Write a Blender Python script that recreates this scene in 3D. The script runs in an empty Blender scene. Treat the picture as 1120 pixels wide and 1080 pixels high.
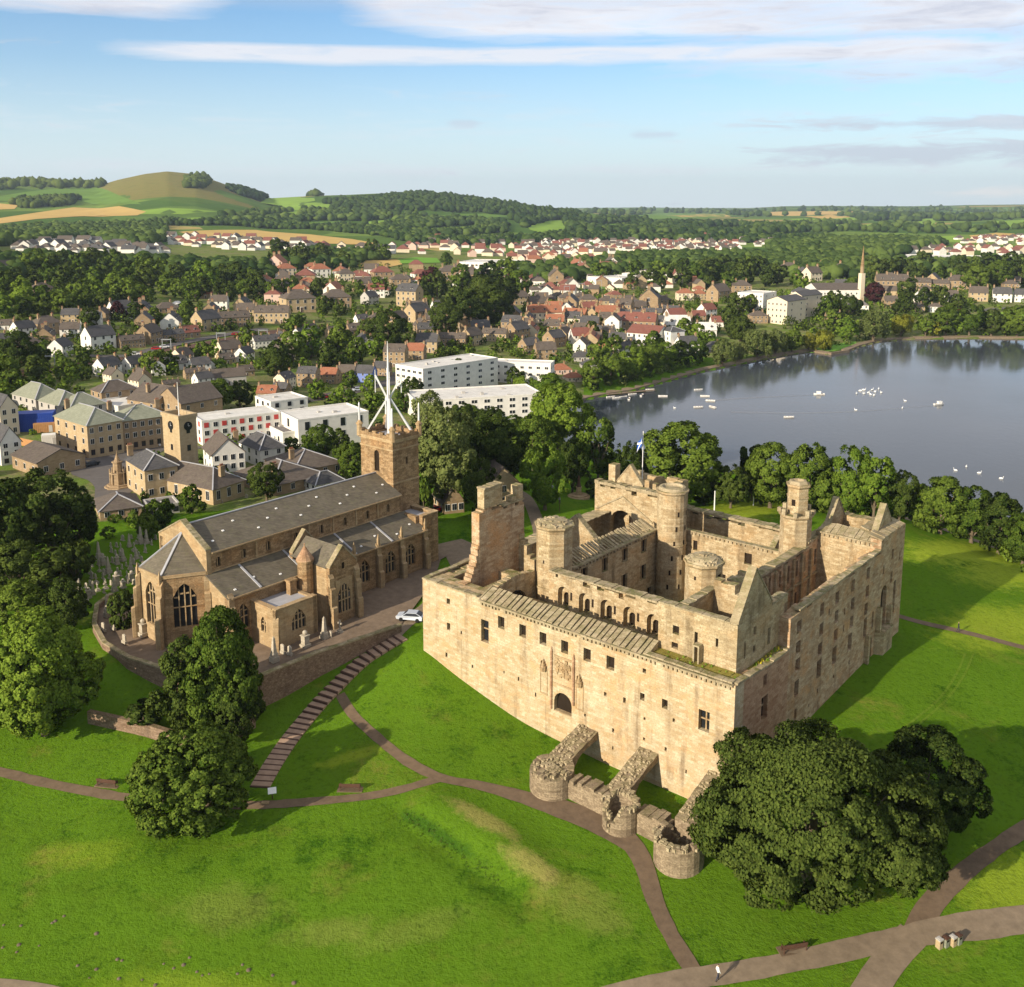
import bpy, math, random
import numpy as np
from mathutils import Vector, Matrix

R = math.radians
SC = bpy.context.scene
COL = SC.collection

# ------------------------------------------------------------------ camera, sky, sun, exposure
CAM_Z = 72.0
F_PX, VP, PITCH = 1082.0, 408.0, math.atan2(183.0, 1082.0)
cam_d = bpy.data.cameras.new('camera')
cam = bpy.data.objects.new('camera', cam_d)
COL.objects.link(cam)
cam.location = (0, 0, CAM_Z)
cam.rotation_euler = (math.pi / 2 - PITCH, 0, 0)
cam_d.sensor_width = 36.0
cam_d.lens = 36.0 * F_PX / 1120.0
cam_d.shift_y = -132.0 / 1120.0
cam_d.clip_start = 1.0
cam_d.clip_end = 60000.0
SC.camera = cam

SUN_AZ, SUN_EL = R(226), R(21.5)          # azimuth clockwise from +Y
SUN_DIR = Vector((math.sin(SUN_AZ) * math.cos(SUN_EL), math.cos(SUN_AZ) * math.cos(SUN_EL), math.sin(SUN_EL)))
sun_d = bpy.data.lights.new('sun', 'SUN')
sun_d.energy = 5.0
sun_d.angle = R(0.5)
sun_d.color = (1.0, 0.87, 0.68)
sun = bpy.data.objects.new('sun', sun_d)
COL.objects.link(sun)
sun.rotation_euler = SUN_DIR.to_track_quat('Z', 'Y').to_euler()

SC.view_settings.view_transform = 'Standard'
SC.view_settings.look = 'None'
SC.view_settings.exposure = 0.55
SC.view_settings.gamma = 1.0
SC.view_settings.use_curve_mapping = False
SC.cycles.use_denoising = True
SC.cycles.max_bounces = 6
SC.cycles.diffuse_bounces = 3
SC.cycles.transparent_max_bounces = 8
SC.cycles.volume_bounces = 0
SC.cycles.caustics_reflective = False
SC.cycles.caustics_refractive = False


class NT:
    """small wrapper for node trees"""
    def __init__(s, tree):
        s.t = tree
        s.n = tree.nodes
        s.l = tree.links

    def node(s, typ, ins=None, **props):
        n = s.n.new(typ)
        for k, v in props.items():
            setattr(n, k, v)
        for k, v in (ins or {}).items():
            if isinstance(v, bpy.types.NodeSocket):
                s.l.new(v, n.inputs[k])
            else:
                n.inputs[k].default_value = v
        return n

    def math(s, op, a, b=None, clamp=False):
        n = s.n.new('ShaderNodeMath')
        n.operation = op
        n.use_clamp = clamp
        for i, v in enumerate((a, b)):
            if v is None:
                continue
            if isinstance(v, bpy.types.NodeSocket):
                s.l.new(v, n.inputs[i])
            else:
                n.inputs[i].default_value = v
        return n.outputs[0]

    def mix(s, fac, a, b, blend='MIX'):
        n = s.n.new('ShaderNodeMix')
        n.data_type = 'RGBA'
        n.blend_type = blend
        n.clamp_factor = True
        for sock, v in ((n.inputs['Factor'], fac), (n.inputs['A'], a), (n.inputs['B'], b)):
            if sock.type == 'RGBA' and False:
                pass
        ia = [i for i in n.inputs if i.name == 'A' and i.type == 'RGBA'][0]
        ib = [i for i in n.inputs if i.name == 'B' and i.type == 'RGBA'][0]
        fi = [i for i in n.inputs if i.name == 'Factor' and i.type == 'VALUE'][0]
        for sock, v in ((fi, fac), (ia, a), (ib, b)):
            if isinstance(v, bpy.types.NodeSocket):
                s.l.new(v, sock)
            elif sock.type == 'RGBA':
                sock.default_value = (*v[:3], 1.0)
            else:
                sock.default_value = v
        return [o for o in n.outputs if o.type == 'RGBA'][0]

    def ramp(s, fac, stops, interp='LINEAR'):
        n = s.n.new('ShaderNodeValToRGB')
        n.color_ramp.interpolation = interp
        e = n.color_ramp.elements
        while len(e) < len(stops):
            e.new(0.5)
        for el, (p, c) in zip(e, stops):
            el.position = p
            el.color = (c, c, c, 1) if isinstance(c, (int, float)) else (*c[:3], 1)
        s.l.new(fac, n.inputs[0])
        return n.outputs[0]

    def noise(s, vec, scale, detail=3.0, rough=0.55, dist=0.0):
        return s.node('ShaderNodeTexNoise', {'Vector': vec, 'Scale': scale, 'Detail': detail, 'Roughness': rough, 'Distortion': dist}).outputs['Fac']

    def vscale(s, vec, sc, off=(0, 0, 0)):
        return s.node('ShaderNodeMapping', {'Vector': vec, 'Scale': sc, 'Location': off}).outputs[0]


world = bpy.data.worlds.new('World')
SC.world = world
world.use_nodes = True
W = NT(world.node_tree)
W.n.clear()
sky = W.node('ShaderNodeTexSky', sky_type='NISHITA', sun_disc=False)
sky.sun_elevation = SUN_EL
sky.sun_rotation = SUN_AZ
sky.altitude = 100
sky.air_density = 1.0
sky.dust_density = 0.6
sky.ozone_density = 1.5
gen = W.node('ShaderNodeTexCoord').outputs['Generated']
sep = W.node('ShaderNodeSeparateXYZ', {'Vector': gen})
X, Y, Z = sep.outputs
az = W.math('DIVIDE', X, W.math('MAXIMUM', W.math('ABSOLUTE', Y), 0.05))          # tangent of azimuth
el = W.math('DIVIDE', Z, W.math('MAXIMUM', W.math('SQRT', W.math('ADD', W.math('MULTIPLY', X, X), W.math('MULTIPLY', Y, Y))), 0.05))
# high sheet of stratus seen on a slant: the plane coordinates stretch towards the horizon
plane = W.node('ShaderNodeCombineXYZ', {'X': W.math('MULTIPLY', az, 2.6), 'Y': W.math('MULTIPLY', el, 34.0), 'Z': 3.7}).outputs[0]
warp = W.noise(plane, 1.1, 4.0, 0.6)
n_sheet = W.noise(W.node('ShaderNodeCombineXYZ', {'X': W.math('MULTIPLY', az, 2.4), 'Y': W.math('ADD', W.math('MULTIPLY', el, 30.0), W.math('MULTIPLY', warp, 1.2)), 'Z': 1.3}).outputs[0], 1.0, 7.0, 0.62)
n_fine = W.noise(W.node('ShaderNodeCombineXYZ', {'X': W.math('MULTIPLY', az, 9.0), 'Y': W.math('MULTIPLY', el, 70.0), 'Z': 0.2}).outputs[0], 1.3, 6.0, 0.65, 0.6)


def band(center, half, slope=0.0, curve=0.0):
    """1 inside a belt of elevation that leans with azimuth"""
    c = W.math('ADD', W.math('ADD', W.math('MULTIPLY', az, slope), center), W.math('MULTIPLY', W.math('MULTIPLY', az, az), curve))
    d = W.math('ABSOLUTE', W.math('SUBTRACT', el, c))
    return W.math('SUBTRACT', 1.0, W.math('DIVIDE', d, half), clamp=True)


def box01(v, a, b, soft):
    lo = W.math('DIVIDE', W.math('SUBTRACT', v, a), soft, clamp=True)
    hi = W.math('DIVIDE', W.math('SUBTRACT', b, v), soft, clamp=True)
    return W.math('MULTIPLY', lo, hi)


def cloud(mask, noise, lo, hi, k=1.5):
    v = W.math('ADD', mask, W.math('MULTIPLY', W.math('SUBTRACT', noise, 0.5), k))
    return W.math('DIVIDE', W.math('SUBTRACT', v, lo), hi - lo, clamp=True)


lefts = box01(az, -3.0, -0.24, 0.10)
rights = box01(az, -0.19, 3.0, 0.16)
big = cloud(W.math('ADD', W.math('MULTIPLY', band(0.190, 0.034, -0.004), W.math('MULTIPLY', lefts, 0.95)), W.math('MULTIPLY', band(0.190, 0.046, -0.008), W.math('MULTIPLY', rights, 1.5))), n_sheet, 0.20, 0.62)
streak = cloud(W.math('MULTIPLY', band(0.1440, 0.0135, 0.002, -0.016), W.math('MULTIPLY', box01(az, -0.42, 0.52, 0.14), 1.25)), n_sheet, 0.25, 0.75)
right = cloud(W.math('MULTIPLY', band(0.130, 0.036, 0.004), W.math('MULTIPLY', box01(az, 0.04, 3.0, 0.34), 0.95)), n_fine, 0.26, 0.85)
low = cloud(W.math('MULTIPLY', W.math('ADD', band(0.078, 0.011, -0.012), W.math('ADD', band(0.052, 0.010), band(0.040, 0.012, 0.004))), W.math('MULTIPLY', box01(az, 0.14, 3.0, 0.22), 1.15)), n_fine, 0.42, 1.0, 3.2)
wisp = cloud(W.math('ADD', W.math('MULTIPLY', band(0.034, 0.010), 0.7), W.math('MULTIPLY', band(0.075, 0.075), 0.55)), n_fine, 0.50, 1.25, 2.6)
cum = cloud(W.math('MULTIPLY', band(0.012, 0.014), box01(az, 0.30, 3.0, 0.15)), n_fine, 0.55, 0.95)
puff = W.math('MULTIPLY', W.math('ADD', W.math('MULTIPLY', band(0.080, 0.008), box01(az, -0.075, -0.02, 0.02)), W.math('MULTIPLY', band(0.068, 0.009), box01(az, 0.105, 0.175, 0.02))), 1.25)
puff = cloud(puff, n_fine, 0.40, 1.0)
over = W.math('MULTIPLY', W.ramp(el, [(0.18, 0.0), (0.225, 0.95)]), W.ramp(n_sheet, [(0.30, 0.6), (0.6, 1.0)]))
# whitening towards the horizon
horizon = W.ramp(el, [(0.0, 1.0), (0.04, 0.78), (0.09, 0.42), (0.13, 0.18), (0.18, 0.05), (0.25, 0.0)])
skyc = W.mix(1.0, sky.outputs[0], (0.60, 0.85, 1.08), 'MULTIPLY')
skyc = W.mix(W.math('MULTIPLY', horizon, 0.90), skyc, (5.7, 6.4, 6.7))
white, grey = (7.0, 6.9, 7.0), (4.6, 4.7, 5.3)
skyc = W.mix(over, skyc, (4.6, 4.55, 4.7))
shade_n = W.ramp(W.math('ADD', W.math('MULTIPLY', n_fine, 0.5), W.math('MULTIPLY', n_sheet, 0.5)), [(0.40, 1.0), (0.60, 0.0)])
ccol = W.mix(shade_n, grey, white)
big = W.math('MULTIPLY', big, W.ramp(n_fine, [(0.30, 0.55), (0.55, 1.0)]))
skyc = W.mix(W.math('MULTIPLY', big, 0.94), skyc, ccol)
streak = W.math('MULTIPLY', streak, W.ramp(n_fine, [(0.28, 0.45), (0.5, 1.0)]))
skyc = W.mix(W.math('MULTIPLY', streak, 0.85), skyc, W.mix(0.6, grey, white))
skyc = W.mix(W.math('MULTIPLY', right, 0.75), skyc, ccol)
skyc = W.mix(W.math('MULTIPLY', low, 0.75), skyc, (4.0, 4.3, 5.0))
skyc = W.mix(W.math('MULTIPLY', wisp, 0.5), skyc, (5.6, 5.9, 6.3))
skyc = W.mix(W.math('MULTIPLY', puff, 0.5), skyc, (4.0, 4.4, 5.2))
skyc = W.mix(W.math('MULTIPLY', cum, 0.8), skyc, (7.2, 6.9, 6.5))
bg = W.node('ShaderNodeBackground', {'Color': skyc, 'Strength': 0.106})
wo = W.node('ShaderNodeOutputWorld')
W.l.new(bg.outputs[0], wo.inputs['Surface'])


# ------------------------------------------------------------------ camera rays, frames
CO, SI = math.cos(PITCH), math.sin(PITCH)


def ray(u, v):
    return np.array([u - 560.0, F_PX * CO + (VP - v) * SI, -F_PX * SI + (VP - v) * CO])


def at(u, v, z):
    d = ray(u, v)
    return d * ((z - CAM_Z) / d[2]) + np.array([0, 0, CAM_Z])


def mpp(p):
    """metres per photograph pixel at a point"""
    q = np.asarray(p, float) - np.array([0, 0, CAM_Z])
    return (q[1] * CO - q[2] * SI) / F_PX


ORG = np.array([25.569, 105.626])
EW = np.array([0.642242, 0.766502])      # b, palace west
ES = np.array([-0.766502, 0.642242])     # a, palace south
PAL_ROT = math.atan2(EW[1], EW[0])


def pal(a, b):
    return ORG + ES * a + EW * b


# ------------------------------------------------------------------ objects
def link(o, parent=None):
    COL.objects.link(o)
    if parent is not None:
        o.parent = parent
    return o


def tag(o, label=None, cat=None, group=None, kind=None):
    if label: o['label'] = label
    if cat: o['category'] = cat
    if group: o['group'] = group
    if kind: o['kind'] = kind
    return o


def empty(name, loc, rz=0.0, label=None, cat=None, group=None):
    o = bpy.data.objects.new(name, None)
    o.empty_display_size = 0.5
    o.location = loc
    o.rotation_euler = (0, 0, rz)
    return tag(link(o), label, cat, group)


def set_mats(o, mats):
    """object-level materials on shared mesh data"""
    for sl, m in zip(o.material_slots, mats):
        sl.link = 'OBJECT'
        sl.material = m


class MB:
    """collects polygons, builds one mesh object"""
    def __init__(s):
        s.v, s.f, s.m = [], [], []
        s.mi = 0

    def add(s, pts, faces):
        n = len(s.v)
        s.v.extend([tuple(map(float, p)) for p in pts])
        for f in faces:
            s.f.append([i + n for i in f])
            s.m.append(s.mi)

    def quad(s, *p):
        s.add(p, [list(range(len(p)))])

    def hexa(s, b4, t4):
        """solid from 4 bottom points (ccw from above) and 4 top points"""
        s.add(list(b4) + list(t4), [(3, 2, 1, 0), (4, 5, 6, 7), (0, 1, 5, 4), (1, 2, 6, 5), (2, 3, 7, 6), (3, 0, 4, 7)])

    def box(s, x0, x1, y0, y1, z0, z1):
        if x0 > x1: x0, x1 = x1, x0
        if y0 > y1: y0, y1 = y1, y0
        s.hexa([(x0, y0, z0), (x1, y0, z0), (x1, y1, z0), (x0, y1, z0)], [(x0, y0, z1), (x1, y0, z1), (x1, y1, z1), (x0, y1, z1)])

    def bar(s, p, q, w, h=None, up=(0, 0, 1)):
        p, q = Vector(p), Vector(q)
        h = h or w
        d = (q - p).normalized()
        upv = Vector(up)
        if abs(d.dot(upv)) > 0.98: upv = Vector((1, 0, 0))
        sx = d.cross(upv).normalized() * w * 0.5
        sz = sx.cross(d).normalized() * h * 0.5
        c = [-sx - sz, sx - sz, sx + sz, -sx + sz]
        s.add([p + k for k in c] + [q + k for k in c], [(3, 2, 1, 0), (4, 5, 6, 7), (0, 1, 5, 4), (1, 2, 6, 5), (2, 3, 7, 6), (3, 0, 4, 7)])

    def cyl(s, x, y, z0, z1, r0, r1=None, n=12, rot=0.0, cap=True, sy=1.0):
        r1 = r0 if r1 is None else r1
        pts = []
        for z, r in ((z0, r0), (z1, r1)):
            for i in range(n):
                t = rot + 2 * math.pi * i / n
                pts.append((x + r * math.cos(t), y + r * sy * math.sin(t), z))
        fs = [(i, (i + 1) % n, n + (i + 1) % n, n + i) for i in range(n)]
        if cap: fs += [tuple(range(n - 1, -1, -1)), tuple(range(n, 2 * n))]
        s.add(pts, fs)

    def lathe(s, x, y, prof, n=12, rot=0.0):
        pts = []
        for z, r in prof:
            for i in range(n):
                t = rot + 2 * math.pi * i / n
                pts.append((x + r * math.cos(t), y + r * math.sin(t), z))
        fs = []
        for k in range(len(prof) - 1):
            fs += [(k * n + i, k * n + (i + 1) % n, (k + 1) * n + (i + 1) % n, (k + 1) * n + i) for i in range(n)]
        fs += [tuple(range(n - 1, -1, -1)), tuple(range((len(prof) - 1) * n, len(prof) * n))]
        s.add(pts, fs)

    def tube(s, pts, rads, n=8):
        pts = [Vector(p) for p in pts]
        rings = []
        for i, p in enumerate(pts):
            d = (pts[min(i + 1, len(pts) - 1)] - pts[max(i - 1, 0)]).normalized()
            a = d.orthogonal().normalized() if abs(d.z) < 0.9 else d.cross(Vector((0, 1, 0))).normalized()
            b = d.cross(a)
            rings += [p + (a * math.cos(2 * math.pi * k / n) + b * math.sin(2 * math.pi * k / n)) * rads[i] for k in range(n)]
        fs = []
        for i in range(len(pts) - 1):
            fs += [(i * n + k, i * n + (k + 1) % n, (i + 1) * n + (k + 1) % n, (i + 1) * n + k) for k in range(n)]
        fs += [tuple(range(n - 1, -1, -1)), tuple(range((len(pts) - 1) * n, len(pts) * n))]
        s.add(rings, fs)

    def prism(s, poly, z0, z1):
        """vertical prism over a plan polygon; z0/z1 numbers or lists"""
        n = len(poly)
        a = [z0] * n if not hasattr(z0, '__len__') else z0
        b = [z1] * n if not hasattr(z1, '__len__') else z1
        pts = [(p[0], p[1], z) for p, z in zip(poly, a)] + [(p[0], p[1], z) for p, z in zip(poly, b)]
        s.add(pts, [tuple(range(n - 1, -1, -1)), tuple(range(n, 2 * n))] + [(i, (i + 1) % n, n + (i + 1) % n, n + i) for i in range(n)])

    def mesh(s, name, mats):
        me = bpy.data.meshes.new(name)
        me.from_pydata(s.v, [], s.f)
        for m in (mats if isinstance(mats, (list, tuple)) else [mats]):
            me.materials.append(m)
        if any(s.m): me.polygons.foreach_set('material_index', s.m)
        me.update()
        return me

    def build(s, name, mats, parent=None, smooth=False):
        me = s.mesh(name, mats)
        if smooth: me.polygons.foreach_set('use_smooth', [True] * len(me.polygons))
        return link(bpy.data.objects.new(name, me), parent)


def mesh_np(name, v, f, mats, smooth=False, mi=None):
    """fast mesh from numpy arrays (all faces with the same corner count)"""
    v = np.ascontiguousarray(v, np.float32)
    f = np.ascontiguousarray(f, np.int32)
    k = f.shape[1]
    me = bpy.data.meshes.new(name)
    me.vertices.add(len(v))
    me.vertices.foreach_set('co', v.ravel())
    me.loops.add(f.size)
    me.loops.foreach_set('vertex_index', f.ravel())
    me.polygons.add(len(f))
    me.polygons.foreach_set('loop_start', np.arange(0, f.size, k, dtype=np.int32))
    me.polygons.foreach_set('loop_total', np.full(len(f), k, np.int32))
    if smooth: me.polygons.foreach_set('use_smooth', np.ones(len(f), bool))
    for m in (mats if isinstance(mats, (list, tuple)) else [mats]):
        me.materials.append(m)
    if mi is not None: me.polygons.foreach_set('material_index', np.ascontiguousarray(mi, np.int32))
    me.update(calc_edges=True)
    return me


ORD = 'first second third fourth fifth sixth seventh eighth ninth tenth eleventh twelfth thirteenth fourteenth fifteenth sixteenth seventeenth eighteenth nineteenth twentieth'.split()
# ------------------------------------------------------------------ materials
def mat(name):
    m = bpy.data.materials.new(name)
    m.use_nodes = True
    t = NT(m.node_tree)
    t.n.clear()
    p = t.node('ShaderNodeBsdfPrincipled', {'Roughness': 0.85, 'Specular IOR Level': 0.2})
    o = t.node('ShaderNodeOutputMaterial')
    t.l.new(p.outputs[0], o.inputs[0])
    return m, t, p


def plain(name, col, rough=0.7, spec=0.3, metal=0.0, var=0.15, scale=1.5):
    m, t, p = mat(name)
    pos = t.node('ShaderNodeNewGeometry').outputs['Position']
    n = t.ramp(t.math('ADD', t.math('MULTIPLY', t.noise(pos, scale, 4, 0.7), 0.65), t.math('MULTIPLY', t.noise(pos, scale * 0.13, 3), 0.35)), [(0.3, 0.0), (0.7, 1.0)])
    t.l.new(t.mix(n, [c * (1 - var) for c in col], [min(c * (1 + var), 0.95) for c in col]), p.inputs['Base Color'])
    p.inputs['Roughness'].default_value = rough
    p.inputs['Specular IOR Level'].default_value = spec
    p.inputs['Metallic'].default_value = metal
    return m


def stone(name, c1, c2, stain=(0.16, 0.12, 0.08), stain_amt=0.5, moss=0.0, bw=0.9, bh=0.38, contrast=1.0, orange=0.0):
    """coursed masonry: the course runs along x + y of the object, so it fits both walls of a corner"""
    m, t, p = mat(name)
    oc = t.node('ShaderNodeTexCoord').outputs['Object']
    s = t.node('ShaderNodeSeparateXYZ', {'Vector': oc})
    hor = t.math('ADD', s.outputs[0], s.outputs[1])
    vec = t.node('ShaderNodeCombineXYZ', {'X': hor, 'Y': s.outputs[2], 'Z': 0.0}).outputs[0]
    b = t.node('ShaderNodeTexBrick', {'Vector': vec, 'Color1': (0, 0, 0, 1), 'Color2': (1, 1, 1, 1), 'Mortar': (0.35, 0.35, 0.35, 1), 'Scale': 1.0, 'Mortar Size': 0.018, 'Mortar Smooth': 0.3, 'Bias': 0.0, 'Brick Width': bw, 'Row Height': bh})
    big = t.noise(oc, 0.16, 4, 0.6)
    mid = t.noise(t.vscale(oc, (1, 1, 2.0)), 0.9, 4, 0.65)
    fine = t.noise(t.vscale(oc, (1, 1, 1.6)), 4.0, 3, 0.7)
    fac = t.math('ADD', t.math('MULTIPLY', b.outputs['Color'], 0.30 * contrast), t.math('ADD', t.math('MULTIPLY', big, 0.7), t.math('MULTIPLY', mid, 0.45)))
    fac = t.math('SUBTRACT', fac, 0.30)
    col = t.mix(t.ramp(fac, [(0.15, 0.0), (0.75, 1.0)]), c1, c2)
    if orange:
        gy = t.ramp(t.noise(t.vscale(oc, (1, 1, 1.2), (7, 3, 1)), 0.22, 5, 0.7), [(0.52, 0.0), (0.66, 0.5)])
        col = t.mix(gy, col, (c1[0] * 0.92, c1[1] * 1.02, c1[2] * 1.25))
        og = t.ramp(t.noise(t.vscale(oc, (1, 1, 1.4)), 0.28, 5, 0.7, 0.3), [(0.50, 0.0), (0.64, 1.0)])
        col = t.mix(t.math('MULTIPLY', og, orange), col, (c2[0] * 0.95, c2[1] * 0.70, c2[2] * 0.50))
    streak = t.noise(t.vscale(oc, (0.75, 0.75, 0.07)), 1.0, 4, 0.6)
    patch = t.noise(oc, 0.35, 5, 0.7)
    st = t.math('MULTIPLY', t.ramp(streak, [(0.50, 0.0), (0.66, 1.0)]), t.ramp(patch, [(0.42, 0.15), (0.62, 1.0)]))
    col = t.mix(t.math('MULTIPLY', st, stain_amt), col, stain)
    spots = t.ramp(t.noise(oc, 2.6, 4, 0.75), [(0.58, 0.0), (0.70, 1.0)])
    col = t.mix(t.math('MULTIPLY', spots, stain_amt * 0.55), col, [c * 1.3 for c in stain])
    col = t.mix(t.ramp(fine, [(0.3, 0.38 * contrast), (0.72, 0.0)]), col, [c * 0.45 for c in c1])
    if moss:
        nrm = t.node('ShaderNodeSeparateXYZ', {'Vector': t.node('ShaderNodeNewGeometry').outputs['Normal']}).outputs[2]
        mf = t.math('MULTIPLY', t.ramp(nrm, [(0.4, 0.0), (0.8, 1.0)]), t.ramp(t.noise(oc, 0.8, 5, 0.7), [(0.42, 0.0), (0.6, moss)]))
        col = t.mix(mf, col, (0.13, 0.13, 0.04))
    t.l.new(col, p.inputs['Base Color'])
    h = t.math('ADD', t.math('MULTIPLY', b.outputs['Fac'], -0.6), t.math('ADD', t.math('MULTIPLY', fine, 1.0), t.math('MULTIPLY', b.outputs['Color'], 0.5)))
    bp = t.node('ShaderNodeBump', {'Height': h, 'Strength': 0.55, 'Distance': 0.08})
    t.l.new(bp.outputs[0], p.inputs['Normal'])
    p.inputs['Roughness'].default_value = 0.95
    p.inputs['Specular IOR Level'].default_value = 0.1
    return m


def slate(name, c1, c2, rough=0.8, row=0.3, lichen=0.3):
    m, t, p = mat(name)
    oc = t.node('ShaderNodeTexCoord').outputs['Object']
    s = t.node('ShaderNodeSeparateXYZ', {'Vector': oc})
    vec = t.node('ShaderNodeCombineXYZ', {'X': t.math('ADD', s.outputs[0], s.outputs[1]), 'Y': s.outputs[2], 'Z': 0.0}).outputs[0]
    b = t.node('ShaderNodeTexBrick', {'Vector': vec, 'Color1': (0, 0, 0, 1), 'Color2': (1, 1, 1, 1), 'Mortar': (0.2, 0.2, 0.2, 1), 'Scale': 1.0, 'Mortar Size': 0.015, 'Brick Width': 0.5, 'Row Height': row * 0.6})
    pos = t.node('ShaderNodeNewGeometry').outputs['Position']
    n = t.noise(pos, 0.5, 5, 0.7)
    n2 = t.noise(t.vscale(pos, (1, 1, 0.4)), 2.2, 4, 0.7)
    f = t.math('ADD', t.math('MULTIPLY', b.outputs['Color'], 0.25), t.math('ADD', t.math('MULTIPLY', n, 0.6), t.math('MULTIPLY', n2, 0.3)))
    col = t.mix(t.ramp(f, [(0.3, 0.0), (0.8, 1.0)]), c1, c2)
    col = t.mix(t.math('MULTIPLY', t.ramp(t.noise(pos, 1.1, 5, 0.75), [(0.52, 0.0), (0.68, 1.0)]), lichen), col, (0.16, 0.155, 0.08))
    t.l.new(col, p.inputs['Base Color'])
    bp = t.node('ShaderNodeBump', {'Height': f, 'Strength': 0.4, 'Distance': 0.05})
    t.l.new(bp.outputs[0], p.inputs['Normal'])
    p.inputs['Roughness'].default_value = rough
    return m


def leaf(name, c1, c2, trans=0.25):
    m, t, p = mat(name)
    t.n.clear()
    g = t.node('ShaderNodeNewGeometry')
    rnd = g.outputs['Random Per Island']
    orn = t.node('ShaderNodeObjectInfo').outputs['Random']
    n = t.noise(g.outputs['Position'], 0.35, 3, 0.6)
    f = t.math('ADD', t.math('MULTIPLY', rnd, 0.55), t.math('ADD', t.math('MULTIPLY', n, 0.5), t.math('MULTIPLY', t.math('SUBTRACT', orn, 0.5), 0.35)))
    col = t.mix(t.ramp(f, [(0.2, 0.0), (0.85, 1.0)]), c1, c2)
    d = t.node('ShaderNodeBsdfDiffuse', {'Color': col})
    tr = t.node('ShaderNodeBsdfTranslucent', {'Color': t.mix(1.0, col, (1.25, 1.2, 0.6), 'MULTIPLY')})
    mx = t.node('ShaderNodeMixShader', {0: trans, 1: d.outputs[0], 2: tr.outputs[0]})
    o = t.node('ShaderNodeOutputMaterial')
    t.l.new(mx.outputs[0], o.inputs[0])
    return m


def grass_mat(name, c1, c2, dry=(0.30, 0.24, 0.07), dry_amt=0.5, lo=0.58, stripes=0.0, spots=()):
    m, t, p = mat(name)
    pos = t.node('ShaderNodeNewGeometry').outputs['Position']
    big = t.noise(pos, 0.045, 4, 0.6)
    mid = t.noise(pos, 0.32, 5, 0.7)
    fine = t.noise(pos, 2.6, 4, 0.75)
    f = t.math('ADD', t.math('MULTIPLY', big, 0.95), t.math('ADD', t.math('MULTIPLY', mid, 0.70), t.math('MULTIPLY', fine, 0.45)))
    col = t.mix(t.ramp(f, [(0.80, 0.0), (1.28, 1.0)]), c1, c2)
    ol = t.ramp(t.noise(pos, 0.17, 5, 0.7, 0.5), [(0.50, 0.0), (0.66, 0.32)])
    col = t.mix(ol, col, [(a + b) * 0.5 * k for a, b, k in zip(c1, c2, (1.45, 1.0, 1.3))])
    d1 = t.ramp(t.noise(pos, 0.085, 5, 0.65, 0.4), [(lo, 0.0), (lo + 0.13, 1.0)])
    d2 = t.ramp(t.noise(pos, 0.9, 4, 0.7), [(0.40, 0.2), (0.64, 1.0)])
    col = t.mix(t.math('MULTIPLY', t.math('MULTIPLY', d1, d2), dry_amt), col, dry)
    if stripes:
        w = t.node('ShaderNodeTexWave', {'Vector': t.vscale(pos, (1, 1, 1)), 'Scale': 0.035, 'Distortion': 2.5, 'Detail': 2.0, 'Detail Scale': 0.6}).outputs['Fac']
        col = t.mix(t.math('MULTIPLY', w, stripes), col, [c * 1.35 for c in c2])
    for cx, cy, rx, ry, ang, c, amt in spots:      # worn or bleached turf, and pale spots painted brighter to offset low sun
        mp = t.node('ShaderNodeMapping', {'Vector': pos, 'Location': (cx, cy, 0), 'Rotation': (0, 0, ang), 'Scale': (rx, ry, 1e6)}, vector_type='TEXTURE').outputs[0]
        d = t.node('ShaderNodeVectorMath', {0: mp}, operation='LENGTH').outputs['Value']
        dd = t.math('ADD', d, t.math('MULTIPLY', t.math('SUBTRACT', t.noise(pos, 0.45, 5, 0.75), 0.5), 1.6))
        col = t.mix(t.math('MULTIPLY', t.ramp(dd, [(0.45, 1.0), (1.0, 0.0)]), amt), col, c)
    tuft = t.ramp(t.noise(pos, 1.3, 5, 0.8), [(0.30, 0.45), (0.50, 0.0)])
    col = t.mix(tuft, col, [c * 0.35 for c in c1])
    t.l.new(col, p.inputs['Base Color'])
    bp = t.node('ShaderNodeBump', {'Height': t.math('ADD', fine, t.math('MULTIPLY', mid, 1.5)), 'Strength': 0.7, 'Distance': 0.25})
    t.l.new(bp.outputs[0], p.inputs['Normal'])
    p.inputs['Roughness'].default_value = 1.0
    p.inputs['Specular IOR Level'].default_value = 0.0
    return m


M = {}
M['east_stone'] = stone('pale_sandstone', (0.45, 0.318, 0.168), (0.68, 0.578, 0.405), stain=(0.20, 0.145, 0.09), stain_amt=0.85, moss=0.5, contrast=1.45, orange=0.7)
M['north_stone'] = stone('weathered_sandstone', (0.35, 0.205, 0.105), (0.70, 0.54, 0.36), stain=(0.16, 0.10, 0.065), stain_amt=0.65, moss=0.6, contrast=1.7, orange=0.8)
M['red_stone'] = stone('red_sandstone', (0.34, 0.18, 0.10), (0.62, 0.41, 0.26), stain=(0.15, 0.10, 0.07), stain_amt=0.5, moss=0.5, contrast=1.5)
M['inner_stone'] = stone('inner_sandstone', (0.35, 0.25, 0.13), (0.64, 0.525, 0.34), stain=(0.15, 0.11, 0.065), stain_amt=0.85, moss=0.9, contrast=1.8, orange=0.4)
M['rubble'] = stone('rubble_stone', (0.19, 0.14, 0.09), (0.42, 0.33, 0.22), stain=(0.13, 0.10, 0.07), stain_amt=0.6, moss=0.4, bw=0.6, bh=0.3, contrast=2.0)
M['coping'] = stone('coping_stone', (0.30, 0.235, 0.14), (0.50, 0.42, 0.28), stain=(0.16, 0.13, 0.08), stain_amt=0.7, moss=0.8, contrast=1.2)
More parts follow.
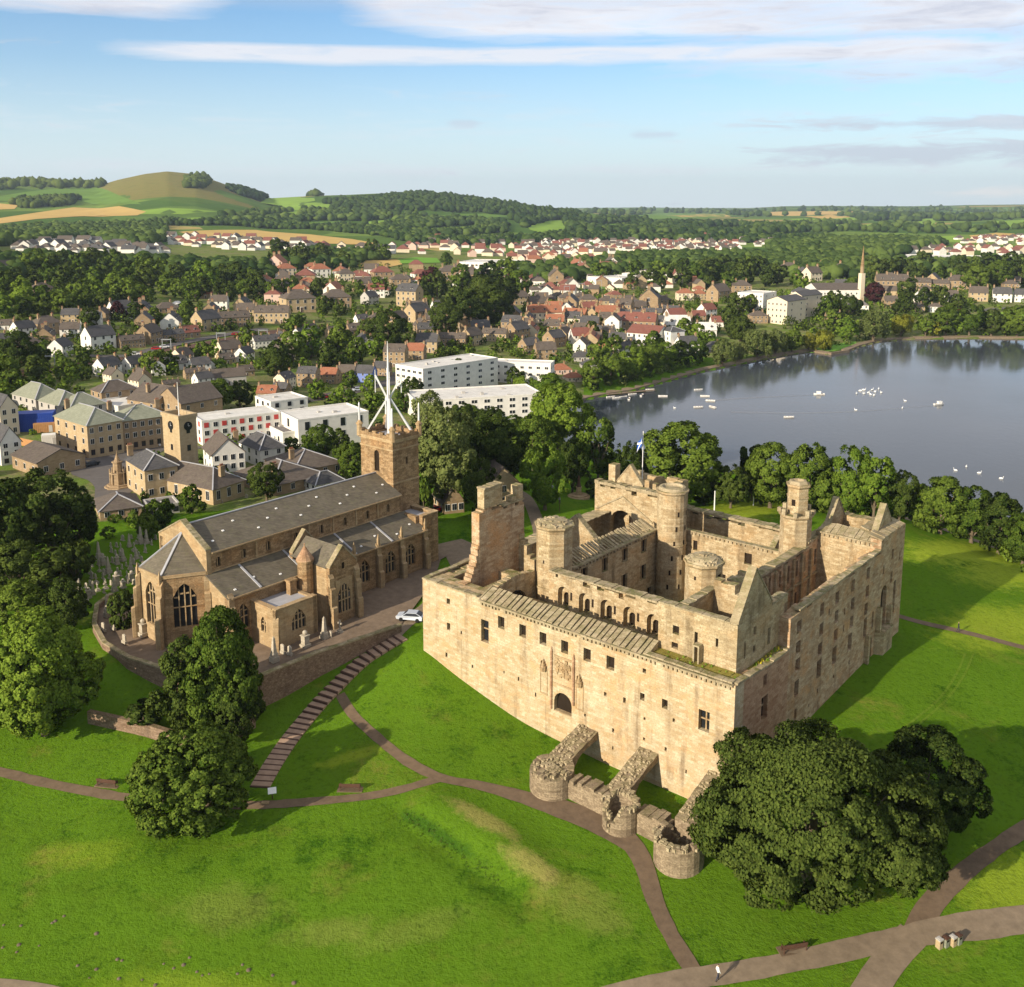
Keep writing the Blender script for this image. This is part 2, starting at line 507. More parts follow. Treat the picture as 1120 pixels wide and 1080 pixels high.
M['slab'] = stone('roof_slab_stone', (0.30, 0.235, 0.14), (0.54, 0.45, 0.30), stain=(0.15, 0.11, 0.06), stain_amt=0.6, moss=0.4, contrast=1.4)
M['church_stone'] = stone('brown_sandstone', (0.235, 0.148, 0.075), (0.52, 0.36, 0.20), stain=(0.10, 0.07, 0.04), stain_amt=0.7, moss=0.2, contrast=2.0, orange=0.4)
M['church_pale'] = stone('dressed_sandstone', (0.34, 0.235, 0.125), (0.56, 0.425, 0.255), stain=(0.16, 0.115, 0.07), stain_amt=0.5, contrast=1.2, orange=0.3)
M['wall_red'] = stone('boundary_stone', (0.20, 0.125, 0.085), (0.38, 0.27, 0.19), stain=(0.10, 0.08, 0.06), stain_amt=0.5, moss=0.4, bw=0.6, bh=0.3, contrast=2.0)
M['house_stone'] = stone('house_sandstone', (0.29, 0.20, 0.115), (0.49, 0.37, 0.235), stain=(0.14, 0.10, 0.07), stain_amt=0.4, contrast=0.9)
M['house_buff'] = stone('buff_sandstone', (0.42, 0.31, 0.175), (0.58, 0.46, 0.295), stain=(0.2, 0.15, 0.1), stain_amt=0.4, contrast=0.8)
M['church_slate'] = slate('church_roof_slate', (0.078, 0.066, 0.048), (0.165, 0.142, 0.105), lichen=0.5)
M['slate'] = slate('blue_grey_slate', (0.045, 0.045, 0.050), (0.11, 0.105, 0.105), lichen=0.2)
M['slate_brown'] = slate('brown_grey_slate', (0.070, 0.055, 0.047), (0.14, 0.115, 0.095), lichen=0.25)
M['tile_red'] = slate('orange_red_tiles', (0.215, 0.078, 0.042), (0.345, 0.15, 0.088), lichen=0.15)
M['tile_maroon'] = slate('maroon_tiles', (0.15, 0.055, 0.042), (0.24, 0.10, 0.075), lichen=0.1)
M['roof_green'] = slate('green_grey_roof', (0.17, 0.18, 0.13), (0.28, 0.29, 0.22), lichen=0.2)
M['lead'] = plain('lead_sheet', (0.36, 0.36, 0.38), 0.5, 0.4, 0.0, 0.2, 0.6)
M['white'] = plain('white_render', (0.70, 0.675, 0.62), 0.8, 0.2, 0, 0.17, 0.5)
M['cream'] = plain('cream_render', (0.68, 0.58, 0.43), 0.8, 0.2, 0, 0.10, 0.3)
M['pink'] = plain('pink_render', (0.62, 0.44, 0.36), 0.8, 0.2, 0, 0.10, 0.3)
M['grey_render'] = plain('grey_render', (0.42, 0.40, 0.37), 0.8, 0.2, 0, 0.12, 0.3)
M['blue_render'] = plain('blue_painted_front', (0.16, 0.22, 0.50), 0.7, 0.2, 0, 0.08, 0.3)
M['flat_roof'] = plain('pale_flat_roof', (0.60, 0.58, 0.54), 0.85, 0.2, 0, 0.22, 0.4)
M['roof_dark'] = plain('dark_flat_roof', (0.16, 0.145, 0.14), 0.85, 0.2, 0, 0.2, 0.4)
M['red_panel'] = plain('red_window_panel', (0.45, 0.055, 0.05), 0.5, 0.3, 0, 0.05)
M['glass'] = plain('dark_window_glass', (0.018, 0.020, 0.024), 0.12, 0.5, 0, 0.3, 0.4)
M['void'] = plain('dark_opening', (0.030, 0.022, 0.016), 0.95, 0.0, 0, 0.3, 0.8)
M['frame_white'] = plain('white_frame', (0.78, 0.77, 0.74), 0.6, 0.3)
M['alu'] = plain('weathered_aluminium', (0.66, 0.66, 0.66), 0.45, 0.5, 0.25, 0.08)
M['asphalt'] = plain('park_path_tarmac', (0.150, 0.106, 0.068), 0.9, 0.15, 0, 0.3, 0.9)
M['asphalt_light'] = plain('worn_pale_tarmac', (0.215, 0.165, 0.112), 0.9, 0.15, 0, 0.3, 0.9)
M['road'] = plain('street_tarmac', (0.12, 0.108, 0.10), 0.9, 0.2, 0, 0.2, 0.5)
M['ballast'] = plain('railway_ballast', (0.115, 0.068, 0.050), 0.95, 0.1, 0, 0.35, 0.8)
M['gravel'] = plain('churchyard_gravel', (0.185, 0.138, 0.098), 0.95, 0.1, 0, 0.3, 0.9)
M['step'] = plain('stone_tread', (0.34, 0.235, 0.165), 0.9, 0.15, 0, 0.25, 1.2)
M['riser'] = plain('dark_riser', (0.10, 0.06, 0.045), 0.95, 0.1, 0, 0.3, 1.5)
M['bark'] = plain('bark', (0.14, 0.11, 0.075), 0.95, 0.1, 0, 0.4, 2.0)
M['grave'] = stone('pale_gravestone', (0.40, 0.35, 0.27), (0.58, 0.52, 0.42), stain=(0.22, 0.19, 0.13), stain_amt=0.4)
M['wood'] = plain('dark_bench_timber', (0.085, 0.042, 0.026), 0.7, 0.3, 0, 0.3, 4.0)
M['gold_field'] = plain('ripe_barley', (0.52, 0.36, 0.13), 1.0, 0.0, 0, 0.12, 0.02)
M['green_field'] = plain('pasture', (0.13, 0.22, 0.045), 1.0, 0.0, 0, 0.22, 0.012)
M['lime_field'] = plain('mown_meadow', (0.21, 0.33, 0.055), 1.0, 0.0, 0, 0.2, 0.015)
M['moor'] = grass_mat('heath_slope', (0.10, 0.125, 0.03), (0.20, 0.19, 0.055), dry=(0.23, 0.15, 0.06), dry_amt=0.6, lo=0.45)
M['pitch'] = plain('sports_turf', (0.16, 0.32, 0.05), 1.0, 0.0, 0, 0.1, 0.02)
M['leaf_dark'] = leaf('dark_leaves', (0.026, 0.048, 0.010), (0.106, 0.142, 0.029), 0.22)
M['leaf_mid'] = leaf('mid_green_leaves', (0.042, 0.080, 0.012), (0.160, 0.222, 0.034), 0.24)
M['leaf_light'] = leaf('bright_leaves', (0.077, 0.144, 0.018), (0.211, 0.293, 0.039), 0.3)
M['leaf_lime'] = leaf('yellow_green_leaves', (0.119, 0.149, 0.016), (0.321, 0.319, 0.045), 0.3)
M['leaf_willow'] = leaf('grey_green_leaves', (0.101, 0.138, 0.040), (0.226, 0.259, 0.084), 0.3)
M['leaf_copper'] = leaf('copper_leaves', (0.035, 0.014, 0.016), (0.085, 0.030, 0.032), 0.15)
M['leaf_far'] = leaf('distant_leaves', (0.020, 0.042, 0.012), (0.070, 0.108, 0.028), 0.2)
M['leaf_far2'] = leaf('distant_bright_leaves', (0.045, 0.078, 0.016), (0.12, 0.17, 0.04), 0.2)
def _sp(u, v, rx, ry, ang, c, amt, z=0.5):
    p = at(u, v, z)
    return (p[0], p[1], rx, ry, R(ang), c, amt)


DRY, PALE, DARK = (0.36, 0.29, 0.10), (0.27, 0.34, 0.028), (0.030, 0.085, 0.010)  # PALE: lime turf, its colour brightened to make up for the grazing sun
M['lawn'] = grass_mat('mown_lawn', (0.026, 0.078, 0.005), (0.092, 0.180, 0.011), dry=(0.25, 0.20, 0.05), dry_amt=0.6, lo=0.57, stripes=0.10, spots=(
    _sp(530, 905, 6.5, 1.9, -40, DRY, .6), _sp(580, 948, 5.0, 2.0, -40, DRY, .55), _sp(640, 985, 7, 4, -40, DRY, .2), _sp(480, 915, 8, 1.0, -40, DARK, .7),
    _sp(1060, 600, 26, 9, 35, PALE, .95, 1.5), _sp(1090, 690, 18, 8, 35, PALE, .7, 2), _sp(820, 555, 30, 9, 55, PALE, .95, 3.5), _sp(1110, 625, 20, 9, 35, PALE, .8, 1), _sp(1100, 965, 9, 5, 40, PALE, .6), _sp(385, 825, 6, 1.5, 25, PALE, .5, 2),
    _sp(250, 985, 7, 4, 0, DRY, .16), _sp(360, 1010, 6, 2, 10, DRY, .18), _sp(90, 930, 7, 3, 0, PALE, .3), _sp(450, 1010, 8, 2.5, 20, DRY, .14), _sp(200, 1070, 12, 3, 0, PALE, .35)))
M['town_ground'] = grass_mat('gardens_and_yards', (0.05, 0.10, 0.016), (0.14, 0.20, 0.04), dry=(0.27, 0.20, 0.14), dry_amt=0.8, lo=0.42)
M['country'] = grass_mat('far_countryside', (0.06, 0.10, 0.025), (0.14, 0.20, 0.045), dry=(0.34, 0.27, 0.11), dry_amt=0.5, lo=0.56)
M['yellow_flower'] = plain('ragwort', (0.55, 0.45, 0.03), 0.9, 0.1)
M['moss_turf'] = grass_mat('mossy_turf', (0.10, 0.11, 0.02), (0.23, 0.20, 0.05), dry=(0.36, 0.28, 0.13), dry_amt=0.6, lo=0.45)
M['rail'] = plain('galvanised_steel', (0.42, 0.43, 0.44), 0.5, 0.5, 0.6)


def country_mat():
    m, t, p = mat('patchwork_fields')
    pos = t.node('ShaderNodeNewGeometry').outputs['Position']
    v = t.node('ShaderNodeTexVoronoi', {'Vector': t.vscale(pos, (1, 1, 0)), 'Scale': 0.0032, 'Randomness': 0.85})
    r = t.node('ShaderNodeSeparateXYZ', {'Vector': v.outputs['Color']}).outputs[0]
    col = t.ramp(r, [(0.0, (0.075, 0.14, 0.028)), (0.3, (0.13, 0.21, 0.042)), (0.5, (0.17, 0.25, 0.05)), (0.68, (0.09, 0.15, 0.03)), (0.82, (0.38, 0.30, 0.11)), (0.9, (0.11, 0.18, 0.04))], 'CONSTANT')
    n = t.noise(pos, 0.012, 5, 0.65)
    col = t.mix(t.ramp(n, [(0.4, 0.0), (0.7, 0.55)]), col, (0.05, 0.085, 0.025))
    t.l.new(col, p.inputs['Base Color'])
    p.inputs['Roughness'].default_value = 1.0
    p.inputs['Specular IOR Level'].default_value = 0.0
    return m


M['country'] = country_mat()


def water_mat():
    m, t, p = mat('loch_water')
    pos = t.node('ShaderNodeNewGeometry').outputs['Position']
    n1 = t.noise(t.vscale(pos, (1, 0.5, 1)), 0.5, 3, 0.6)
    n2 = t.noise(pos, 0.012, 3, 0.5)
    t.l.new(t.mix(n2, (0.045, 0.054, 0.066), (0.070, 0.080, 0.094)), p.inputs['Base Color'])
    t.l.new(t.ramp(n2, [(0.35, 0.05), (0.65, 0.16)]), p.inputs['Roughness'])
    p.inputs['Specular IOR Level'].default_value = 0.5
    p.inputs['IOR'].default_value = 1.33
    bp = t.node('ShaderNodeBump', {'Height': n1, 'Strength': 0.10, 'Distance': 0.3})
    t.l.new(bp.outputs[0], p.inputs['Normal'])
    return m


M['water'] = water_mat()
# ------------------------------------------------------------------ terrain
LAKE_Z = -8.0
CTRL = [  # (u, v, ground height) read off the walls and paths that stand on it
    (462, 708, 7.3), (502, 738, 4.9), (531, 763, 3.4), (570, 790, 2.1), (608, 809, 1.6), (676, 841, 1.3), (752, 872, 1.3), (803, 894, 1.5),
    (880, 792, 4.4), (940, 730, 5.2), (983, 690, 5.1), (1030, 684, 4.0), (1120, 708, 2.2), (1050, 760, 3.2), (1120, 800, 1.6), (1000, 850, 2.4),
    (1120, 905, 0.8), (1015, 1000, 0.0), (1120, 1005, -0.5), (960, 1040, -0.4), (760, 1070, -0.4), (600, 1082, -0.6), (400, 1082, -0.8), (200, 1082, -1.0), (0, 1082, -1.2),
    (900, 950, 0.7), (700, 935, 0.3), (620, 888, 0.9), (485, 852, 1.6), (375, 765, 2.8), (285, 865, 1.2), (140, 872, 0.8), (0, 845, 0.6), (380, 872, 1.3),
    (330, 780, 2.0), (285, 785, 2.6), (350, 752, 3.9), (410, 716, 6.1), (440, 699, 7.2), (437, 690, 7.4), (455, 672, 7.6),
    (180, 812, 2.2), (105, 790, 2.6), (20, 800, 2.0), (150, 740, 5.2), (110, 722, 6.4), (60, 790, 2.4),
    (280, 950, 0.2), (100, 960, 0.0), (520, 990, 0.0), (640, 1000, -0.1),
    (480, 640, 7.5), (469, 618, 7.6), (400, 650, 7.0), (505, 600, 7.8), (490, 560, 7.8), (560, 565, 7.2), (620, 550, 6.2), (600, 520, 5.0), (660, 545, 4.5),
    (480, 575, 7.8), (300, 640, 6.6), (200, 680, 6.0), (130, 650, 6.3), (150, 690, 6.0), (60, 640, 7.0), (100, 600, 7.4), (20, 690, 6.5), (0, 600, 7.0),
    (160, 560, 7.0), (60, 510, 6.0), (0, 480, 6.0), (130, 530, 6.3), (250, 520, 6.0), (330, 520, 5.0), (380, 480, 3.0),
    (790, 553, 4.0), (860, 575, 4.2), (1000, 575, 3.0), (1040, 586, 1.8), (1120, 612, 0.0), (1100, 640, 1.5),
    (700, 545, 2.0), (760, 540, 0.5), (860, 545, 0.5), (940, 550, 0.0), (1000, 560, -1.5), (1060, 582, -3.0), (1120, 606, -3.5), (1120, 660, 2.0),
    (200, 430, 6.5), (60, 440, 8.0), (320, 420, 3.5), (440, 430, 0.5), (520, 440, -1.0), (580, 420, -2.0), (600, 470, -2.5), (640, 500, -4.5), (560, 500, 1.5), (480, 520, 5.0),
    (50, 375, 12.0), (200, 370, 9.0), (330, 360, 6.0), (450, 350, 4.0), (600, 370, 0.5), (700, 375, -2.5), (740, 400, -6.0), (850, 345, -3.0), (1000, 335, -2.0), (1110, 335, -1.5),
    (0, 330, 20.0), (200, 320, 14.0), (400, 310, 8.0), (600, 320, 3.0), (800, 310, 2.0), (1000, 300, 2.0), (1120, 300, 3.0),
    (0, 285, 26.0), (300, 285, 16.0), (600, 285, 6.0), (900, 280, 4.0), (1120, 275, 6.0),
    (-200, 700, 7.0), (-200, 900, 0.0), (1300, 800, 0.0), (1300, 650, -2.0), (1350, 1000, -1.5), (-250, 500, 9.0), (-250, 350, 22.0), (1400, 330, 0.0),
]
_c = np.array([at(u, v, z) for u, v, z in CTRL])
_far = []
for ang in range(0, 360, 30):
    for r_, z_ in ((70, -1.5),):
        if 60 < ang < 300: _far.append((r_ * math.sin(R(ang)), r_ * math.cos(R(ang)), z_))
_c = np.vstack([_c, np.array(_far)])


def _phi(d2):
    return 0.5 * d2 * np.log(np.maximum(d2, 1e-9))


_S = 100.0
_P = _c[:, :2] / _S
_n = len(_P)
_A = np.zeros((_n + 3, _n + 3))
_A[:_n, :_n] = _phi(((_P[:, None] - _P[None]) ** 2).sum(-1)) + np.eye(_n) * 0.004
_A[:_n, _n:] = np.column_stack([np.ones(_n), _P])
_A[_n:, :_n] = _A[:_n, _n:].T
_w = np.linalg.solve(_A, np.concatenate([_c[:, 2], np.zeros(3)]))


def _tps(x, y):
    q = np.column_stack([x, y]) / _S
    out = np.empty(len(q))
    for i in range(0, len(q), 20000):
        k = q[i:i + 20000]
        out[i:i + 20000] = _phi(((k[:, None] - _P[None]) ** 2).sum(-1)) @ _w[:_n] + _w[_n] + k @ _w[_n + 1:]
    return out


LAKE_PX = [(560, 474), (600, 455), (622, 444), (640, 437), (665, 432), (690, 428), (715, 421), (740, 414), (770, 406), (800, 400), (835, 393), (862, 388), (885, 385),
           (905, 388), (925, 385), (940, 379), (960, 374), (1000, 371), (1060, 370), (1120, 371), (1200, 373), (1400, 372), (1800, 380), (2300, 460), (1700, 640), (1300, 662),
           (1200, 630), (1140, 596), (1090, 572), (1040, 548), (990, 530), (930, 522), (860, 520), (790, 520), (720, 516), (680, 505), (640, 492), (600, 480)]
LAKE = np.array([at(u, v, LAKE_Z)[:2] for u, v in LAKE_PX])


def poly_sd(x, y, P):
    """signed distance to a polygon, negative inside"""
    x, y = np.asarray(x, float), np.asarray(y, float)
    d = np.full(x.shape, 1e18)
    inside = np.zeros(x.shape, bool)
    for i in range(len(P)):
        a, b = P[i], P[(i + 1) % len(P)]
        e = b - a
        t = np.clip(((x - a[0]) * e[0] + (y - a[1]) * e[1]) / (e @ e), 0, 1)
        d = np.minimum(d, (x - a[0] - t * e[0]) ** 2 + (y - a[1] - t * e[1]) ** 2)
        c = ((a[1] > y) != (b[1] > y))
        with np.errstate(divide='ignore', invalid='ignore'):
            inside ^= c & (x < (b[0] - a[0]) * (y - a[1]) / (b[1] - a[1] + 1e-12) + a[0])
    d = np.sqrt(d)
    return np.where(inside, -d, d)


def _ss(t):
    t = np.clip(t, 0, 1)
    return t * t * (3 - 2 * t)


# skyline: photograph column -> row, for the near hills and the far ridge
SK_U = [-900, -300, 0, 50, 105, 130, 160, 185, 215, 240, 265, 285, 300, 330, 380, 420, 450, 470, 500, 540, 580, 620, 660, 720, 1700]
SK_V = [214, 208, 207, 206, 206, 199, 193, 190, 192, 199, 207, 214, 218, 215, 214, 212, 210, 211, 215, 220, 225, 231, 236, 240, 240]
FR_U = [-900, 500, 600, 640, 700, 760, 820, 860, 900, 950, 1000, 1060, 1120, 1300, 2000]
FR_V = [232, 231, 229, 229, 228, 229, 229, 226, 225.5, 226, 226, 224.5, 224, 223, 226]


def TZ(x, y):
    x, y = np.atleast_1d(np.asarray(x, float)), np.atleast_1d(np.asarray(y, float))
    d = np.hypot(x, y)
    near = _tps(np.clip(x, -900, 1300), np.clip(y, -120, 1600))
    # flatten the interpolation where nothing pins it
    zn = np.clip(near, -9, 32)
    fw = _ss((d - 900) / 900) 
    u = 560 + 1097.5 * x / np.maximum(np.abs(y), 0.2 * d + 1)
    u = np.where(y < 0, np.where(x < 0, -900, 1700), u)
    zr = CAM_Z + 3700 * (225 - np.interp(u, SK_U, SK_V)) / 1097.5
    und = 6 * np.sin(x / 310 + 1.3) * np.sin(y / 420) + 4 * np.sin(x / 130) * np.cos(y / 170 + x / 400)
    base = np.interp(u, [0, 300, 600, 1120], [24, 16, 6, 4])
    t1 = _ss((d - 1250) / (3700 - 1250)) ** 1.5
    t1 = t1 * (1 - 0.35 * _ss((d - 3800) / 2500))
    zf = base + (zr - base) * t1 + und * _ss((d - 1500) / 1500)
    zr2 = CAM_Z + 9500 * (225 - np.interp(u, FR_U, FR_V)) / 1097.5
    und2 = 9 * np.sin(x / 700 + .4) * np.sin(d / 800) + 5 * np.sin(x / 260)
    zf = np.where(d > 3700, np.maximum(zf - 0.0 * d, zf), zf)
    t2 = _ss((d - 4200) / 5000)
    zf = zf * (1 - t2) + (zr2 + und2 * np.sin(np.pi * np.clip(t2, 0, 1)) * 1.0) * t2
    z = zn * (1 - fw) + zf * fw
    # earthwork in the lawn: a low bank with a ditch on its near side
    a, b = _BANK
    e = b - a
    L = np.hypot(*e)
    t = ((x - a[0]) * e[0] + (y - a[1]) * e[1]) / L
    s = ((x - a[0]) * e[1] - (y - a[1]) * e[0]) / L
    env = _ss((t + 3) / 6) * _ss((L + 3 - t) / 6)
    z = z + env * ((0.75 + 0.18 * np.sin(t * 0.9) * np.sin(t * .37 + 1)) * np.exp(-((s + 1.0) / 2.8) ** 2) - 0.45 * np.exp(-((s - 3.4) / 1.6) ** 2))
    z = z + 0.10 * np.sin(x * 0.31 + 0.7 * np.sin(y * 0.17)) * np.sin(y * 0.27 + 1.1) * (d < 400)
    sd = poly_sd(x, y, LAKE)
    lim = LAKE_Z + np.clip(sd, -12, 400) * 0.16
    z = np.where(sd < 0, np.minimum(z, lim), np.maximum(z, np.minimum(LAKE_Z + 0.5 + sd * 0.02, LAKE_Z + 1.2)))
    z = np.where((sd >= 0) & (sd < 60), np.minimum(z, LAKE_Z + 1.0 + sd * 0.22), z)
    return z


_BANK = (at(455, 880, 0.8)[:2], at(600, 965, 0.2)[:2])


GRID = {}


def TZq(x, y):
    """ground height looked up in the built sheet, for points in front of the camera"""
    ang = np.arctan2(x, y)
    lr = np.log(np.maximum(np.hypot(x, y), 21.0) / 20.0) / math.log(15000 / 20.0) * 429
    fu = np.clip((np.tan(ang) * 1097.5 + 560 + 260) / 1640 * 659, 0, 658.999)
    i = np.clip(lr.astype(int), 0, 428)
    j = fu.astype(int)
    a, b = lr - i, fu - j
    Z = GRID['z']
    return (Z[i + 1, j] * (1 - a) * (1 - b) + Z[i + 2, j] * a * (1 - b) + Z[i + 1, j + 1] * (1 - a) * b + Z[i + 2, j + 1] * a * b)


def tz(x, y):
    return float(TZ([x], [y])[0])


def hit(u, v):
    """where the camera ray through a pixel meets the ground"""
    d = ray(u, v)
    t = 40.0 * 1.012 ** np.arange(520) / np.hypot(d[0], d[1])
    z = CAM_Z + d[2] * t
    T_ = TZq if GRID and -250 < u < 1370 else TZ
    g = T_(d[0] * t, d[1] * t)
    i = int(np.argmax(z < g)) if np.any(z < g) else len(t) - 1
    lo, hi = t[max(i - 1, 0)], t[i]
    ts = np.linspace(lo, hi, 24)
    z = CAM_Z + d[2] * ts
    g = T_(d[0] * ts, d[1] * ts)
    k = ts[int(np.argmax(z < g))] if np.any(z < g) else hi
    return Vector((d[0] * k, d[1] * k, float(TZ([d[0] * k], [d[1] * k])[0])))


def hits(px):
    return [hit(u, v) for u, v in px]


def build_terrain():
    r = np.concatenate([[6.0], 20.0 * (15000 / 20.0) ** (np.linspace(0, 1, 430))])      # 1 + 430 rings
    fa = np.arctan((np.linspace(-260, 1380, 660) - 560) / 1097.5)
    side = np.linspace(fa[-1], fa[0] + 2 * math.pi, 90)[1:-1]
    ang = np.concatenate([fa, side])
    A, B = np.meshgrid(ang, r)
    x, y = (B * np.sin(A)).ravel(), (B * np.cos(A)).ravel()
    z = TZ(x, y)
    nA, nR = len(ang), len(r)
    GRID['z'] = z.reshape(nR, nA)
    i, j = np.meshgrid(np.arange(nR - 1), np.arange(nA), indexing='ij')
    j2 = (j + 1) % nA
    f = np.stack([i * nA + j, i * nA + j2, (i + 1) * nA + j2, (i + 1) * nA + j], -1).reshape(-1, 4)[:, ::-1]
    cx, cy = x[f].mean(1), y[f].mean(1)
    d = np.hypot(cx, cy)
    u = 560 + 1097.5 * cx / np.maximum(np.abs(cy), 1)
    mi = np.zeros(len(f), np.int32)
    town = ((d > 215) & (u < 400)) | ((d > 285) & (u < 640)) | (d > 520)
    mi[town] = 1
    mi[d > 1350] = 2
    zc = z[f].mean(1)
    nz = 18 * np.sin(cx / 95 + 2 * np.sin(cy / 160)) + 14 * np.sin(cy / 120 + cx / 210)
    mi[(d > 2600) & (d < 5200) & (u > 108 + nz * .3) & (u < 300) & (zc > 88 + nz + np.clip(150 - u, 0, 60) * .5)] = 3
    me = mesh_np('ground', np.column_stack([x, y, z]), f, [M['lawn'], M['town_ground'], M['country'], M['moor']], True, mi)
    return tag(link(bpy.data.objects.new('ground', me)), 'rolling grass park, town ground and hills', kind='structure')


build_terrain()

# loch
mb = MB()
mb.quad(*[(p[0], p[1], LAKE_Z) for p in LAKE[::-1]])
lake = tag(mb.build('lake_water', M['water']), kind='structure')
# stone edge of the lakeside walk
mb = MB()
edge = [np.array(at(u, v, LAKE_Z)[:2]) for u, v in LAKE_PX[1:21]]
for p, q in zip(edge[:-1], edge[1:]):
    e = (q - p) / np.hypot(*(q - p))
    n = np.array([-e[1], e[0]])
    if poly_sd([p[0] + n[0]], [p[1] + n[1]], LAKE)[0] < 0: n = -n
    a, b, c, d_ = p - n * 0.6, q - n * 0.6, q + n * 2.4, p + n * 2.4
    mb.hexa([(*a, LAKE_Z - 1), (*b, LAKE_Z - 1), (*c, LAKE_Z - 1), (*d_, LAKE_Z - 1)], [(*a, LAKE_Z + 0.9), (*b, LAKE_Z + 0.9), (*c, LAKE_Z + 1.35), (*d_, LAKE_Z + 1.35)])
tag(mb.build('lakeside_path', M['asphalt_light']), kind='structure')


def smooth_line(pts, step=1.5):
    """Catmull-Rom through ground points"""
    P = [np.array(p[:2]) for p in pts]
    P = [2 * P[0] - P[1]] + P + [2 * P[-1] - P[-2]]
    out = []
    for i in range(1, len(P) - 2):
        n = max(2, int(np.hypot(*(P[i + 1] - P[i])) / step))
        for k in range(n):
            t = k / n
            out.append(0.5 * (2 * P[i] + (P[i + 1] - P[i - 1]) * t + (2 * P[i - 1] - 5 * P[i] + 4 * P[i + 1] - P[i + 2]) * t * t + (3 * P[i] - P[i - 1] - 3 * P[i + 1] + P[i + 2]) * t ** 3))
    out.append(P[-2])
    return np.array(out)


def strip(name, px, width, material, lift=0.06, label=None, step=1.2, kind='structure', edge=0.0, seed=0):
    """a path draped on the ground; width a number or one per point"""
    rnd = np.random.RandomState(seed)
    pts = hits(px)
    L = smooth_line(pts, step)
    w = np.interp(np.linspace(0, 1, len(L)), np.linspace(0, 1, len(px)), [width] * len(px) if np.isscalar(width) else width)
    w = w + rnd.uniform(-1, 1, len(L)) * edge
    d = np.gradient(L, axis=0)
    d /= np.linalg.norm(d, axis=1)[:, None]
    n = np.column_stack([-d[:, 1], d[:, 0]])
    k = 5
    rows = []
    for s in np.linspace(-0.5, 0.5, k):
        q = L + n * (w * s)[:, None]
        rows.append(np.column_stack([q, TZ(q[:, 0], q[:, 1]) + lift]))
    v = np.concatenate(rows)
    m = len(L)
    f = []
    for a in range(k - 1):
        for i in range(m - 1):
            f.append((a * m + i, a * m + i + 1, (a + 1) * m + i + 1, (a + 1) * m + i))
    f = np.array(f)
    # wind the faces upward
    c = np.cross(v[f[:, 1]] - v[f[:, 0]], v[f[:, 2]] - v[f[:, 1]])
    f[c[:, 2] < 0] = f[c[:, 2] < 0][:, ::-1]
    me = mesh_np(name, v, f, material, True)
    o = link(bpy.data.objects.new(name, me))
    if label: o['label'] = label
    o['kind'] = kind
    return o


def patch(name, px, material, lift=0.05, res=2.0, kind='structure'):
    """a level-edged sheet laid over the ground inside a polygon"""
    P = np.array([p[:2] for p in hits(px)])
    return patch_xy(name, P, material, lift, res, kind)


def patch_xy(name, P, material, lift=0.05, res=2.0, kind='structure'):
    import bmesh
    bm = bmesh.new()
    vs = [bm.verts.new((p[0], p[1], 0)) for p in P]
    f = bm.faces.new(vs)
    lo, hi = P.min(0), P.max(0)
    for ax in (0, 1):
        k = lo[ax] + res
        while k < hi[ax]:
            no = (1, 0, 0) if ax == 0 else (0, 1, 0)
            co = (k, 0, 0) if ax == 0 else (0, k, 0)
            bmesh.ops.bisect_plane(bm, geom=bm.verts[:] + bm.edges[:] + bm.faces[:], plane_co=co, plane_no=no)
            k += res
    xs = np.array([v.co[:2] for v in bm.verts])
    z = TZ(xs[:, 0], xs[:, 1])
    for v, q in zip(bm.verts, z): v.co.z = q + lift
    bmesh.ops.recalc_face_normals(bm, faces=bm.faces)
    me = bpy.data.meshes.new(name)
    bm.to_mesh(me)
    bm.free()
    if len(me.polygons) and me.polygons[0].normal.z < 0: me.flip_normals()
    me.materials.append(material)
    o = link(bpy.data.objects.new(name, me))
    o['kind'] = kind
    return o


A_, AL = M['asphalt'], M['asphalt_light']
strip('path', [(-420, 800), (-220, 806), (-60, 832), (0, 845), (45, 856), (95, 866), (140, 873), (215, 879), (290, 881), (380, 874), (440, 864), (487, 851)], 1.5, A_, 0.06, edge=0.16)
strip('path', [(372, 760), (385, 781), (403, 799), (430, 822), (455, 839), (487, 853), (520, 859), (560, 869), (600, 881), (640, 895), (672, 911), (694, 928), (706, 952), (716, 985), (733, 1022), (750, 1050), (763, 1070)],
      [1.3, 1.4, 1.4, 1.4, 1.5, 1.9, 1.5, 1.7, 2.4, 3.2, 3.6, 3.2, 2.2, 1.9, 1.8, 1.8, 1.9], A_, 0.07, edge=0.16)
strip('path', [(640, 1098), (700, 1082), (760, 1071), (830, 1060), (900, 1046), (960, 1032), (1020, 1020), (1070, 1013), (1130, 1005), (1200, 995), (1420, 960)], [2.4, 2.4, 2.4, 2.5, 2.6, 3.6, 3.2, 2.6, 2.5, 2.5, 2.5], AL, 0.08, edge=0.14)
strip('path', [(1003, 1022), (1015, 995), (1040, 967), (1078, 936), (1125, 905), (1180, 875), (1380, 790)], [2.6, 1.9, 1.8, 1.8, 1.8, 1.8, 1.8], A_, 0.07, edge=0.14)
strip('path', [(1000, 1022), (982, 1040), (965, 1062), (948, 1090), (935, 1120)], [3.0, 3.0, 3.0, 3.0, 3.0], AL, 0.065, edge=0.14)
strip('path', [(975, 672), (1010, 682), (1050, 691), (1120, 709), (1200, 730), (1400, 790)], 1.7, A_, 0.07)
strip('path', [(985, 566), (1015, 573), (1045, 584), (1085, 598), (1130, 614), (1200, 640)], 2.8, AL, 0.07)
strip('path', [(592, 590), (588, 572), (580, 552), (570, 540), (545, 528)], 2.8, AL, 0.07)
strip('path', [(-20, 1079), (20, 1082), (60, 1089), (100, 1101)], 1.8, AL, 0.06)
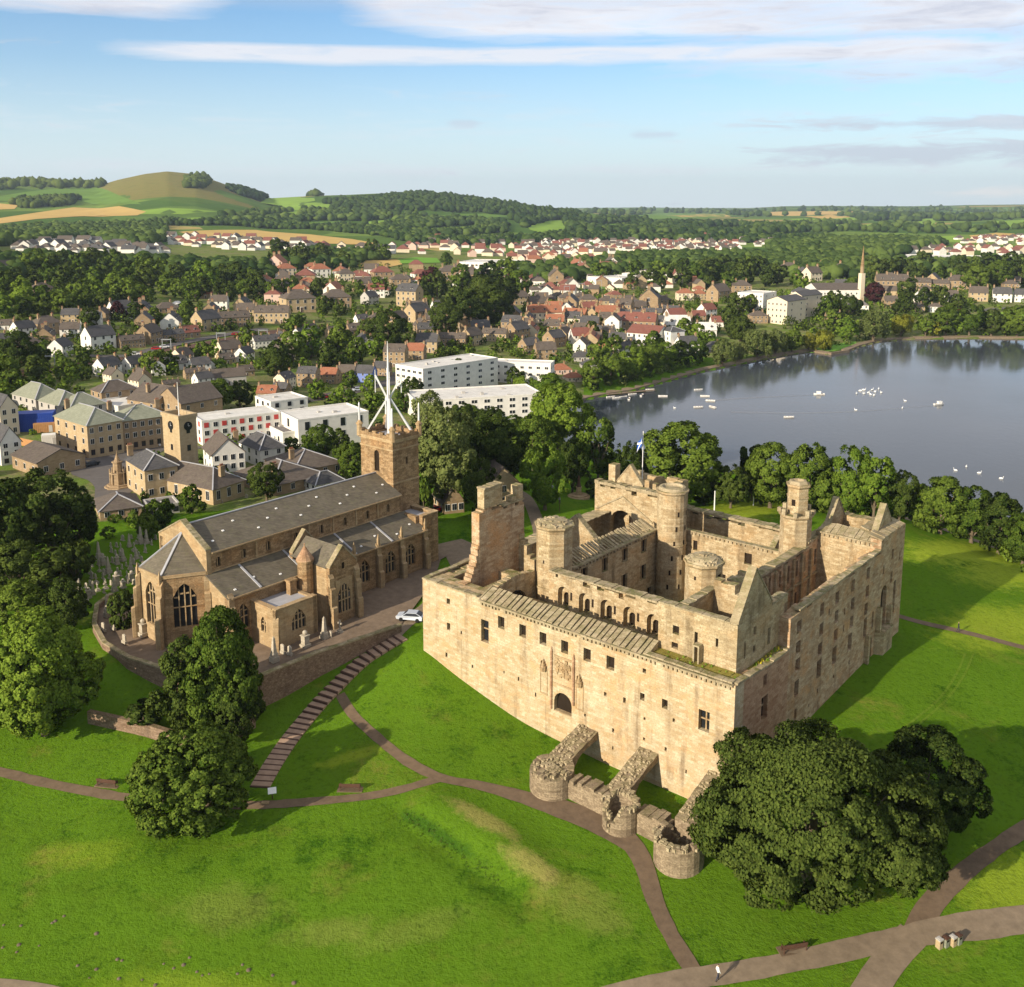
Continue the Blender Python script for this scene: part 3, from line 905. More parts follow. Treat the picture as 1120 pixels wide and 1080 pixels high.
patch('forecourt', [(436, 700), (452, 684), (474, 666), (500, 640), (520, 615), (524, 598), (505, 590), (478, 596), (470, 600), (488, 610), (494, 622), (484, 640), (458, 664), (430, 684)], AL, 0.07)

# stepped path up to the forecourt: broad treads, dark risers
def stepped_path():
    px = [(284, 862), (300, 834), (320, 805), (345, 775), (372, 747), (398, 723), (420, 709), (441, 697)]
    L = smooth_line(hits(px), 0.4)
    s = np.concatenate([[0], np.cumsum(np.hypot(*np.diff(L, axis=0).T))])
    n = 30
    mb = MB()
    ss = np.linspace(0, s[-1], n + 1)
    P = np.column_stack([np.interp(ss, s, L[:, i]) for i in (0, 1)])
    Z = TZ(P[:, 0], P[:, 1])
    for i in range(n):
        p, q = P[i], P[i + 1]
        e = (q - p) / np.hypot(*(q - p))
        nn = np.array([-e[1], e[0]]) * 1.25
        zt = max(Z[i + 1], Z[i]) + 0.10
        r = e * 0.24
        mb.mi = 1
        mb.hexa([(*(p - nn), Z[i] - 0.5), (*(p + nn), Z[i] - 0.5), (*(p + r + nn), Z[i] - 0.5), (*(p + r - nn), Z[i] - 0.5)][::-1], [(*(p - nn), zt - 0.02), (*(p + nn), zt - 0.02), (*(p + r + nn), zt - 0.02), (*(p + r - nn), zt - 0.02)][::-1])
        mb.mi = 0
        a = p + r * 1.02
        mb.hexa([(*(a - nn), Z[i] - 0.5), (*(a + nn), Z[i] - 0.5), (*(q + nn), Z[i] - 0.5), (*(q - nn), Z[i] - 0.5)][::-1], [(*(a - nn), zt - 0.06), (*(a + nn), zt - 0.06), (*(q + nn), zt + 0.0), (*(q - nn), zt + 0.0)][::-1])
    tag(mb.build('stepped_path', [M['step'], M['riser']]), kind='structure')


stepped_path()
# ------------------------------------------------------------------ masonry helpers (local frame: x = b, y = a)
def jag(seed, amp, step=1.0):
    rs = np.random.RandomState(seed)
    tab = np.where(rs.rand(400) < .22, rs.uniform(-2.6, -1, 400), rs.uniform(-1, .4, 400)) * amp
    return lambda s: float(tab[int(abs(s) / step) % 400])


def wall(mb, p0, p1, n, t, z0, top, ops=(), step=1.3):
    """wall whose outer face runs p0 -> p1 (pairs a, b), thickness t along the inward normal n; ops are (s, z, width, height, arched)"""
    p0, p1, n = np.array(p0, float), np.array(p1, float), np.array(n, float)
    L = np.hypot(*(p1 - p0))
    e = (p1 - p0) / L
    topf = top if callable(top) else (lambda s: top)
    sb = {0.0, L}
    zb = {z0}
    for s, z, w, h, ar in ops:
        sb |= {s - w / 2, s + w / 2}
        zb |= {z, z + h}
    k = step
    while k < L - 0.2:
        if min(abs(k - q) for q in sb) > 0.25: sb.add(k)
        k += step
    sb = sorted(q for q in sb if -1e-6 <= q <= L + 1e-6)
    zb = sorted(zb)
    def P(s, d, z):
        q = p0 + e * s + n * d
        return (q[1], q[0], z)
    def hole(s, z):
        return any(o[0] - o[2] / 2 < s < o[0] + o[2] / 2 and o[1] < z < o[1] + o[3] for o in ops)
    nS = len(sb) - 1
    tops = [topf((sb[i] + sb[i + 1]) / 2) for i in range(nS)]
    for i in range(nS):
        s0, s1 = sb[i], sb[i + 1]
        zz = [z for z in zb if z < tops[i] - 0.05] + [tops[i]]
        for j in range(len(zz) - 1):
            za, zc = zz[j], zz[j + 1]
            if hole((s0 + s1) / 2, (za + zc) / 2): continue
            mb.quad(P(s0, 0, za), P(s1, 0, za), P(s1, 0, zc), P(s0, 0, zc))
            mb.quad(P(s1, t, za), P(s0, t, za), P(s0, t, zc), P(s1, t, zc))
        mb.quad(P(s0, 0, tops[i]), P(s1, 0, tops[i]), P(s1, t, tops[i]), P(s0, t, tops[i]))
        if i + 1 < nS and abs(tops[i] - tops[i + 1]) > 0.01:
            lo, hi = sorted((tops[i], tops[i + 1]))
            mb.quad(P(s1, 0, lo), P(s1, t, lo), P(s1, t, hi), P(s1, 0, hi))
    for s, tp in ((0.0, tops[0]), (L, tops[-1])):
        mb.quad(P(s, 0, z0), P(s, t, z0), P(s, t, tp), P(s, 0, tp))
    for s, z, w, h, ar in ops:
        a, b = s - w / 2, s + w / 2
        mb.quad(P(a, 0, z), P(a, t, z), P(a, t, z + h), P(a, 0, z + h))
        mb.quad(P(b, 0, z), P(b, t, z), P(b, t, z + h), P(b, 0, z + h))
        mb.quad(P(a, 0, z), P(b, 0, z), P(b, t, z), P(a, t, z))
        mb.quad(P(a, 0, z + h), P(b, 0, z + h), P(b, t, z + h), P(a, t, z + h))
        if ar:
            r = w / 2
            rise = min(r * (1.25 if ar == 2 else 1.0), h * 0.8)
            zs = z + h - rise
            N = 8
            arc = []
            for q in range(N + 1):
                th = math.pi * q / N
                if ar == 2:      # pointed
                    x = -math.cos(th)
                    arc.append((s + r * x, zs + rise * (1 - abs(x) ** 1.6)))
                else:
                    arc.append((s - r * math.cos(th), zs + rise * math.sin(th)))
            for q in range(N):
                (sa, za), (sc, zc) = arc[q], arc[q + 1]
                for dd in (0.0, t):
                    mb.quad(P(sa, dd, za), P(sc, dd, zc), P(sc, dd, z + h), P(sa, dd, z + h))
                mb.quad(P(sa, 0, za), P(sc, 0, zc), P(sc, t, zc), P(sa, t, za))


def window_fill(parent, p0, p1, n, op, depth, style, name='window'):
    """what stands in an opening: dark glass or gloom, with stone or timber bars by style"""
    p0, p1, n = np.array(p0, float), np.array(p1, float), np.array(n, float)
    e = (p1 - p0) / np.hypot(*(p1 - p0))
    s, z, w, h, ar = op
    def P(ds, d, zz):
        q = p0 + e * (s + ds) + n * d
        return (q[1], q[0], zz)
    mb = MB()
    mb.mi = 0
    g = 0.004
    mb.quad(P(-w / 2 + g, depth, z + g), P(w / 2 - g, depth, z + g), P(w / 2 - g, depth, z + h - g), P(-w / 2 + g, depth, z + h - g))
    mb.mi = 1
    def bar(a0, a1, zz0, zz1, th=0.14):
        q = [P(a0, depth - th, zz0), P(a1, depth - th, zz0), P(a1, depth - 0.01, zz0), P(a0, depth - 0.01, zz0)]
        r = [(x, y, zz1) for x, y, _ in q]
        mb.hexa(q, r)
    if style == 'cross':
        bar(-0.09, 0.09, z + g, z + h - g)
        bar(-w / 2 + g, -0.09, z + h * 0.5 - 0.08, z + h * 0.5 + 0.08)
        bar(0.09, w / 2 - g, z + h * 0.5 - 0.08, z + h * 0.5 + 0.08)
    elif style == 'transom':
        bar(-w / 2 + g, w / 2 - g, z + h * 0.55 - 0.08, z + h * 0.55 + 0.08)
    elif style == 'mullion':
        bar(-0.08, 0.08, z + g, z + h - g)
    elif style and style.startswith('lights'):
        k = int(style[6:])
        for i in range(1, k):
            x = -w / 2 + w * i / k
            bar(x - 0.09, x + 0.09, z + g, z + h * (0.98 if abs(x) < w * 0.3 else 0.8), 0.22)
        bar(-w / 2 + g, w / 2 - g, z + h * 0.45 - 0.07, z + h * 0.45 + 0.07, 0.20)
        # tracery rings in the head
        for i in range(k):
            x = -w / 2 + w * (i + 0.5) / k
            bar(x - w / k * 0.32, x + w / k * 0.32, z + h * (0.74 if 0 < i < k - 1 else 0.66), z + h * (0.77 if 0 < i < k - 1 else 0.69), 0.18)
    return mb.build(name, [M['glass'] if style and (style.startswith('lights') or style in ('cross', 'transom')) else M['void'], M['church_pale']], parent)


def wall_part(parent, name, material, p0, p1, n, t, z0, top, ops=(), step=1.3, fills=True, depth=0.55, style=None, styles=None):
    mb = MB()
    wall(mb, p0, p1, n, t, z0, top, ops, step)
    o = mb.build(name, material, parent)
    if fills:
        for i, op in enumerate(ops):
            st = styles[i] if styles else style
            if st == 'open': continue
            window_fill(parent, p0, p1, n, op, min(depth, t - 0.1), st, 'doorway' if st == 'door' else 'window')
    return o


def slab_roof(parent, name, a0, a1, b0, b1, z0, z1, along='a', w=0.85, gap=0.10, seed=1, material=None, th=0.16):
    """sloped roof of separate stone slabs; slope runs across from (z0) to (z1)"""
    rs = np.random.RandomState(seed)
    mb = MB()
    lo, hi = (a0, a1) if along == 'a' else (b0, b1)
    k = lo
    while k < hi - 0.2:
        w_ = w * rs.uniform(0.75, 1.3)
        e = min(k + w_ - gap, hi)
        j0, j1 = rs.uniform(-0.07, 0.07, 2)
        tw = rs.uniform(-0.06, 0.06)
        c0, c1 = rs.uniform(0, 0.22, 2)
        if along == 'a':
            q = [(b0 + c0, k), (b1 - c1, k), (b1 - c1, e), (b0 + c0, e)]
            zz = [z0 + j0 - tw, z1 + j1 - tw, z1 + j1 + tw, z0 + j0 + tw]
        else:
            q = [(k, a0 + c0), (e, a0 + c0), (e, a1 - c1), (k, a1 - c1)]
            zz = [z0 + j0 - tw, z0 + j0 + tw, z1 + j1 + tw, z1 + j1 - tw]
        mb.hexa([(x, y, z - th) for (x, y), z in zip(q, zz)], [(x, y, z) for (x, y), z in zip(q, zz)])
        k += w_
    return mb.build(name, material or M['slab'], parent)


def corbels(parent, p0, p1, out, z, step=0.75, size=0.34, proj=0.32, drop=0.45, seed=0, name='corbel_course', material=None, skip=0.06):
    """a line of corbel stones under a projecting string course"""
    rs = np.random.RandomState(seed)
    p0, p1, out = np.array(p0, float), np.array(p1, float), np.array(out, float)
    L = np.hypot(*(p1 - p0))
    e = (p1 - p0) / L
    mb = MB()
    k = 0.3
    def pt(s, d): 
        q = p0 + e * s + out * d
        return (q[1], q[0])
    while k < L - 0.3:
        if rs.rand() > skip:
            q = [pt(k, -0.05), pt(k + size, -0.05), pt(k + size, proj), pt(k, proj)]
            mb.prism(q, z - drop * rs.uniform(0.8, 1.1), z - 0.002)
        k += step * rs.uniform(0.93, 1.07)
    k = 0.0
    while k < L:
        e2 = min(k + rs.uniform(0.8, 1.6), L)
        q = [pt(k, -0.3), pt(e2 - 0.03, -0.3), pt(e2 - 0.03, proj + 0.05), pt(k, proj + 0.05)]
        mb.prism(q, z, z + 0.24 * rs.uniform(0.8, 1.15))
        k = e2
    return mb.build(name, material or M['coping'], parent)


def coping(parent, p0, p1, n, t, top, seed=0, over=0.08, name='coping', material=None, step=1.0, h=0.16):
    rs = np.random.RandomState(seed)
    p0, p1, n = np.array(p0, float), np.array(p1, float), np.array(n, float)
    L = np.hypot(*(p1 - p0))
    e = (p1 - p0) / L
    topf = top if callable(top) else (lambda s: top)
    mb = MB()
    k = 0.0
    while k < L - 0.05:
        e2 = min(k + step * rs.uniform(0.7, 1.3), L)
        z = topf((k + e2) / 2) + rs.uniform(0.0, 0.04)
        q = []
        for s, d in ((k, -over), (e2 - 0.04, -over), (e2 - 0.04, t + over), (k, t + over)):
            w = p0 + e * s + n * d
            q.append((w[1], w[0]))
        mb.prism(q, z + 0.003, z + h * rs.uniform(0.7, 1.4))
        k = e2
    return mb.build(name, material or M['coping'], parent)


def turret(parent, b, a, r, z0, z1, n=8, slits=(), cap=1.0, name='stair_turret', material=None, rot=None, broken=False):
    rot = math.pi / n if rot is None else rot
    mb = MB()
    mb.cyl(b, a, z0, z1, r, r, n, rot, cap=False)
    mb.cyl(b, a, z1 - 0.55, z1 - 0.25, r, r + 0.28, n, rot, cap=False)
    mb.cyl(b, a, z1 - 0.25, z1 + 0.05, r + 0.28, r + 0.28, n, rot, cap=True)
    mb.cyl(b, a, z0 + (z1 - z0) * 0.55, z0 + (z1 - z0) * 0.55 + 0.25, r + 0.12, r + 0.12, n, rot)
    o = mb.build(name, material or M['inner_stone'], parent)
    if cap:
        m2 = MB()
        if broken:
            m2.lathe(b, a, [(z1 + 0.05, r - 0.1), (z1 + 0.5, r - 0.3), (z1 + 0.55, r - 0.7), (z1 + 0.15, r - 0.9)], n, rot)
        else:
            m2.lathe(b, a, [(z1 + 0.05, r + 0.02), (z1 + cap * 0.42, r * 0.70), (z1 + cap * .6, 0.4)], n, rot)
            rq = np.random.RandomState(int(a * 10))
            for k in range(60):
                th, rr, s_ = rq.uniform(0, 6.28), r * rq.rand() ** .5 * .95, rq.uniform(.1, .28)
                x, y = b + rr * math.cos(th), a + rr * math.sin(th)
                zc = z1 + .05 + cap * .6 * (1 - rr / r)
                m2.box(x - s_, x + s_, y - s_, y + s_, zc - .1, zc + rq.uniform(.08, .3))
        m2.build('turret_cap', M['slab'], o)
    for th, z, w, h in slits:
        m2 = MB()
        c, s = math.cos(th), math.sin(th)
        rr = r * (math.cos(math.pi / n) if n <= 8 else 1.0) + 0.02
        p = Vector((b + c * rr, a + s * rr, z))
        t = Vector((-s, c, 0)) * w / 2
        m2.quad(p - t, p + t, p + t + Vector((0, 0, h)), p - t + Vector((0, 0, h)))
        m2.build('window', M['void'], o)
    return o


# ------------------------------------------------------------------ the palace
PAL = empty('ruined_palace', (ORG[0], ORG[1], 0.0), PAL_ROT, 'huge square roofless palace of pale golden sandstone with corner towers and a courtyard', 'palace')
NB, NA = (0, 1), (1, 0)          # inward normals in (a, b)
E_OPS = [(45.3, 15.5, .65, .8), (45.3, 11.5, .65, 1.1), (45.8, 7.2, .4, .7), (42.8, 11.6, .3, .5), (40.7, 7.1, .3, .5), (38.3, 11.7, 1.4, 3.3),
         (35.3, 14.6, 1.15, 1.75), (31.5, 14.5, 1.15, 1.75), (28.0, 14.4, 1.15, 1.75), (24.4, 14.3, 1.15, 1.75), (20.8, 14.3, 1.15, 1.75), (17.2, 14.3, 1.2, 1.8), (12.2, 15.45, .5, .6),
         (12.4, 11.8, .65, .95), (17.9, 10.5, .4, .55), (15.0, 10.55, .4, .75), (21.0, 6.6, .3, .4), (16.6, 6.0, .3, .55), (12.0, 9.3, .3, .4), (12.0, 6.6, .3, .4), (16.6, 3.6, .2, .5),
         (29.2, 6.6, .25, .6), (32.2, 7.9, .25, .6), (34.8, 8.15, .2, .4), (9.2, 11.8, .8, 1.2), (7.9, 10.5, .3, .5), (8.9, 6.3, .3, .55), (3.85, 10.8, 1.45, 2.6), (6.0, 4.5, .2, .5),
         (24.6, 5.75, 2.9, 2.9)]
E_STY = [None] * len(E_OPS)
E_STY[5] = 'transom'
E_STY[27] = 'cross'
E_STY[29] = 'door'
ops = [(50.5 - a, z, w, h, 1 if i == 29 else 0) for i, (a, z, w, h) in enumerate(E_OPS)]
jz = jag(3, 0.12)
wall_part(PAL, 'east_wall', M['east_stone'], (50.5, 0), (0, 0), NB, 2.2, -2.0, lambda s: 17.75 + (0.25 if s < 11.3 else 0), ops, 1.6, True, 0.7, None, E_STY)
corbels(PAL, (39.2, 0), (0.2, 0), (0, -1), 17.62, 0.62, 0.30, 0.30, 0.42, 4)
# north wall, three heights
for i, (nm, mt, b0, b1, tp) in enumerate((('north_wall_east_bay', 'red_stone', 2.203, 14.4, lambda s: 17.0 + 0.7 * max(0, 1 - (s + 2.2) / 9)), ('north_wall', 'north_stone', 14.4, 45.6, lambda s: 21.2 + jag(8, .18)(s)), ('north_west_tower_wall', 'north_stone', 45.6, 56.0, lambda s: 23.0))):
    N_OPS = [(7.8, 14.7, 1.0, 1.5, 'transom'), (7.9, 10.3, 1.7, 3.1, 'cross6'), (11.2, 4.0, .5, 1.2, None), (2.4, 9.2, .3, .5, None)] if i == 0 else \
            [(17.1, 18.3, 1.4, 1.7, None), (17.1, 15.5, 1.4, 1.7, 'cross'), (17.2, 13.1, 1.4, 1.7, 'cross'), (17.2, 9.6, 1.3, 2.2, None), (17.3, 6.3, .7, 1.5, None)] + \
            [(24.3, 18.3, 1.3, 1.75, None), (24.4, 15.4, 1.3, 1.8, None), (24.3, 12.6, 1.35, 1.8, None), (24.3, 9.4, 1.5, 2.6, None), (24.2, 7.2, .5, .7, None), (21.5, 6.3, .35, .5, None), (26.8, 17.5, .5, .9, None)] + \
            [(29.4, 18.3, 1.3, 1.75, None), (29.5, 15.5, 1.3, 1.8, None), (29.6, 12.8, 1.3, 1.75, None), (29.5, 9.4, 1.5, 2.6, None), (29.7, 7.2, .5, .6, None), (32.4, 15.7, .5, 1.0, None), (32.4, 13.2, .5, 1.0, None)] + \
            [(35.1, 18.3, 1.3, 1.75, None), (35.3, 15.5, 1.3, 1.8, None), (35.3, 12.8, 1.3, 1.75, None), (35.1, 9.4, 1.5, 2.6, None), (35.3, 7.2, .5, .6, None)] + \
            [(40.8, 18.4, 1.3, 1.8, None), (40.9, 15.6, 1.3, 1.8, None), (40.8, 12.9, 1.3, 1.8, None), (40.9, 9.4, 1.3, 3.0, None), (43.9, 9.8, .7, 2.6, None), (43.0, 4.4, 2.2, 4.4, None)] if i == 1 else \
            [(48.1, 8.6, 2.4, 6.6, None), (52.8, 9.2, 1.1, 5.4, None), (51.0, 14.8, .9, 1.8, None), (50.9, 18.6, .8, 1.6, None), (47.3, 17.2, .7, 1.5, None), (54.2, 17.6, .5, 1.2, None)]
    ops = [(b - b0, z, w, h, 1 if w > 2 else 0) for b, z, w, h, s_ in N_OPS]
    wall_part(PAL, nm, M[mt], (0, b0), (0, b1), NA, 1.6, -1.0, tp, ops, 1.6, True, 0.6, None, [('cross' if o[4] == 'cross6' else o[4]) for o in N_OPS])
coping(PAL, (0, 17.0), (0, 45.6), NA, 0.7, 21.25, 5, 0.10, step=1.4, h=0.24)
coping(PAL, (0.9, 17.0), (0.9, 45.6), NA, 0.7, 20.2, 6, 0.0, step=1.6, h=0.2)
wall_part(PAL, 'west_wall', M['inner_stone'], (1.61, 56), (50.5, 56), (0, -1), 1.8, 0.0, lambda s: 17.9 + jag(5, .3)(s) + (5.0 if s < 9.4 else 0) + (4.2 if s > 37.4 else 0))
coping(PAL, (11, 56), (39, 56), (0, -1), 1.8, 17.95, 8, 0.15, step=1.1, h=0.35)
wall_part(PAL, 'south_wall', M['inner_stone'], (50.5, 2.203), (50.5, 54.19), (-1, 0), 1.8, 0.0, lambda s: 18.0 + jag(6, .2)(s) + (4.2 if s > 42 else 0))
# south-east tower: flat wall head round an open shaft
mb = MB()
for a0, a1, b0, b1 in ((39.5, 41.6, 2.2, 11.5), (47.6, 48.7, 2.2, 11.5), (41.6, 47.6, 9.6, 11.5), (41.6, 47.6, 2.2, 3.4)):
    mb.box(b0, b1, a0, a1, 3.0, 17.95)
mb.box(3.4, 9.6, 41.6, 47.6, 3.0, 9.0)
mb.build('south_east_tower_head', M['inner_stone'], PAL)
for k, (p0, p1, n) in enumerate((((50.5, 0), (39.6, 0), NB), ((50.5, 0.6), (50.5, 12), (-1, 0)))):
    coping(PAL, p0, p1, n, 0.55, 18.02, 11 + k, 0.12, step=1.2, h=0.2)
# tall broken wall with chimney stacks at the head of the south range
mb = MB()
def tall_top(s):
    return 28.4 - s * 0.075 + jag(9, .25)(s)
wall(mb, (44.0, 5.3), (44.0, 15.6), NA, 1.5, 5.0, tall_top, (), 0.9)
rs = np.random.RandomState(12)
for k in range(11):       # ragged toothing that sweeps out to the wall head
    z = 17.6 + k * 0.5
    b0 = 2.3 + 3.0 * (k / 11.0) ** 0.42 + rs.uniform(-.12, .12)
    mb.box(b0, 5.3, 44.05 + .02 * (k % 2), 45.45 - .02 * (k % 2), z - 0.004 if k else 9.0, z + 0.5)
mb.build('broken_wall', M['north_stone'], PAL)
mb = MB()
mb.box(6.5, 10.6, 44.1, 45.4, 28.3, 31.2)
mb.build('chimney_stack', M['inner_stone'], PAL)
mb = MB()
mb.box(14.1, 15.4, 44.1, 45.4, 27.6, 30.2)
mb.box(12.6, 14.1, 44.2, 45.3, 27.6, 28.7)
st = mb.build('chimney_stack', M['inner_stone'], PAL)
coping(PAL, (44.1, 6.5), (44.1, 10.6), NA, 1.3, 31.2, 21, 0.15, step=0.9, h=0.22)
coping(PAL, (44.0, 10.7), (44.0, 15.6), NA, 1.5, 27.75, 22, 0.1, step=0.9, h=0.22)
wall_part(PAL, 'broken_wall_stub', M['inner_stone'], (44.6, 15.6), (41.0, 15.6), (0, -1), 1.2, 6.0, lambda s: 23.0 - s * 1.0 + jag(14, .9, .7)(s), (), 0.7)
# east range: hall behind the wall walk
slab_roof(PAL, 'wall_walk_roof', 11.8, 39.5, -0.1, 2.75, 17.95, 18.95, 'a', 0.85, 0.20, 3)
mb = MB()
mb.hexa([(.05, 11.9, 17.2), (2.6, 11.9, 17.2), (2.6, 39.4, 17.2), (.05, 39.4, 17.2)], [(.05, 11.9, 17.76), (2.6, 11.9, 18.62), (2.6, 39.4, 18.62), (.05, 39.4, 17.76)])
mb.build('wall_head', M['inner_stone'], PAL)
mb = MB()
mb.box(2.2, 9.6, 12.25, 38.6, 4.0, 9.5)
mb.box(7.2, 9.6, 12.25, 38.6, 9.503, 15.45)
mb.build('hall_floor', M['inner_stone'], PAL)
H_OPS = []
for a in (31.9, 28.2, 24.5, 20.75, 17.0):
    H_OPS.append((34.5 - a, 15.5, 1.9, 3.1, 1))
mbh_sty = ['open'] * 5
wall_part(PAL, 'hall_inner_wall', M['inner_stone'], (34.5, 9.6), (12.3, 9.6), NB, 0.9, 9.0, lambda s: 20.2 + jag(10, .35)(s), H_OPS, 1.2, True, 0.5, None, mbh_sty)
S_OPS = []
for s, z, w, h, ar in H_OPS:
    S_OPS += [(s, 15.5, 1.15, 2.0, 1), (s + 1.35, 16.6, 0.5, 1.4, 1)]
H2 = [(s, 15.5, 1.1, 2.0, 1) for s, *_ in H_OPS]
wall_part(PAL, 'hall_passage_wall', M['inner_stone'], (34.5, 10.5), (12.3, 10.5), NB, 0.7, 9.0, 20.0, H2, 1.2, True, 0.5, None, ['door'] * 5)
for s, *_ in H_OPS:      # small dark lights beside each arch
    window_fill(PAL, (34.5, 9.6), (15.2, 9.6), NB, (s + 1.42, 16.9, 0.36, 1.2, 0), -0.012, None)
coping(PAL, (34.5, 9.6), (12.3, 9.6), NB, 1.6, 20.25, 16, 0.1, step=0.8, h=0.25)
wall_part(PAL, 'hall_end_wall', M['inner_stone'], (38.6, 2.4), (38.6, 11.5), NA, 1.0, 6.0, lambda s: 19.4 - abs(s - 4.5) * 0.15, [(4.6, 9.5, 5.6, 7.6, 1)], 0.9, True, 0.9, None, [None])
# courtyard turrets
PI = math.pi
turret(PAL, 13.6, 36.6, 2.75, 5.0, 26.0, 8, [(PI * 1.25 * 0 - PI * .5, 17.6, .6, 1.4), (PI, 20.5, .25, .5), (-PI * .75, 13.0, .4, .9)], 1.1)
turret(PAL, 14.3, 12.3, 2.45, 5.0, 25.9, 8, [(-PI * .5, 21.5, .8, 3.0), (PI, 23.8, .3, .5), (PI, 18.8, .3, .5)], 1.5)
sl = []
for z in (9, 11.5, 14, 16.5, 19, 21.5):
    for th in (-PI * .78, -PI * .55, -PI * .3, PI * .97):
        sl.append((th + 0.05 * z, z, .32, .85))
turret(PAL, 41.3, 33.2, 2.45, 5.0, 25.6, 20, sl, 0.7, broken=True, name='round_stair_turret')
turret(PAL, 42.3, 12.0, 2.35, 5.0, 25.6, 8, [(PI, 17.5, .35, .7), (-PI * .5, 19.0, .35, .8)], 0.0, name='stair_turret')
turret(PAL, 42.5, 12.0, 1.65, 25.6, 30.2, 6, [(PI, 27.0, .6, 1.0)], 0.5, name='turret_cap_house', broken=True)
for k in range(8):
    mb = MB()
    t = PI / 8 + k * PI / 4
    mb.box(42.3 + 2.45 * math.cos(t) - .3, 42.3 + 2.45 * math.cos(t) + .3, 12 + 2.45 * math.sin(t) - .3, 12 + 2.45 * math.sin(t) + .3, 25.66, 26.3 + 0.3 * (k % 2))
    mb.build('merlon', M['coping'], PAL)
# south range
ops = [(b - 13.0, 15.6, 1.7, 2.2, 0) for b in (19.3, 24.8, 30.4, 36.0)] + [(b - 13.0, 10.9, 1.7, 2.6, 0) for b in (24.8, 30.4, 36.0)] + [(b - 13.0, 6.8, 1.5, 2.2, 0) for b in (20.0, 27.5, 33.5, 38.0)]
wall_part(PAL, 'south_range_courtyard_wall', M['inner_stone'], (35.2, 13.0), (35.2, 42.0), NA, 1.3, 4.0, 18.5, ops, 1.5, True, 0.5, 'mullion')
corbels(PAL, (35.2, 16), (35.2, 40), (-1, 0), 18.52, 0.9, 0.34, 0.3, 0.4, 9)
slab_roof(PAL, 'wall_walk_roof', 35.4, 38.3, 16.2, 40.0, 18.75, 19.9, 'b', 0.80, 0.46, 5)
slab_roof(PAL, 'wall_walk_roof', 46.5, 50.5, 16.0, 44.0, 18.6, 18.1, 'b', 1.1, 0.06, 15)
mb = MB()
mb.box(11.5, 43.0, 36.5, 48.7, 4.0, 11.5)
mb.build('south_range_floor', M['inner_stone'], PAL)
def gable_wall(parent, p0, p1, n, t, z0, ze, za, material, name='gable', cop=True, seed=0, apex=0.5):
    p0, p1 = np.array(p0, float), np.array(p1, float)
    L = np.hypot(*(p1 - p0))
    n = np.array(n, float)
    e = (p1 - p0) / L
    prof = [(0, z0), (L, z0), (L, ze), (L * apex, za), (0, ze)]
    def P(s, d, z):
        q = p0 + e * s + n * d
        return (q[1], q[0], z)
    mb = MB()
    f = [P(s, 0, z) for s, z in prof]
    b = [P(s, t, z) for s, z in prof]
    mb.add(f + b, [(0, 1, 2, 3, 4), (9, 8, 7, 6, 5)] + [(i, (i + 1) % 5, 5 + (i + 1) % 5, 5 + i) for i in range(5)])
    o = mb.build(name, material, parent)
    if cop:
        m2 = MB()
        rs = np.random.RandomState(seed)
        for (s0, za0), (s1, za1) in (((0, ze), (L * apex, za)), ((L, ze), (L * apex, za))):
            N = max(3, int(math.hypot(s1 - s0, za1 - za0) / 0.9))
            for k in range(N):
                f0, f1 = k / N, (k + 0.94) / N
                pts0, pts1 = [], []
                for ff in (f0, f1):
                    s, z = s0 + (s1 - s0) * ff, za0 + (za1 - za0) * ff
                    pts0 += [P(s, -0.1, z + 0.01), P(s, t + 0.1, z + 0.01)]
                    pts1 += [P(s, -0.1, z + 0.26), P(s, t + 0.1, z + 0.26)]
                m2.hexa([pts0[0], pts0[1], pts0[3], pts0[2]], [pts1[0], pts1[1], pts1[3], pts1[2]])
        m2.build('gable_coping', M['coping'], o)
    return o
gable_wall(PAL, (47.5, 27.0), (37.6, 27.0), NB, 0.9, 11.0, 18.4, 22.6, M['inner_stone'], seed=3)
# south-west tower block
wall_part(PAL, 'south_west_tower_wall', M['inner_stone'], (50.2, 43.2), (35.6, 43.2), NB, 1.2, 4.0, lambda s: 23.1 + jag(24, .4)(s), [(5.9, 13.2, 5.2, 6.0, 1)], 1.1, False)
wall_part(PAL, 'chamber_wall', M['inner_stone'], (50.2, 46.5), (35.6, 46.5), NB, 0.6, 4.0, 21.0, [(6.2, 14.6, 2.0, 3.6, 1)], 1.5, True, 0.4)
wall_part(PAL, 'south_west_tower_side_wall', M['inner_stone'], (38.6, 44.4), (38.6, 56), NA, 1.2, 4.0, 23.0, [(3.5, 18.8, .8, 1.4, 0), (8.5, 18.8, .8, 1.4, 0)], 1.4)
wall_part(PAL, 'south_west_tower_back_wall', M['inner_stone'], (38.6, 55.0), (50.3, 55.0), (0, -1), 1.0, 4.0, lambda s: 23.3 + jag(25, .4)(s), (), 1.1)
mb = MB()
mb.box(44.4, 54.0, 39.8, 49.0, 20.8, 21.4)
mb.build('tower_floor', M['slab'], PAL)
coping(PAL, (50.2, 43.2), (36.0, 43.2), NB, 1.2, 23.15, 26, 0.15, step=1.0, h=0.5)
gable_wall(PAL, (46.9, 45.2), (41.4, 45.2), NB, 0.7, 21.0, 23.6, 27.0, M['inner_stone'], seed=4)
mb = MB()
mb.box(44.8, 46.4, 47.0, 48.4, 21.0, 26.6)
mb.build('chimney_stack', M['inner_stone'], PAL)
mb = MB()
mb.box(44.9, 46.0, 40.0, 40.9, 21.0, 25.0)
mb.box(44.9, 46.0, 38.6, 39.3, 21.0, 24.6)
mb.build('chimney_stack', M['inner_stone'], PAL)
m2 = MB()
for s0, s1, z0, z1 in ((44.3, 38.0, 21.8, 18.2), (44.3, 49.8, 21.8, 18.6)):
    m2.bar((43.12, s0, z0), (43.12, s1, z1), 0.18, 0.28)
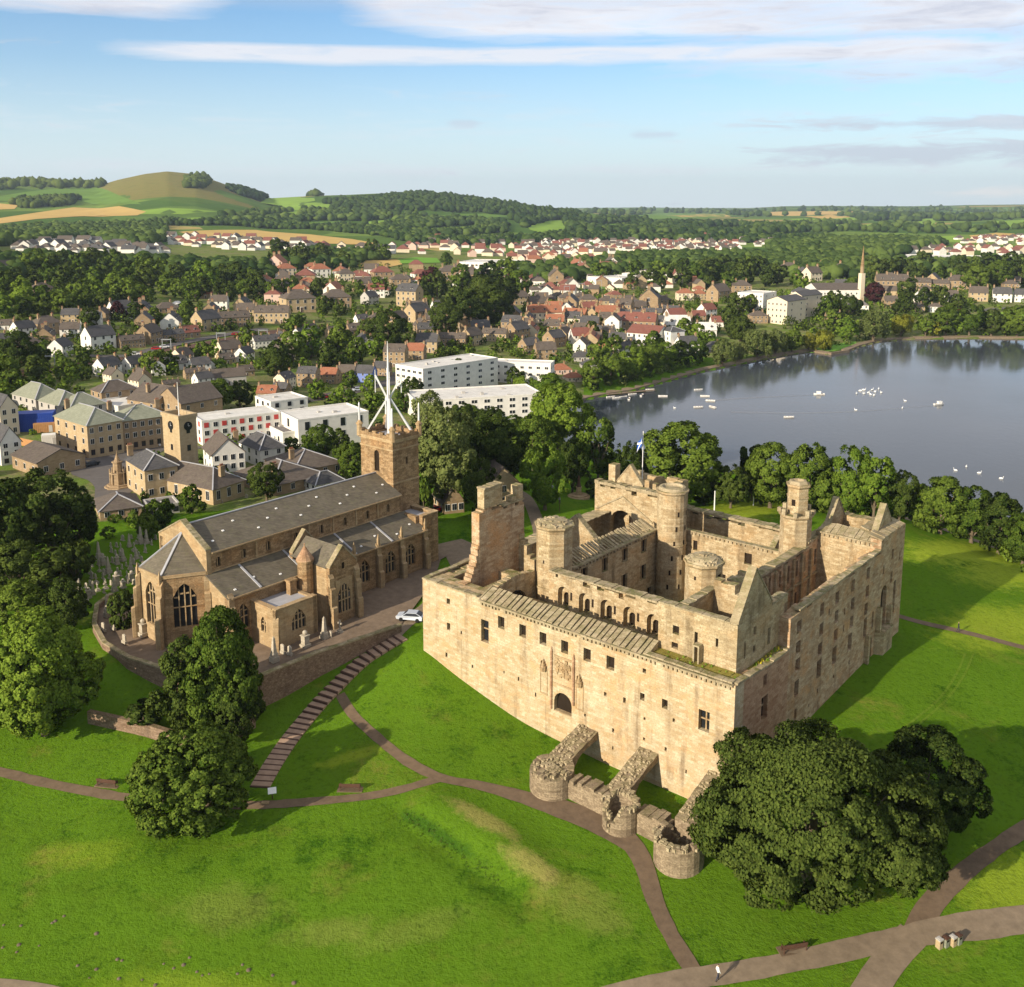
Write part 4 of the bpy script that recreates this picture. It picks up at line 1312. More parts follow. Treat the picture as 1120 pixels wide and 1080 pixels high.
m2.build('roof_raggle', M['coping'], PAL)
# west range
ops = [(3.2, 15.2, .8, 1.7, 0), (12.8, 15.0, 1.3, 1.9, 0), (3.2, 10.0, .8, 1.8, 0), (8.5, 10.5, .9, 1.8, 0), (13.5, 9.0, 1.2, 2.2, 0)]
wall_part(PAL, 'west_range_courtyard_wall', M['inner_stone'], (33.0, 43.4), (13.0, 43.4), NB, 1.3, 4.0, 18.3, ops, 1.4, True, 0.5)
corbels(PAL, (31.0, 43.4), (14.0, 43.4), (0, -1), 18.32, 0.75, 0.3, 0.3, 0.4, 19)
mb = MB()
mb.box(44.7, 54.2, 13.0, 38.6, 4.0, 12.5)
mb.build('west_range_floor', M['inner_stone'], PAL)
gable_wall(PAL, (18.5, 45.0), (18.5, 54.2), (-1, 0), 0.8, 12.0, 15.2, 18.6, M['inner_stone'], seed=6)
# north range courtyard wall with tall window bays
ops = [(b - 24.0, 17.0, .7, 2.6, 0) for b in (26.3, 29.2, 32.6, 35.4, 38.4, 41.2, 45.0, 47.6)] + [(b - 24.0, 11.2, .8, 3.4, 0) for b in (27.4, 31.0, 34.6, 38.4, 42.4, 46.4)]
def nr_top(s):
    return (20.6 if s > 8.2 else 20.1) + (0.6 if s > 18.2 else 0) + jag(31, .25)(s)
wall_part(PAL, 'north_range_courtyard_wall', M['north_stone'], (9.8, 24.0), (9.8, 50.0), NA, 1.3, 4.0, nr_top, ops, 1.1, True, 0.5)
for b in (24.3, 27.8, 30.8, 34.0, 36.9, 39.8, 43.0, 46.2, 49.0):
    mb = MB()
    mb.box(b - .28, b + .28, 9.45, 9.85, 11.0, 20.2)
    mb.build('pilaster', M['inner_stone'], PAL)
mb = MB()
mb.box(24.0, 50.0, 9.55, 9.9, 15.6, 15.9)
mb.build('string_course', M['coping'], PAL)
coping(PAL, (9.8, 24.0), (9.8, 42.0), NA, 1.3, 20.55, 33, 0.15, step=0.9, h=0.35)
coping(PAL, (9.8, 42.0), (9.8, 50.0), NA, 1.3, 21.2, 34, 0.15, step=0.9, h=0.35)
mb = MB()
mb.box(15.0, 45.5, 1.7, 9.8, 3.5, 9.5)
mb.build('north_range_floor', M['inner_stone'], PAL)
wall_part(PAL, 'cross_wall', M['inner_stone'], (1.6, 24.5), (9.8, 24.5), NB, 0.9, 4.0, lambda s: 15.0 + jag(36, 1.5, .8)(s), (), 0.8)
wall_part(PAL, 'turret_parapet_wall', M['inner_stone'], (9.9, 20.5), (9.9, 25.0), NA, 2.2, 4.0, lambda s: 21.6 + jag(37, .3)(s), [(1.0, 19.5, .5, 1.0, 0)], 0.8)
# north-east tower block, set back behind a grassy wall head
ops = [(2.5, 20.2, .9, 1.1, 0), (2.4, 18.3, .9, .8, 0), (5.3, 19.3, .45, 2.0, 0), (8.1, 20.2, .35, 1.1, 0)]
wall_part(PAL, 'north_east_tower_wall', M['inner_stone'], (12.2, 3.0), (1.5, 3.0), NB, 1.0, 9.0, 23.6, ops, 1.2, True, 0.5)
mb = MB()
mb.box(2.1, 2.99, 6.6, 6.8, 17.8, 19.9)
mb.box(2.0, 2.99, 5.9, 6.1, 17.8, 19.9)
mb.box(2.0, 2.99, 5.9, 6.8, 19.903, 20.1)
mb.build('doorway_jamb', M['coping'], PAL)
ops = [(1.1, 18.8, .4, 2.2, 0), (3.6, 20.9, .8, 1.1, 0), (3.6, 18.7, .7, .9, 0), (7.6, 18.3, .8, 2.2, 0)]
wall_part(PAL, 'north_east_tower_side_wall', M['inner_stone'], (1.5, 4.0), (1.5, 16.6), NA, 1.0, 9.0, lambda s: 23.6 - (0.4 if s > 9 else 0), ops, 1.2, True, 0.5)
gable_wall(PAL, (1.5, 3.0), (1.5, 12.0), NA, 0.9, 23.62, 23.8, 29.4, M['inner_stone'], seed=8, apex=0.47)
wall_part(PAL, 'north_east_tower_back_wall', M['inner_stone'], (9.0, 11.0), (2.51, 11.0), NB, 1.2, 9.0, lambda s: 24.2 + .8 * (s < 3) + jag(77, .3)(s), [(3.4, 20.0, .9, 1.6, 0)], 1.0)
wall_part(PAL, 'north_east_tower_south_wall', M['inner_stone'], (10.0, 4.0), (10.0, 12.2), (-1, 0), 1.0, 9.0, 23.5, [(4.2, 19.6, .9, 1.6, 0)], 1.2)
mb = MB()
mb.box(4.0, 11.0, 2.5, 9.0, 9.0, 17.6)
mb.build('tower_floor', M['slab'], PAL)
coping(PAL, (12.2, 3.0), (1.5, 3.0), NB, 1.0, 23.62, 41, 0.1, step=1.0, h=0.2)
coping(PAL, (1.5, 12.0), (1.5, 16.6), NA, 1.0, 23.25, 42, 0.1, step=1.0, h=0.25)
coping(PAL, (10.0, 3.8), (10.0, 12.0), (-1, 0), 1.0, 23.52, 43, 0.1, step=1.0, h=0.2)
wall_part(PAL, 'north_range_end_wall', M['north_stone'], (1.5, 16.6), (9.5, 16.6), (0, -1), 1.0, 9.0, lambda s: 22.5 + jag(45, .5)(s), (), 1.0)
# mossy wall heads
m2 = MB()
m2.box(0.2, 3.0, 1.6, 12.0, 17.6, 17.82)
m2.box(0.2, 3.0, 0.2, 1.5, 17.55, 17.8)
m2.box(3.0, 14.3, 0.3, 1.5, 16.9, 17.25)
m2.build('mossy_wall_head', M['moss_turf'], PAL)
m2 = MB()
rs = np.random.RandomState(4)
for k in range(70):
    b, a = (rs.uniform(3.2, 13.5), rs.uniform(0.4, 1.3)) if k < 45 else (rs.uniform(0.3, 2.6), rs.uniform(0.5, 11))
    z = 17.26 if k < 45 else 17.83
    s = rs.uniform(.08, .2)
    m2.mi = 0 if (k % 3 == 0 and k < 45) else 1
    m2.cyl(b, a, z - .05, z + s * 1.6, s, s * .3, 5, rs.uniform(0, 3))
m2.build('wall_plant', [M['yellow_flower'], M['leaf_light']], PAL)
coping(PAL, (0, 0.3), (0, 14.0), NA, 0.55, lambda s: 17.05 + 0.7 * max(0, 1 - s / 9), 47, 0.16, step=0.9, h=0.22)
coping(PAL, (11.9, 0), (0.3, 0), NB, 0.5, 17.95, 48, 0.2, step=0.9, h=0.2)
# north-west tower
wall_part(PAL, 'north_west_tower_east_wall', M['inner_stone'], (10.2, 45.8), (0.9, 45.8), NB, 1.0, 4.0, 22.2, [(4.8, 15.0, .7, 1.4, 0), (3.6, 11.5, 1.0, 2.0, 0)], 1.2, True, 0.5)
corbels(PAL, (10.0, 45.8), (0.6, 45.8), (0, -1), 22.2, 0.7, 0.3, 0.3, 0.45, 51)
slab_roof(PAL, 'wall_walk_roof', 1.0, 10.0, 45.7, 48.2, 22.5, 23.3, 'a', 1.0, 0.08, 53)
slab_roof(PAL, 'wall_walk_roof', -0.1, 2.2, 45.6, 56.0, 23.1, 23.6, 'b', 1.3, 0.10, 54)
slab_roof(PAL, 'wall_walk_roof', 2.5, 4.0, 47.5, 55.5, 23.5, 23.9, 'b', 1.2, 0.10, 55)
wall_part(PAL, 'north_west_tower_south_wall', M['inner_stone'], (10.2, 46.8), (10.2, 54.2), (-1, 0), 1.0, 4.0, 22.0, (), 1.2)
gable_wall(PAL, (10.0, 48.5), (10.0, 55.0), (-1, 0), 0.8, 22.0, 22.4, 26.3, M['inner_stone'], seed=9)
gable_wall(PAL, (2.4, 48.2), (2.4, 54.4), (-1, 0), 0.8, 22.0, 23.2, 26.8, M['inner_stone'], seed=10)
mb = MB()
mb.box(46.8, 54.2, 1.6, 9.2, 10.0, 19.0)
mb.build('tower_floor', M['slab'], PAL)
# oriel remains on the north face
mb = MB()
mb.prism([(45.2, -0.02), (46.0, -1.1), (49.8, -1.1), (50.6, -0.02)], 0.0, 8.3)
mb.prism([(45.1, -0.02), (45.9, -1.25), (49.9, -1.25), (50.7, -0.02)], 8.3, 8.7)
mb.build('ruined_oriel', M['inner_stone'], PAL)
mb = MB()
mb.box(45.3, 45.9, -0.7, -0.02, 8.7, 12.6)
mb.box(49.9, 50.4, -0.7, -0.02, 8.7, 11.6)
mb.box(41.2, 41.8, -0.6, -0.02, 3.0, 9.6)
mb.build('ruined_oriel', M['inner_stone'], PAL)
# portal sculpture on the east face
for a in (26.5, 22.85):
    mb = MB()
    mb.cyl(-0.12, a, 7.6 if a < 24 else 5.9, 14.0, 0.17, 0.17, 8)
    mb.cyl(-0.12, a, 14.0, 14.7, 0.2, 0.03, 8)
    mb.build('portal_shaft', M['red_stone'], PAL)
mb = MB()
mb.box(-0.10, 0.0, 23.3, 26.1, 13.4, 13.7)
mb.box(-0.10, 0.0, 23.1, 26.2, 9.6, 9.8)
rs = np.random.RandomState(6)
for k in range(52):
    a, z, s = rs.uniform(23.5, 25.9), rs.uniform(10.9, 13.2), rs.uniform(.10, .24)
    mb.box(-rs.uniform(.08, .22), 0.0, a - s, a + s, z - s, z + s)
mb.build('carved_panel', M['church_pale'], PAL)
for a, z in ((27.8, 10.9), (21.9, 10.6)):
    mb = MB()
    mb.box(-0.09, 0.0, a - .62, a + .62, z - 3.4, z - 3.2)
    mb.box(-0.07, 0.0, a - .62, a - .5, z - 3.2, z + .3)
    mb.box(-0.07, 0.0, a + .5, a + .62, z - 3.2, z + .3)
    mb.cyl(-0.2, a, z + 0.0, z + 0.55, .42, .5, 7)
    mb.cyl(-0.2, a, z + 0.55, z + 1.7, .32, .04, 7)
    for k in range(7):
        mb.box(-0.42, -0.1, a - .5 + k * .14, a - .42 + k * .14, z + .2 + .3 * (k % 2), z + .8 + .3 * (k % 3))
    mb.build('niche_canopy', M['church_pale'], PAL)
mb = MB()
mb.box(0.05, 0.69, 23.2, 26.0, 5.76, 5.84)
mb.build('door_sill', M['church_pale'], PAL)
# courtyard ground
mb = MB()
mb.box(11.0, 43.4, 11.2, 35.2, 5.8, 6.6)
mb.build('courtyard_paving', M['gravel'], PAL)

# ------------------------------------------------------------------ barbican: sloping flying walls, curtain and broken round towers
BAR = empty('ruined_barbican', (ORG[0], ORG[1], 0.0), PAL_ROT, 'ruined stone barbican of three sloping buttress arms and broken round towers below the palace front', 'ruin')
rs = np.random.RandomState(17)
def arm(a0, a1, bo, z_in, z_out):
    mb = MB()
    N = 12
    am, top, bot = (a0 + a1) / 2, [], []
    hw = (a1 - a0) / 2
    for k in range(N + 1):
        f = k / N
        b = -0.02 - f * (bo - 0.02)
        zt = z_in + (z_out - z_in) * f + rs.uniform(-.08, .08)
        zb = min(z_in - 1.1 + (-0.2) * f - 2.8 * max(0, (f - .35) / .65) ** 2.0 * (z_in - 1.1 - (-1.5)) / 2.8, zt - .8)
        top.append((b, zt)); bot.append((b, zb))
    for k in range(N):
        (b0, t0), (b1, t1) = top[k], top[k + 1]
        (c0, u0), (c1, u1) = bot[k], bot[k + 1]
        mb.hexa([(b1, am - hw, u1), (b0, am - hw, u0), (b0, am + hw, u0), (b1, am + hw, u1)], [(b1, am - hw, t1), (b0, am - hw, t0), (b0, am + hw, t0), (b1, am + hw, t1)])
    mb.build('buttress_arm', M['rubble'], BAR)
    m2 = MB()      # loose capping stones
    for k in range(95):
        f = rs.rand()
        b = -f * bo
        z = z_in + (z_out - z_in) * f
        a, s = rs.uniform(a0 + .2, a1 - .2), rs.uniform(.10, .26)
        m2.box(b - s, b + s, a - s * .8, a + s * .8, z - .1, z + rs.uniform(.06, .2))
    m2.build('capping_stone', M['slab'], BAR)
arm(18.9, 21.9, 7.4, 5.3, 3.7)
arm(9.9, 12.6, 7.2, 5.6, 3.6)
arm(0.4, 3.0, 7.6, 6.2, 3.9)
def drum(a, b, r, z0, z1, open_at, hollow, n=22):
    """round tower stump: ragged ring wall, part of it fallen"""
    mb = MB()
    t = 0.85
    for k in range(n):
        t0, t1 = 2 * PI * k / n, 2 * PI * (k + 1) / n
        mid = (t0 + t1) / 2
        gap = abs((mid - open_at + PI) % (2 * PI) - PI)
        zt = z1 + rs.uniform(-.35, .2) - (max(0, 1.0 - gap / 0.85) * (z1 - z0) * .85 if hollow else 0)
        pts = []
        for rr, tt in ((r, t0), (r, t1), (r - t, t1), (r - t, t0)):
            pts.append((b + rr * math.cos(tt), a + rr * math.sin(tt)))
        mb.prism(pts, z0 - 2, zt)
    if not hollow:
        mb.cyl(b, a, z0 - 2, z1 - .15, r - t + .05, r - t + .05, n)
    else:
        mb.cyl(b, a, z0 - 2, z0 + .7, r - t + .05, r - t + .05, n)
    o = mb.build('round_tower', M['rubble'], BAR)
    m2 = MB()
    for k in range(90):
        tt, rr, s = rs.uniform(0, 2 * PI), r - rs.uniform(0, t if hollow else r), rs.uniform(.1, .28)
        gap = abs((tt - open_at + PI) % (2 * PI) - PI)
        zt = z1 - (max(0, 1.0 - gap / 0.85) * (z1 - z0) * .85 if hollow else 0) - .12
        x, y = b + rr * math.cos(tt), a + rr * math.sin(tt)
        m2.box(x - s, x + s, y - s * .8, y + s * .8, zt - .2, zt + rs.uniform(.1, .3))
    m2.build('loose_stone', M['slab'], o)
drum(19.9, -8.4, 2.75, 0.8, 3.9, 0, False)
drum(9.5, -8.7, 2.2, 0.6, 3.9, PI * .95, True)
drum(1.3, -9.5, 2.8, 0.4, 3.5, PI * .1, True)
mb = MB()
wall(mb, (17.6, -8.7), (11.3, -8.7), NB, 2.1, -1.5, lambda s: 3.5 + jag(71, .3, .5)(s), (), 0.6)
mb.build('curtain_wall', M['rubble'], BAR)
mb = MB()
wall(mb, (7.7, -8.7), (3.6, -8.8), NB, 2.3, -1.5, lambda s: 3.4 + jag(72, .3, .5)(s), (), 0.6)
mb.build('curtain_wall', M['rubble'], BAR)
# ------------------------------------------------------------------ the church (same axes as the palace)
CH = empty('parish_church', (ORG[0], ORG[1], 0.0), PAL_ROT, 'long brown sandstone church with slate roofs, its tower topped by an open metal crown', 'church')
cs, cp = M['church_stone'], M['church_pale']
AN, NN, NS, AS = 72.8, 78.1, 90.9, 96.2         # aisle and nave wall lines (a)
BE, BW = -18.2, 23.0
ZE, ZR, ZA, ZB = 20.6, 23.5, 14.9, 17.2          # nave eave, ridge, aisle eave, aisle roof head
ZG = 6.5
AM = (NN + NS) / 2


def slope(parent, name, e0, e1, r1, r0, th, material, vents=(), seed=0):
    """one roof slope from its eave line to its head line (points b, a, z)"""
    mb = MB()
    b4 = [Vector(p) for p in (e0, e1, r1, r0)]
    n = (b4[1] - b4[0]).cross(b4[3] - b4[0]).normalized()
    if n.z < 0: n = -n
    mb.hexa([p - n * th for p in b4], b4)
    o = mb.build(name, material, parent)
    for f, g in vents:
        p = b4[0].lerp(b4[1], f).lerp(b4[3].lerp(b4[2], f), g) + n * 0.05
        ex = (b4[1] - b4[0]).normalized() * 0.19
        ey = (b4[3] - b4[0]).normalized() * 0.15
        m2 = MB()
        m2.hexa([p - ex - ey - n * .06, p + ex - ey - n * .06, p + ex + ey - n * .06, p - ex + ey - n * .06], [p - ex - ey + n * .05, p + ex - ey + n * .05, p + ex + ey + n * .05, p - ex + ey + n * .05])
        m2.build('roof_light', M['frame_white'], o)
    return o


def lead_roll(parent, p, q, w=0.32, name='lead_roll', material=None):
    mb = MB()
    mb.bar(p, q, w, 0.16)
    return mb.build(name, material or M['lead'], parent)


# north aisle wall and windows
aw = [(b - BE, 9.2, 2.3, 4.0, 2) for b in (-15.8, 8.4, 14.4, 19.2)]
wall_part(CH, 'aisle_wall', cs, (AN, BE), (AN, BW), NA, 0.9, ZG - 3, ZA - 0.05, aw, 1.5, True, 0.5, 'lights3')
wall_part(CH, 'aisle_wall', cs, (AS, BE), (AS, BW), (-1, 0), 0.9, ZG - 3, ZA - 0.05)
wall_part(CH, 'aisle_end_wall', cp, (NN, BE), (AN + 0.9, BE), NB, 0.8, ZG - 3, lambda s: ZB - 0.1 - s * 0.46, [(2.2, 9.0, 1.6, 4.0, 2)], 0.6, True, 0.5, 'lights2')
wall_part(CH, 'aisle_end_wall', cs, (NS, BE), (AS, BE), NB, 0.8, ZG - 3, lambda s: ZB - s * 0.44, (), 0.7)
# clerestory
cw = [(b - BE, 17.9, 0.85, 1.5, 1) for b in (-16.1, -11.5, -6.9, -1.4, 3.8, 8.9, 14.0, 18.9)]
wall_part(CH, 'clerestory_wall', cs, (NN, BE), (NN, 22.0), NA, 0.9, 9.0, ZE - 0.05, cw, 1.6, True, 0.4, 'mullion')
wall_part(CH, 'clerestory_wall', cs, (NS, BE), (NS, 22.0), (-1, 0), 0.9, 9.0, ZE - 0.05)
mb = MB()
mb.box(BE, 22.0, NN - 0.16, NN - 0.01, ZE - 0.45, ZE - 0.2)
mb.box(BE, 22.0, NN - 0.12, NN - 0.01, ZB + 0.05, ZB + 0.25)
mb.build('string_course', cp, CH)
for b in (-9.2, 1.2, 6.3, 11.4, 16.4):
    mb = MB()
    mb.box(b - 0.16, b + 0.16, NN - 0.14, NN - 0.01, ZB + 0.3, ZE - 0.5)
    mb.build('pilaster', cp, CH)
gable_wall(CH, (NS + .15, BE), (NN - .15, BE), NB, 0.8, 8.0, ZE + 0.25, ZR + 0.75, cp, 'nave_gable', True, 12)
# roofs
rnd = random.Random(5)
v1 = [(0.04 + i * 0.071, 0.30 + 0.42 * (i % 3) / 2) for i in range(14)]
slope(CH, 'nave_roof', (BE + .8, NN - .35, ZE - .05), (22.0, NN - .35, ZE - .05), (22.0, AM, ZR), (BE + .8, AM, ZR), 0.25, M['church_slate'], v1)
slope(CH, 'nave_roof', (BE + .8, NS + .35, ZE - .05), (22.0, NS + .35, ZE - .05), (22.0, AM + .01, ZR), (BE + .8, AM + .01, ZR), 0.25, M['church_slate'])
lead_roll(CH, (BE + .8, AM, ZR + .06), (22.0, AM, ZR + .06), .3, 'ridge', M['lead'])
v2 = [(0.05 + i * 0.1, 0.22 + 0.2 * (i % 2)) for i in range(10)]
slope(CH, 'aisle_roof', (BE - .25, AN - .4, ZA - .05), (BW, AN - .4, ZA - .05), (BW, NN - .01, ZB), (BE - .25, NN - .01, ZB), 0.22, M['church_slate'], v2)
slope(CH, 'aisle_roof', (BE - .25, AS + .4, ZA - .05), (BW, AS + .4, ZA - .05), (BW, NS + .01, ZB), (BE - .25, NS + .01, ZB), 0.22, M['church_slate'])
for b in (-12.6, -4.2, 6.4, 14.6):
    lead_roll(CH, (b, AN - .4, ZA + .03), (b, NN, ZB + .05))
# eave gutters
mb = MB()
mb.box(BE + .3, BW, AN - .62, AN - .44, ZA - .28, ZA - .06)
mb.build('gutter', cp, CH)
mb = MB()
mb.box(BE + .8, 22.0, NN - .55, NN - .38, ZE - .28, ZE - .08)
mb.build('gutter', cp, CH)


def buttress(b, a, db, da, w, z1, z0=ZG - 3, out=1.1, pin=True):
    """stepped buttress standing out from a wall along (db, da)"""
    mb = MB()
    sx, sy = -da, db
    for (o, z) in ((out, z0 + (z1 - z0) * .62), (out * .68, z0 + (z1 - z0) * .86), (out * .4, z1)):
        q = [(b + sx * w / 2, a + sy * w / 2), (b + db * o + sx * w / 2, a + da * o + sy * w / 2), (b + db * o - sx * w / 2, a + da * o - sy * w / 2), (b - sx * w / 2, a - sy * w / 2)]
        mb.prism(q, z0, [z + .35, z - .25, z - .25, z + .35])
    if pin:
        mb.cyl(b + db * .25, a + da * .25, z1 - .2, z1 + .9, .28, .28, 4, PI / 4)
        mb.cyl(b + db * .25, a + da * .25, z1 + .9, z1 + 2.0, .3, .02, 4, PI / 4)
    return mb.build('buttress', cp, CH)


for b in (6.0, 11.4, 16.8, 22.6, -17.9):
    buttress(b, AN, 0, -1, 0.9, ZA + .2, out=1.2, pin=b > 0)
# apse: half a hexagon with tall tracery
ap = [(NN + .1, BE), (81.5, -23.8), (87.5, -23.8), (NS - .1, BE)]
zt = 17.6
c0 = np.array([AM, BE])
for i, (p, q) in enumerate(zip(ap[:-1], ap[1:])):
    p, q = np.array(p), np.array(q)
    L = np.hypot(*(q - p))
    e = (q - p) / L
    n = np.array([-e[1], e[0]])
    if n @ (c0 - p) < 0: n = -n
    w = min(L * 0.52, 3.4)
    ops = [(L / 2, 9.3, w, 6.9, 2)]
    wall_part(CH, 'apse_wall', cp if i == 1 else cs, tuple(p), tuple(q), tuple(n), 0.8, ZG - 3, zt, ops, 1.2, True, 0.5, 'lights4')
    mb = MB()
    f0, f1 = p - n * .18, q - n * .18
    mb.prism([(f0[1], f0[0]), (f1[1], f1[0]), (q[1], q[0]), (p[1], p[0])], zt - .35, zt + .12)
    mb.build('parapet', cp, CH)
axp = (BE + .1, AM, ZR - 1.1)
for p, q in zip(ap[:-1], ap[1:]):
    mb = MB()
    mb.quad((p[1], p[0], zt + .1), (q[1], q[0], zt + .1), axp)
    mb.quad((p[1], p[0], zt - .2), axp, (q[1], q[0], zt - .2))
    mb.build('apse_roof', M['church_slate'], CH)
for p in ap[1:3]:
    lead_roll(CH, (p[1], p[0], zt + .14), (axp[0], axp[1], axp[2] + .05), .34)
for i, (a, b) in enumerate(ap):
    d = np.array([b - (BE + 1.0), a - AM])
    d /= np.hypot(*d)
    if i in (0, 3): d = np.array([-0.5, -0.87 if i == 0 else 0.87])
    buttress(b, a, d[0], d[1], 0.85, zt - 1.0, out=1.5, pin=i in (1, 2))
# north transept (a gabled chapel) and its stair turret
TA, T0, T1 = 66.4, -4.3, 1.1
gable_wall(CH, (TA, T0), (TA, T1), NA, 0.8, ZG - 3, 16.9, 19.8, cs, 'transept_gable', True, 13)
for b0, n in ((T0, (0, 1)), (T1, (0, -1))):
    wall_part(CH, 'transept_wall', cp if b0 < 0 else cs, (TA + .8, b0), (AN, b0), n, 0.8, ZG - 3, 16.9)
w2 = (0.5 * (T1 - T0), 9.2, 2.6, 4.6, 2)
mb = MB()
wall(mb, (TA - .12, T0 + 1.0), (TA - .12, T1 - 1.0), NA, 0.12, 8.9, 14.6, [(1.7, 9.2, 2.5, 4.6, 2)], 2.0)
mb.build('window_surround', cp, CH)
window_fill(CH, (TA - .13, T0 + 1.0), (TA - .13, T1 - 1.0), NA, (1.7, 9.2, 2.44, 4.5, 2), 0.11, 'lights4')
window_fill(CH, (TA, T0), (TA, T1), NA, (2.7, 16.2, .5, 1.0, 0), -0.02, None)
tm = (T0 + T1) / 2
slope(CH, 'transept_roof', (T0 - .2, TA + .7, 16.85), (T0 - .2, NN - 2.2, 16.85), (tm, NN - 2.2, 19.6), (tm, TA + .7, 19.6), 0.2, M['church_slate'])
slope(CH, 'transept_roof', (T1 + .2, TA + .7, 16.85), (T1 + .2, NN - 2.2, 16.85), (tm, NN - 2.2, 19.6), (tm, TA + .7, 19.6), 0.2, M['church_slate'])
gable_wall(CH, (NN - 2.6, T0), (NN - 2.6, T1), NA, 0.7, 14.0, 17.2, 20.4, cs, 'transept_gable', True, 14)
for b in (T0 + .1, T1 - .1):
    buttress(b, TA, 0, -1, 0.9, 15.6, out=1.1, pin=False)
mb = MB()
mb.cyl(-5.4, 70.9, ZG - 3, 17.6, 1.25, 1.2, 12)
mb.cyl(-5.4, 70.9, 17.4, 17.7, 1.4, 1.4, 12)
o = mb.build('round_stair_turret', cs, CH)
mb = MB()
mb.cyl(-5.4, 70.9, 17.7, 19.9, 1.45, .08, 12)
mb.cyl(-5.4, 70.9, 19.7, 20.3, .1, .1, 6)
mb.build('conical_cap', M['red_stone'], o)
# flat-roofed sacristy in the corner
for (p0, p1, n, ops) in (((66.9, -14.2), (66.9, -6.5), NA, [(4.2, 8.9, 2.6, 3.2, 2)]), ((AN, -14.2), (66.9, -14.2), NB, [(2.8, 9.0, 1.2, 2.4, 2)]), ((66.9, -6.6), (AN, -6.6), (0, -1), ())):
    wall_part(CH, 'sacristy_wall', cp, p0, p1, n, 0.7, ZG - 3, 13.1, ops, 1.3, True, 0.4, 'lights4' if n == NA else 'lights2')
mb = MB()
mb.box(-13.5, -7.3, 67.6, AN - .1, 12.6, 12.85)
mb.build('sacristy_roof', M['lead'], CH)
for p0, p1, n in (((66.9, -14.2), (66.9, -6.5), NA), ((AN, -14.2), (67.7, -14.2), NB)):
    coping(CH, p0, p1, n, 0.7, 13.12, 61, 0.12, 'parapet_coping', cp)
buttress(-14.1, 67.0, -.7, -.7, 0.8, 11.6, out=1.0, pin=False)
mb = MB()
mb.box(-8.6, -7.4, 70.6, 71.6, 12.8, 14.9)
mb.box(-8.75, -7.25, 70.45, 71.75, 14.9, 15.2)
mb.build('chimney', cs, CH)
# tower
T = dict(a0=79.8, a1=88.4, b0=21.9, b1=28.4)
zt2 = 30.2
for p0, p1, n, ops in (((T['a1'], T['b0']), (T['a0'], T['b0']), NB, [(4.3, 23.8, 1.3, 4.0, 1)]), ((T['a0'], T['b0'] + .9), (T['a0'], T['b1']), NA, [(2.6, 25.2, .5, 1.4, 0)]), ((T['a0'] + .9, T['b1']), (T['a1'], T['b1']), (0, -1), ()), ((T['a1'], T['b0'] + .9), (T['a1'], T['b1'] - .9), (-1, 0), ())):
    wall_part(CH, 'tower_wall', cs, p0, p1, n, 0.9, ZG - 3, zt2, ops, 1.6, True, 0.4)
for z, o_ in ((22.0, .12), (28.2, .12), (zt2 - .5, .22), (zt2 - .15, .36)):
    mb = MB()
    a0, a1, b0, b1 = T['a0'] - o_, T['a1'] + o_, T['b0'] - o_, T['b1'] + o_
    for q in ((b0, b1, a0, T['a0'] - .004), (b0, b1, T['a1'] + .004, a1), (b0, T['b0'] - .004, T['a0'], T['a1']), (T['b1'] + .004, b1, T['a0'], T['a1'])):
        mb.box(*q, z, z + .3)
    mb.build('string_course', cp, CH)
mb = MB()
mb.box(T['b0'] + .9, T['b1'] - .9, T['a0'] + .9, T['a1'] - .9, zt2 - .5, zt2 - .2)
mb.build('tower_roof', M['lead'], CH)
o_ = .3
rs = np.random.RandomState(3)
for (p0, p1, n) in (((T['a1'] + o_, T['b0'] - o_), (T['a0'] - o_, T['b0'] - o_), NB), ((T['a0'] - o_, T['b0'] + .2), (T['a0'] - o_, T['b1'] - .2), NA), ((T['a0'] - o_, T['b1'] + o_), (T['a1'] + o_, T['b1'] + o_), (0, -1)), ((T['a1'] + o_, T['b0'] + .2), (T['a1'] + o_, T['b1'] - .2), (-1, 0))):
    mb = MB()
    wall(mb, p0, p1, n, .5, zt2 + .15, lambda s: zt2 + (1.15 if int(s / .95) % 2 == 0 else .75), (), .95)
    mb.build('parapet', cs, CH)
cor = [(b, a) for b in (T['b0'] - .1, T['b1'] + .1) for a in (T['a0'] - .1, T['a1'] + .1)]
for b, a in cor:
    mb = MB()
    mb.cyl(b, a, zt2 - .2, zt2 + 1.9, .55, .5, 8)
    mb.cyl(b, a, zt2 + 1.9, zt2 + 2.2, .66, .66, 8)
    mb.cyl(b, a, zt2 + 2.2, zt2 + 2.7, .5, .2, 8)
    pn = mb.build('pinnacle', cp, CH)
    mb = MB()
    mb.cyl(b, a, zt2 + 2.6, zt2 + 5.6, .22, .16, 6)
    mb.cyl(b, a, zt2 + 5.6, zt2 + 6.1, .16, .02, 6)
    mb.build('finial', M['alu'], pn)
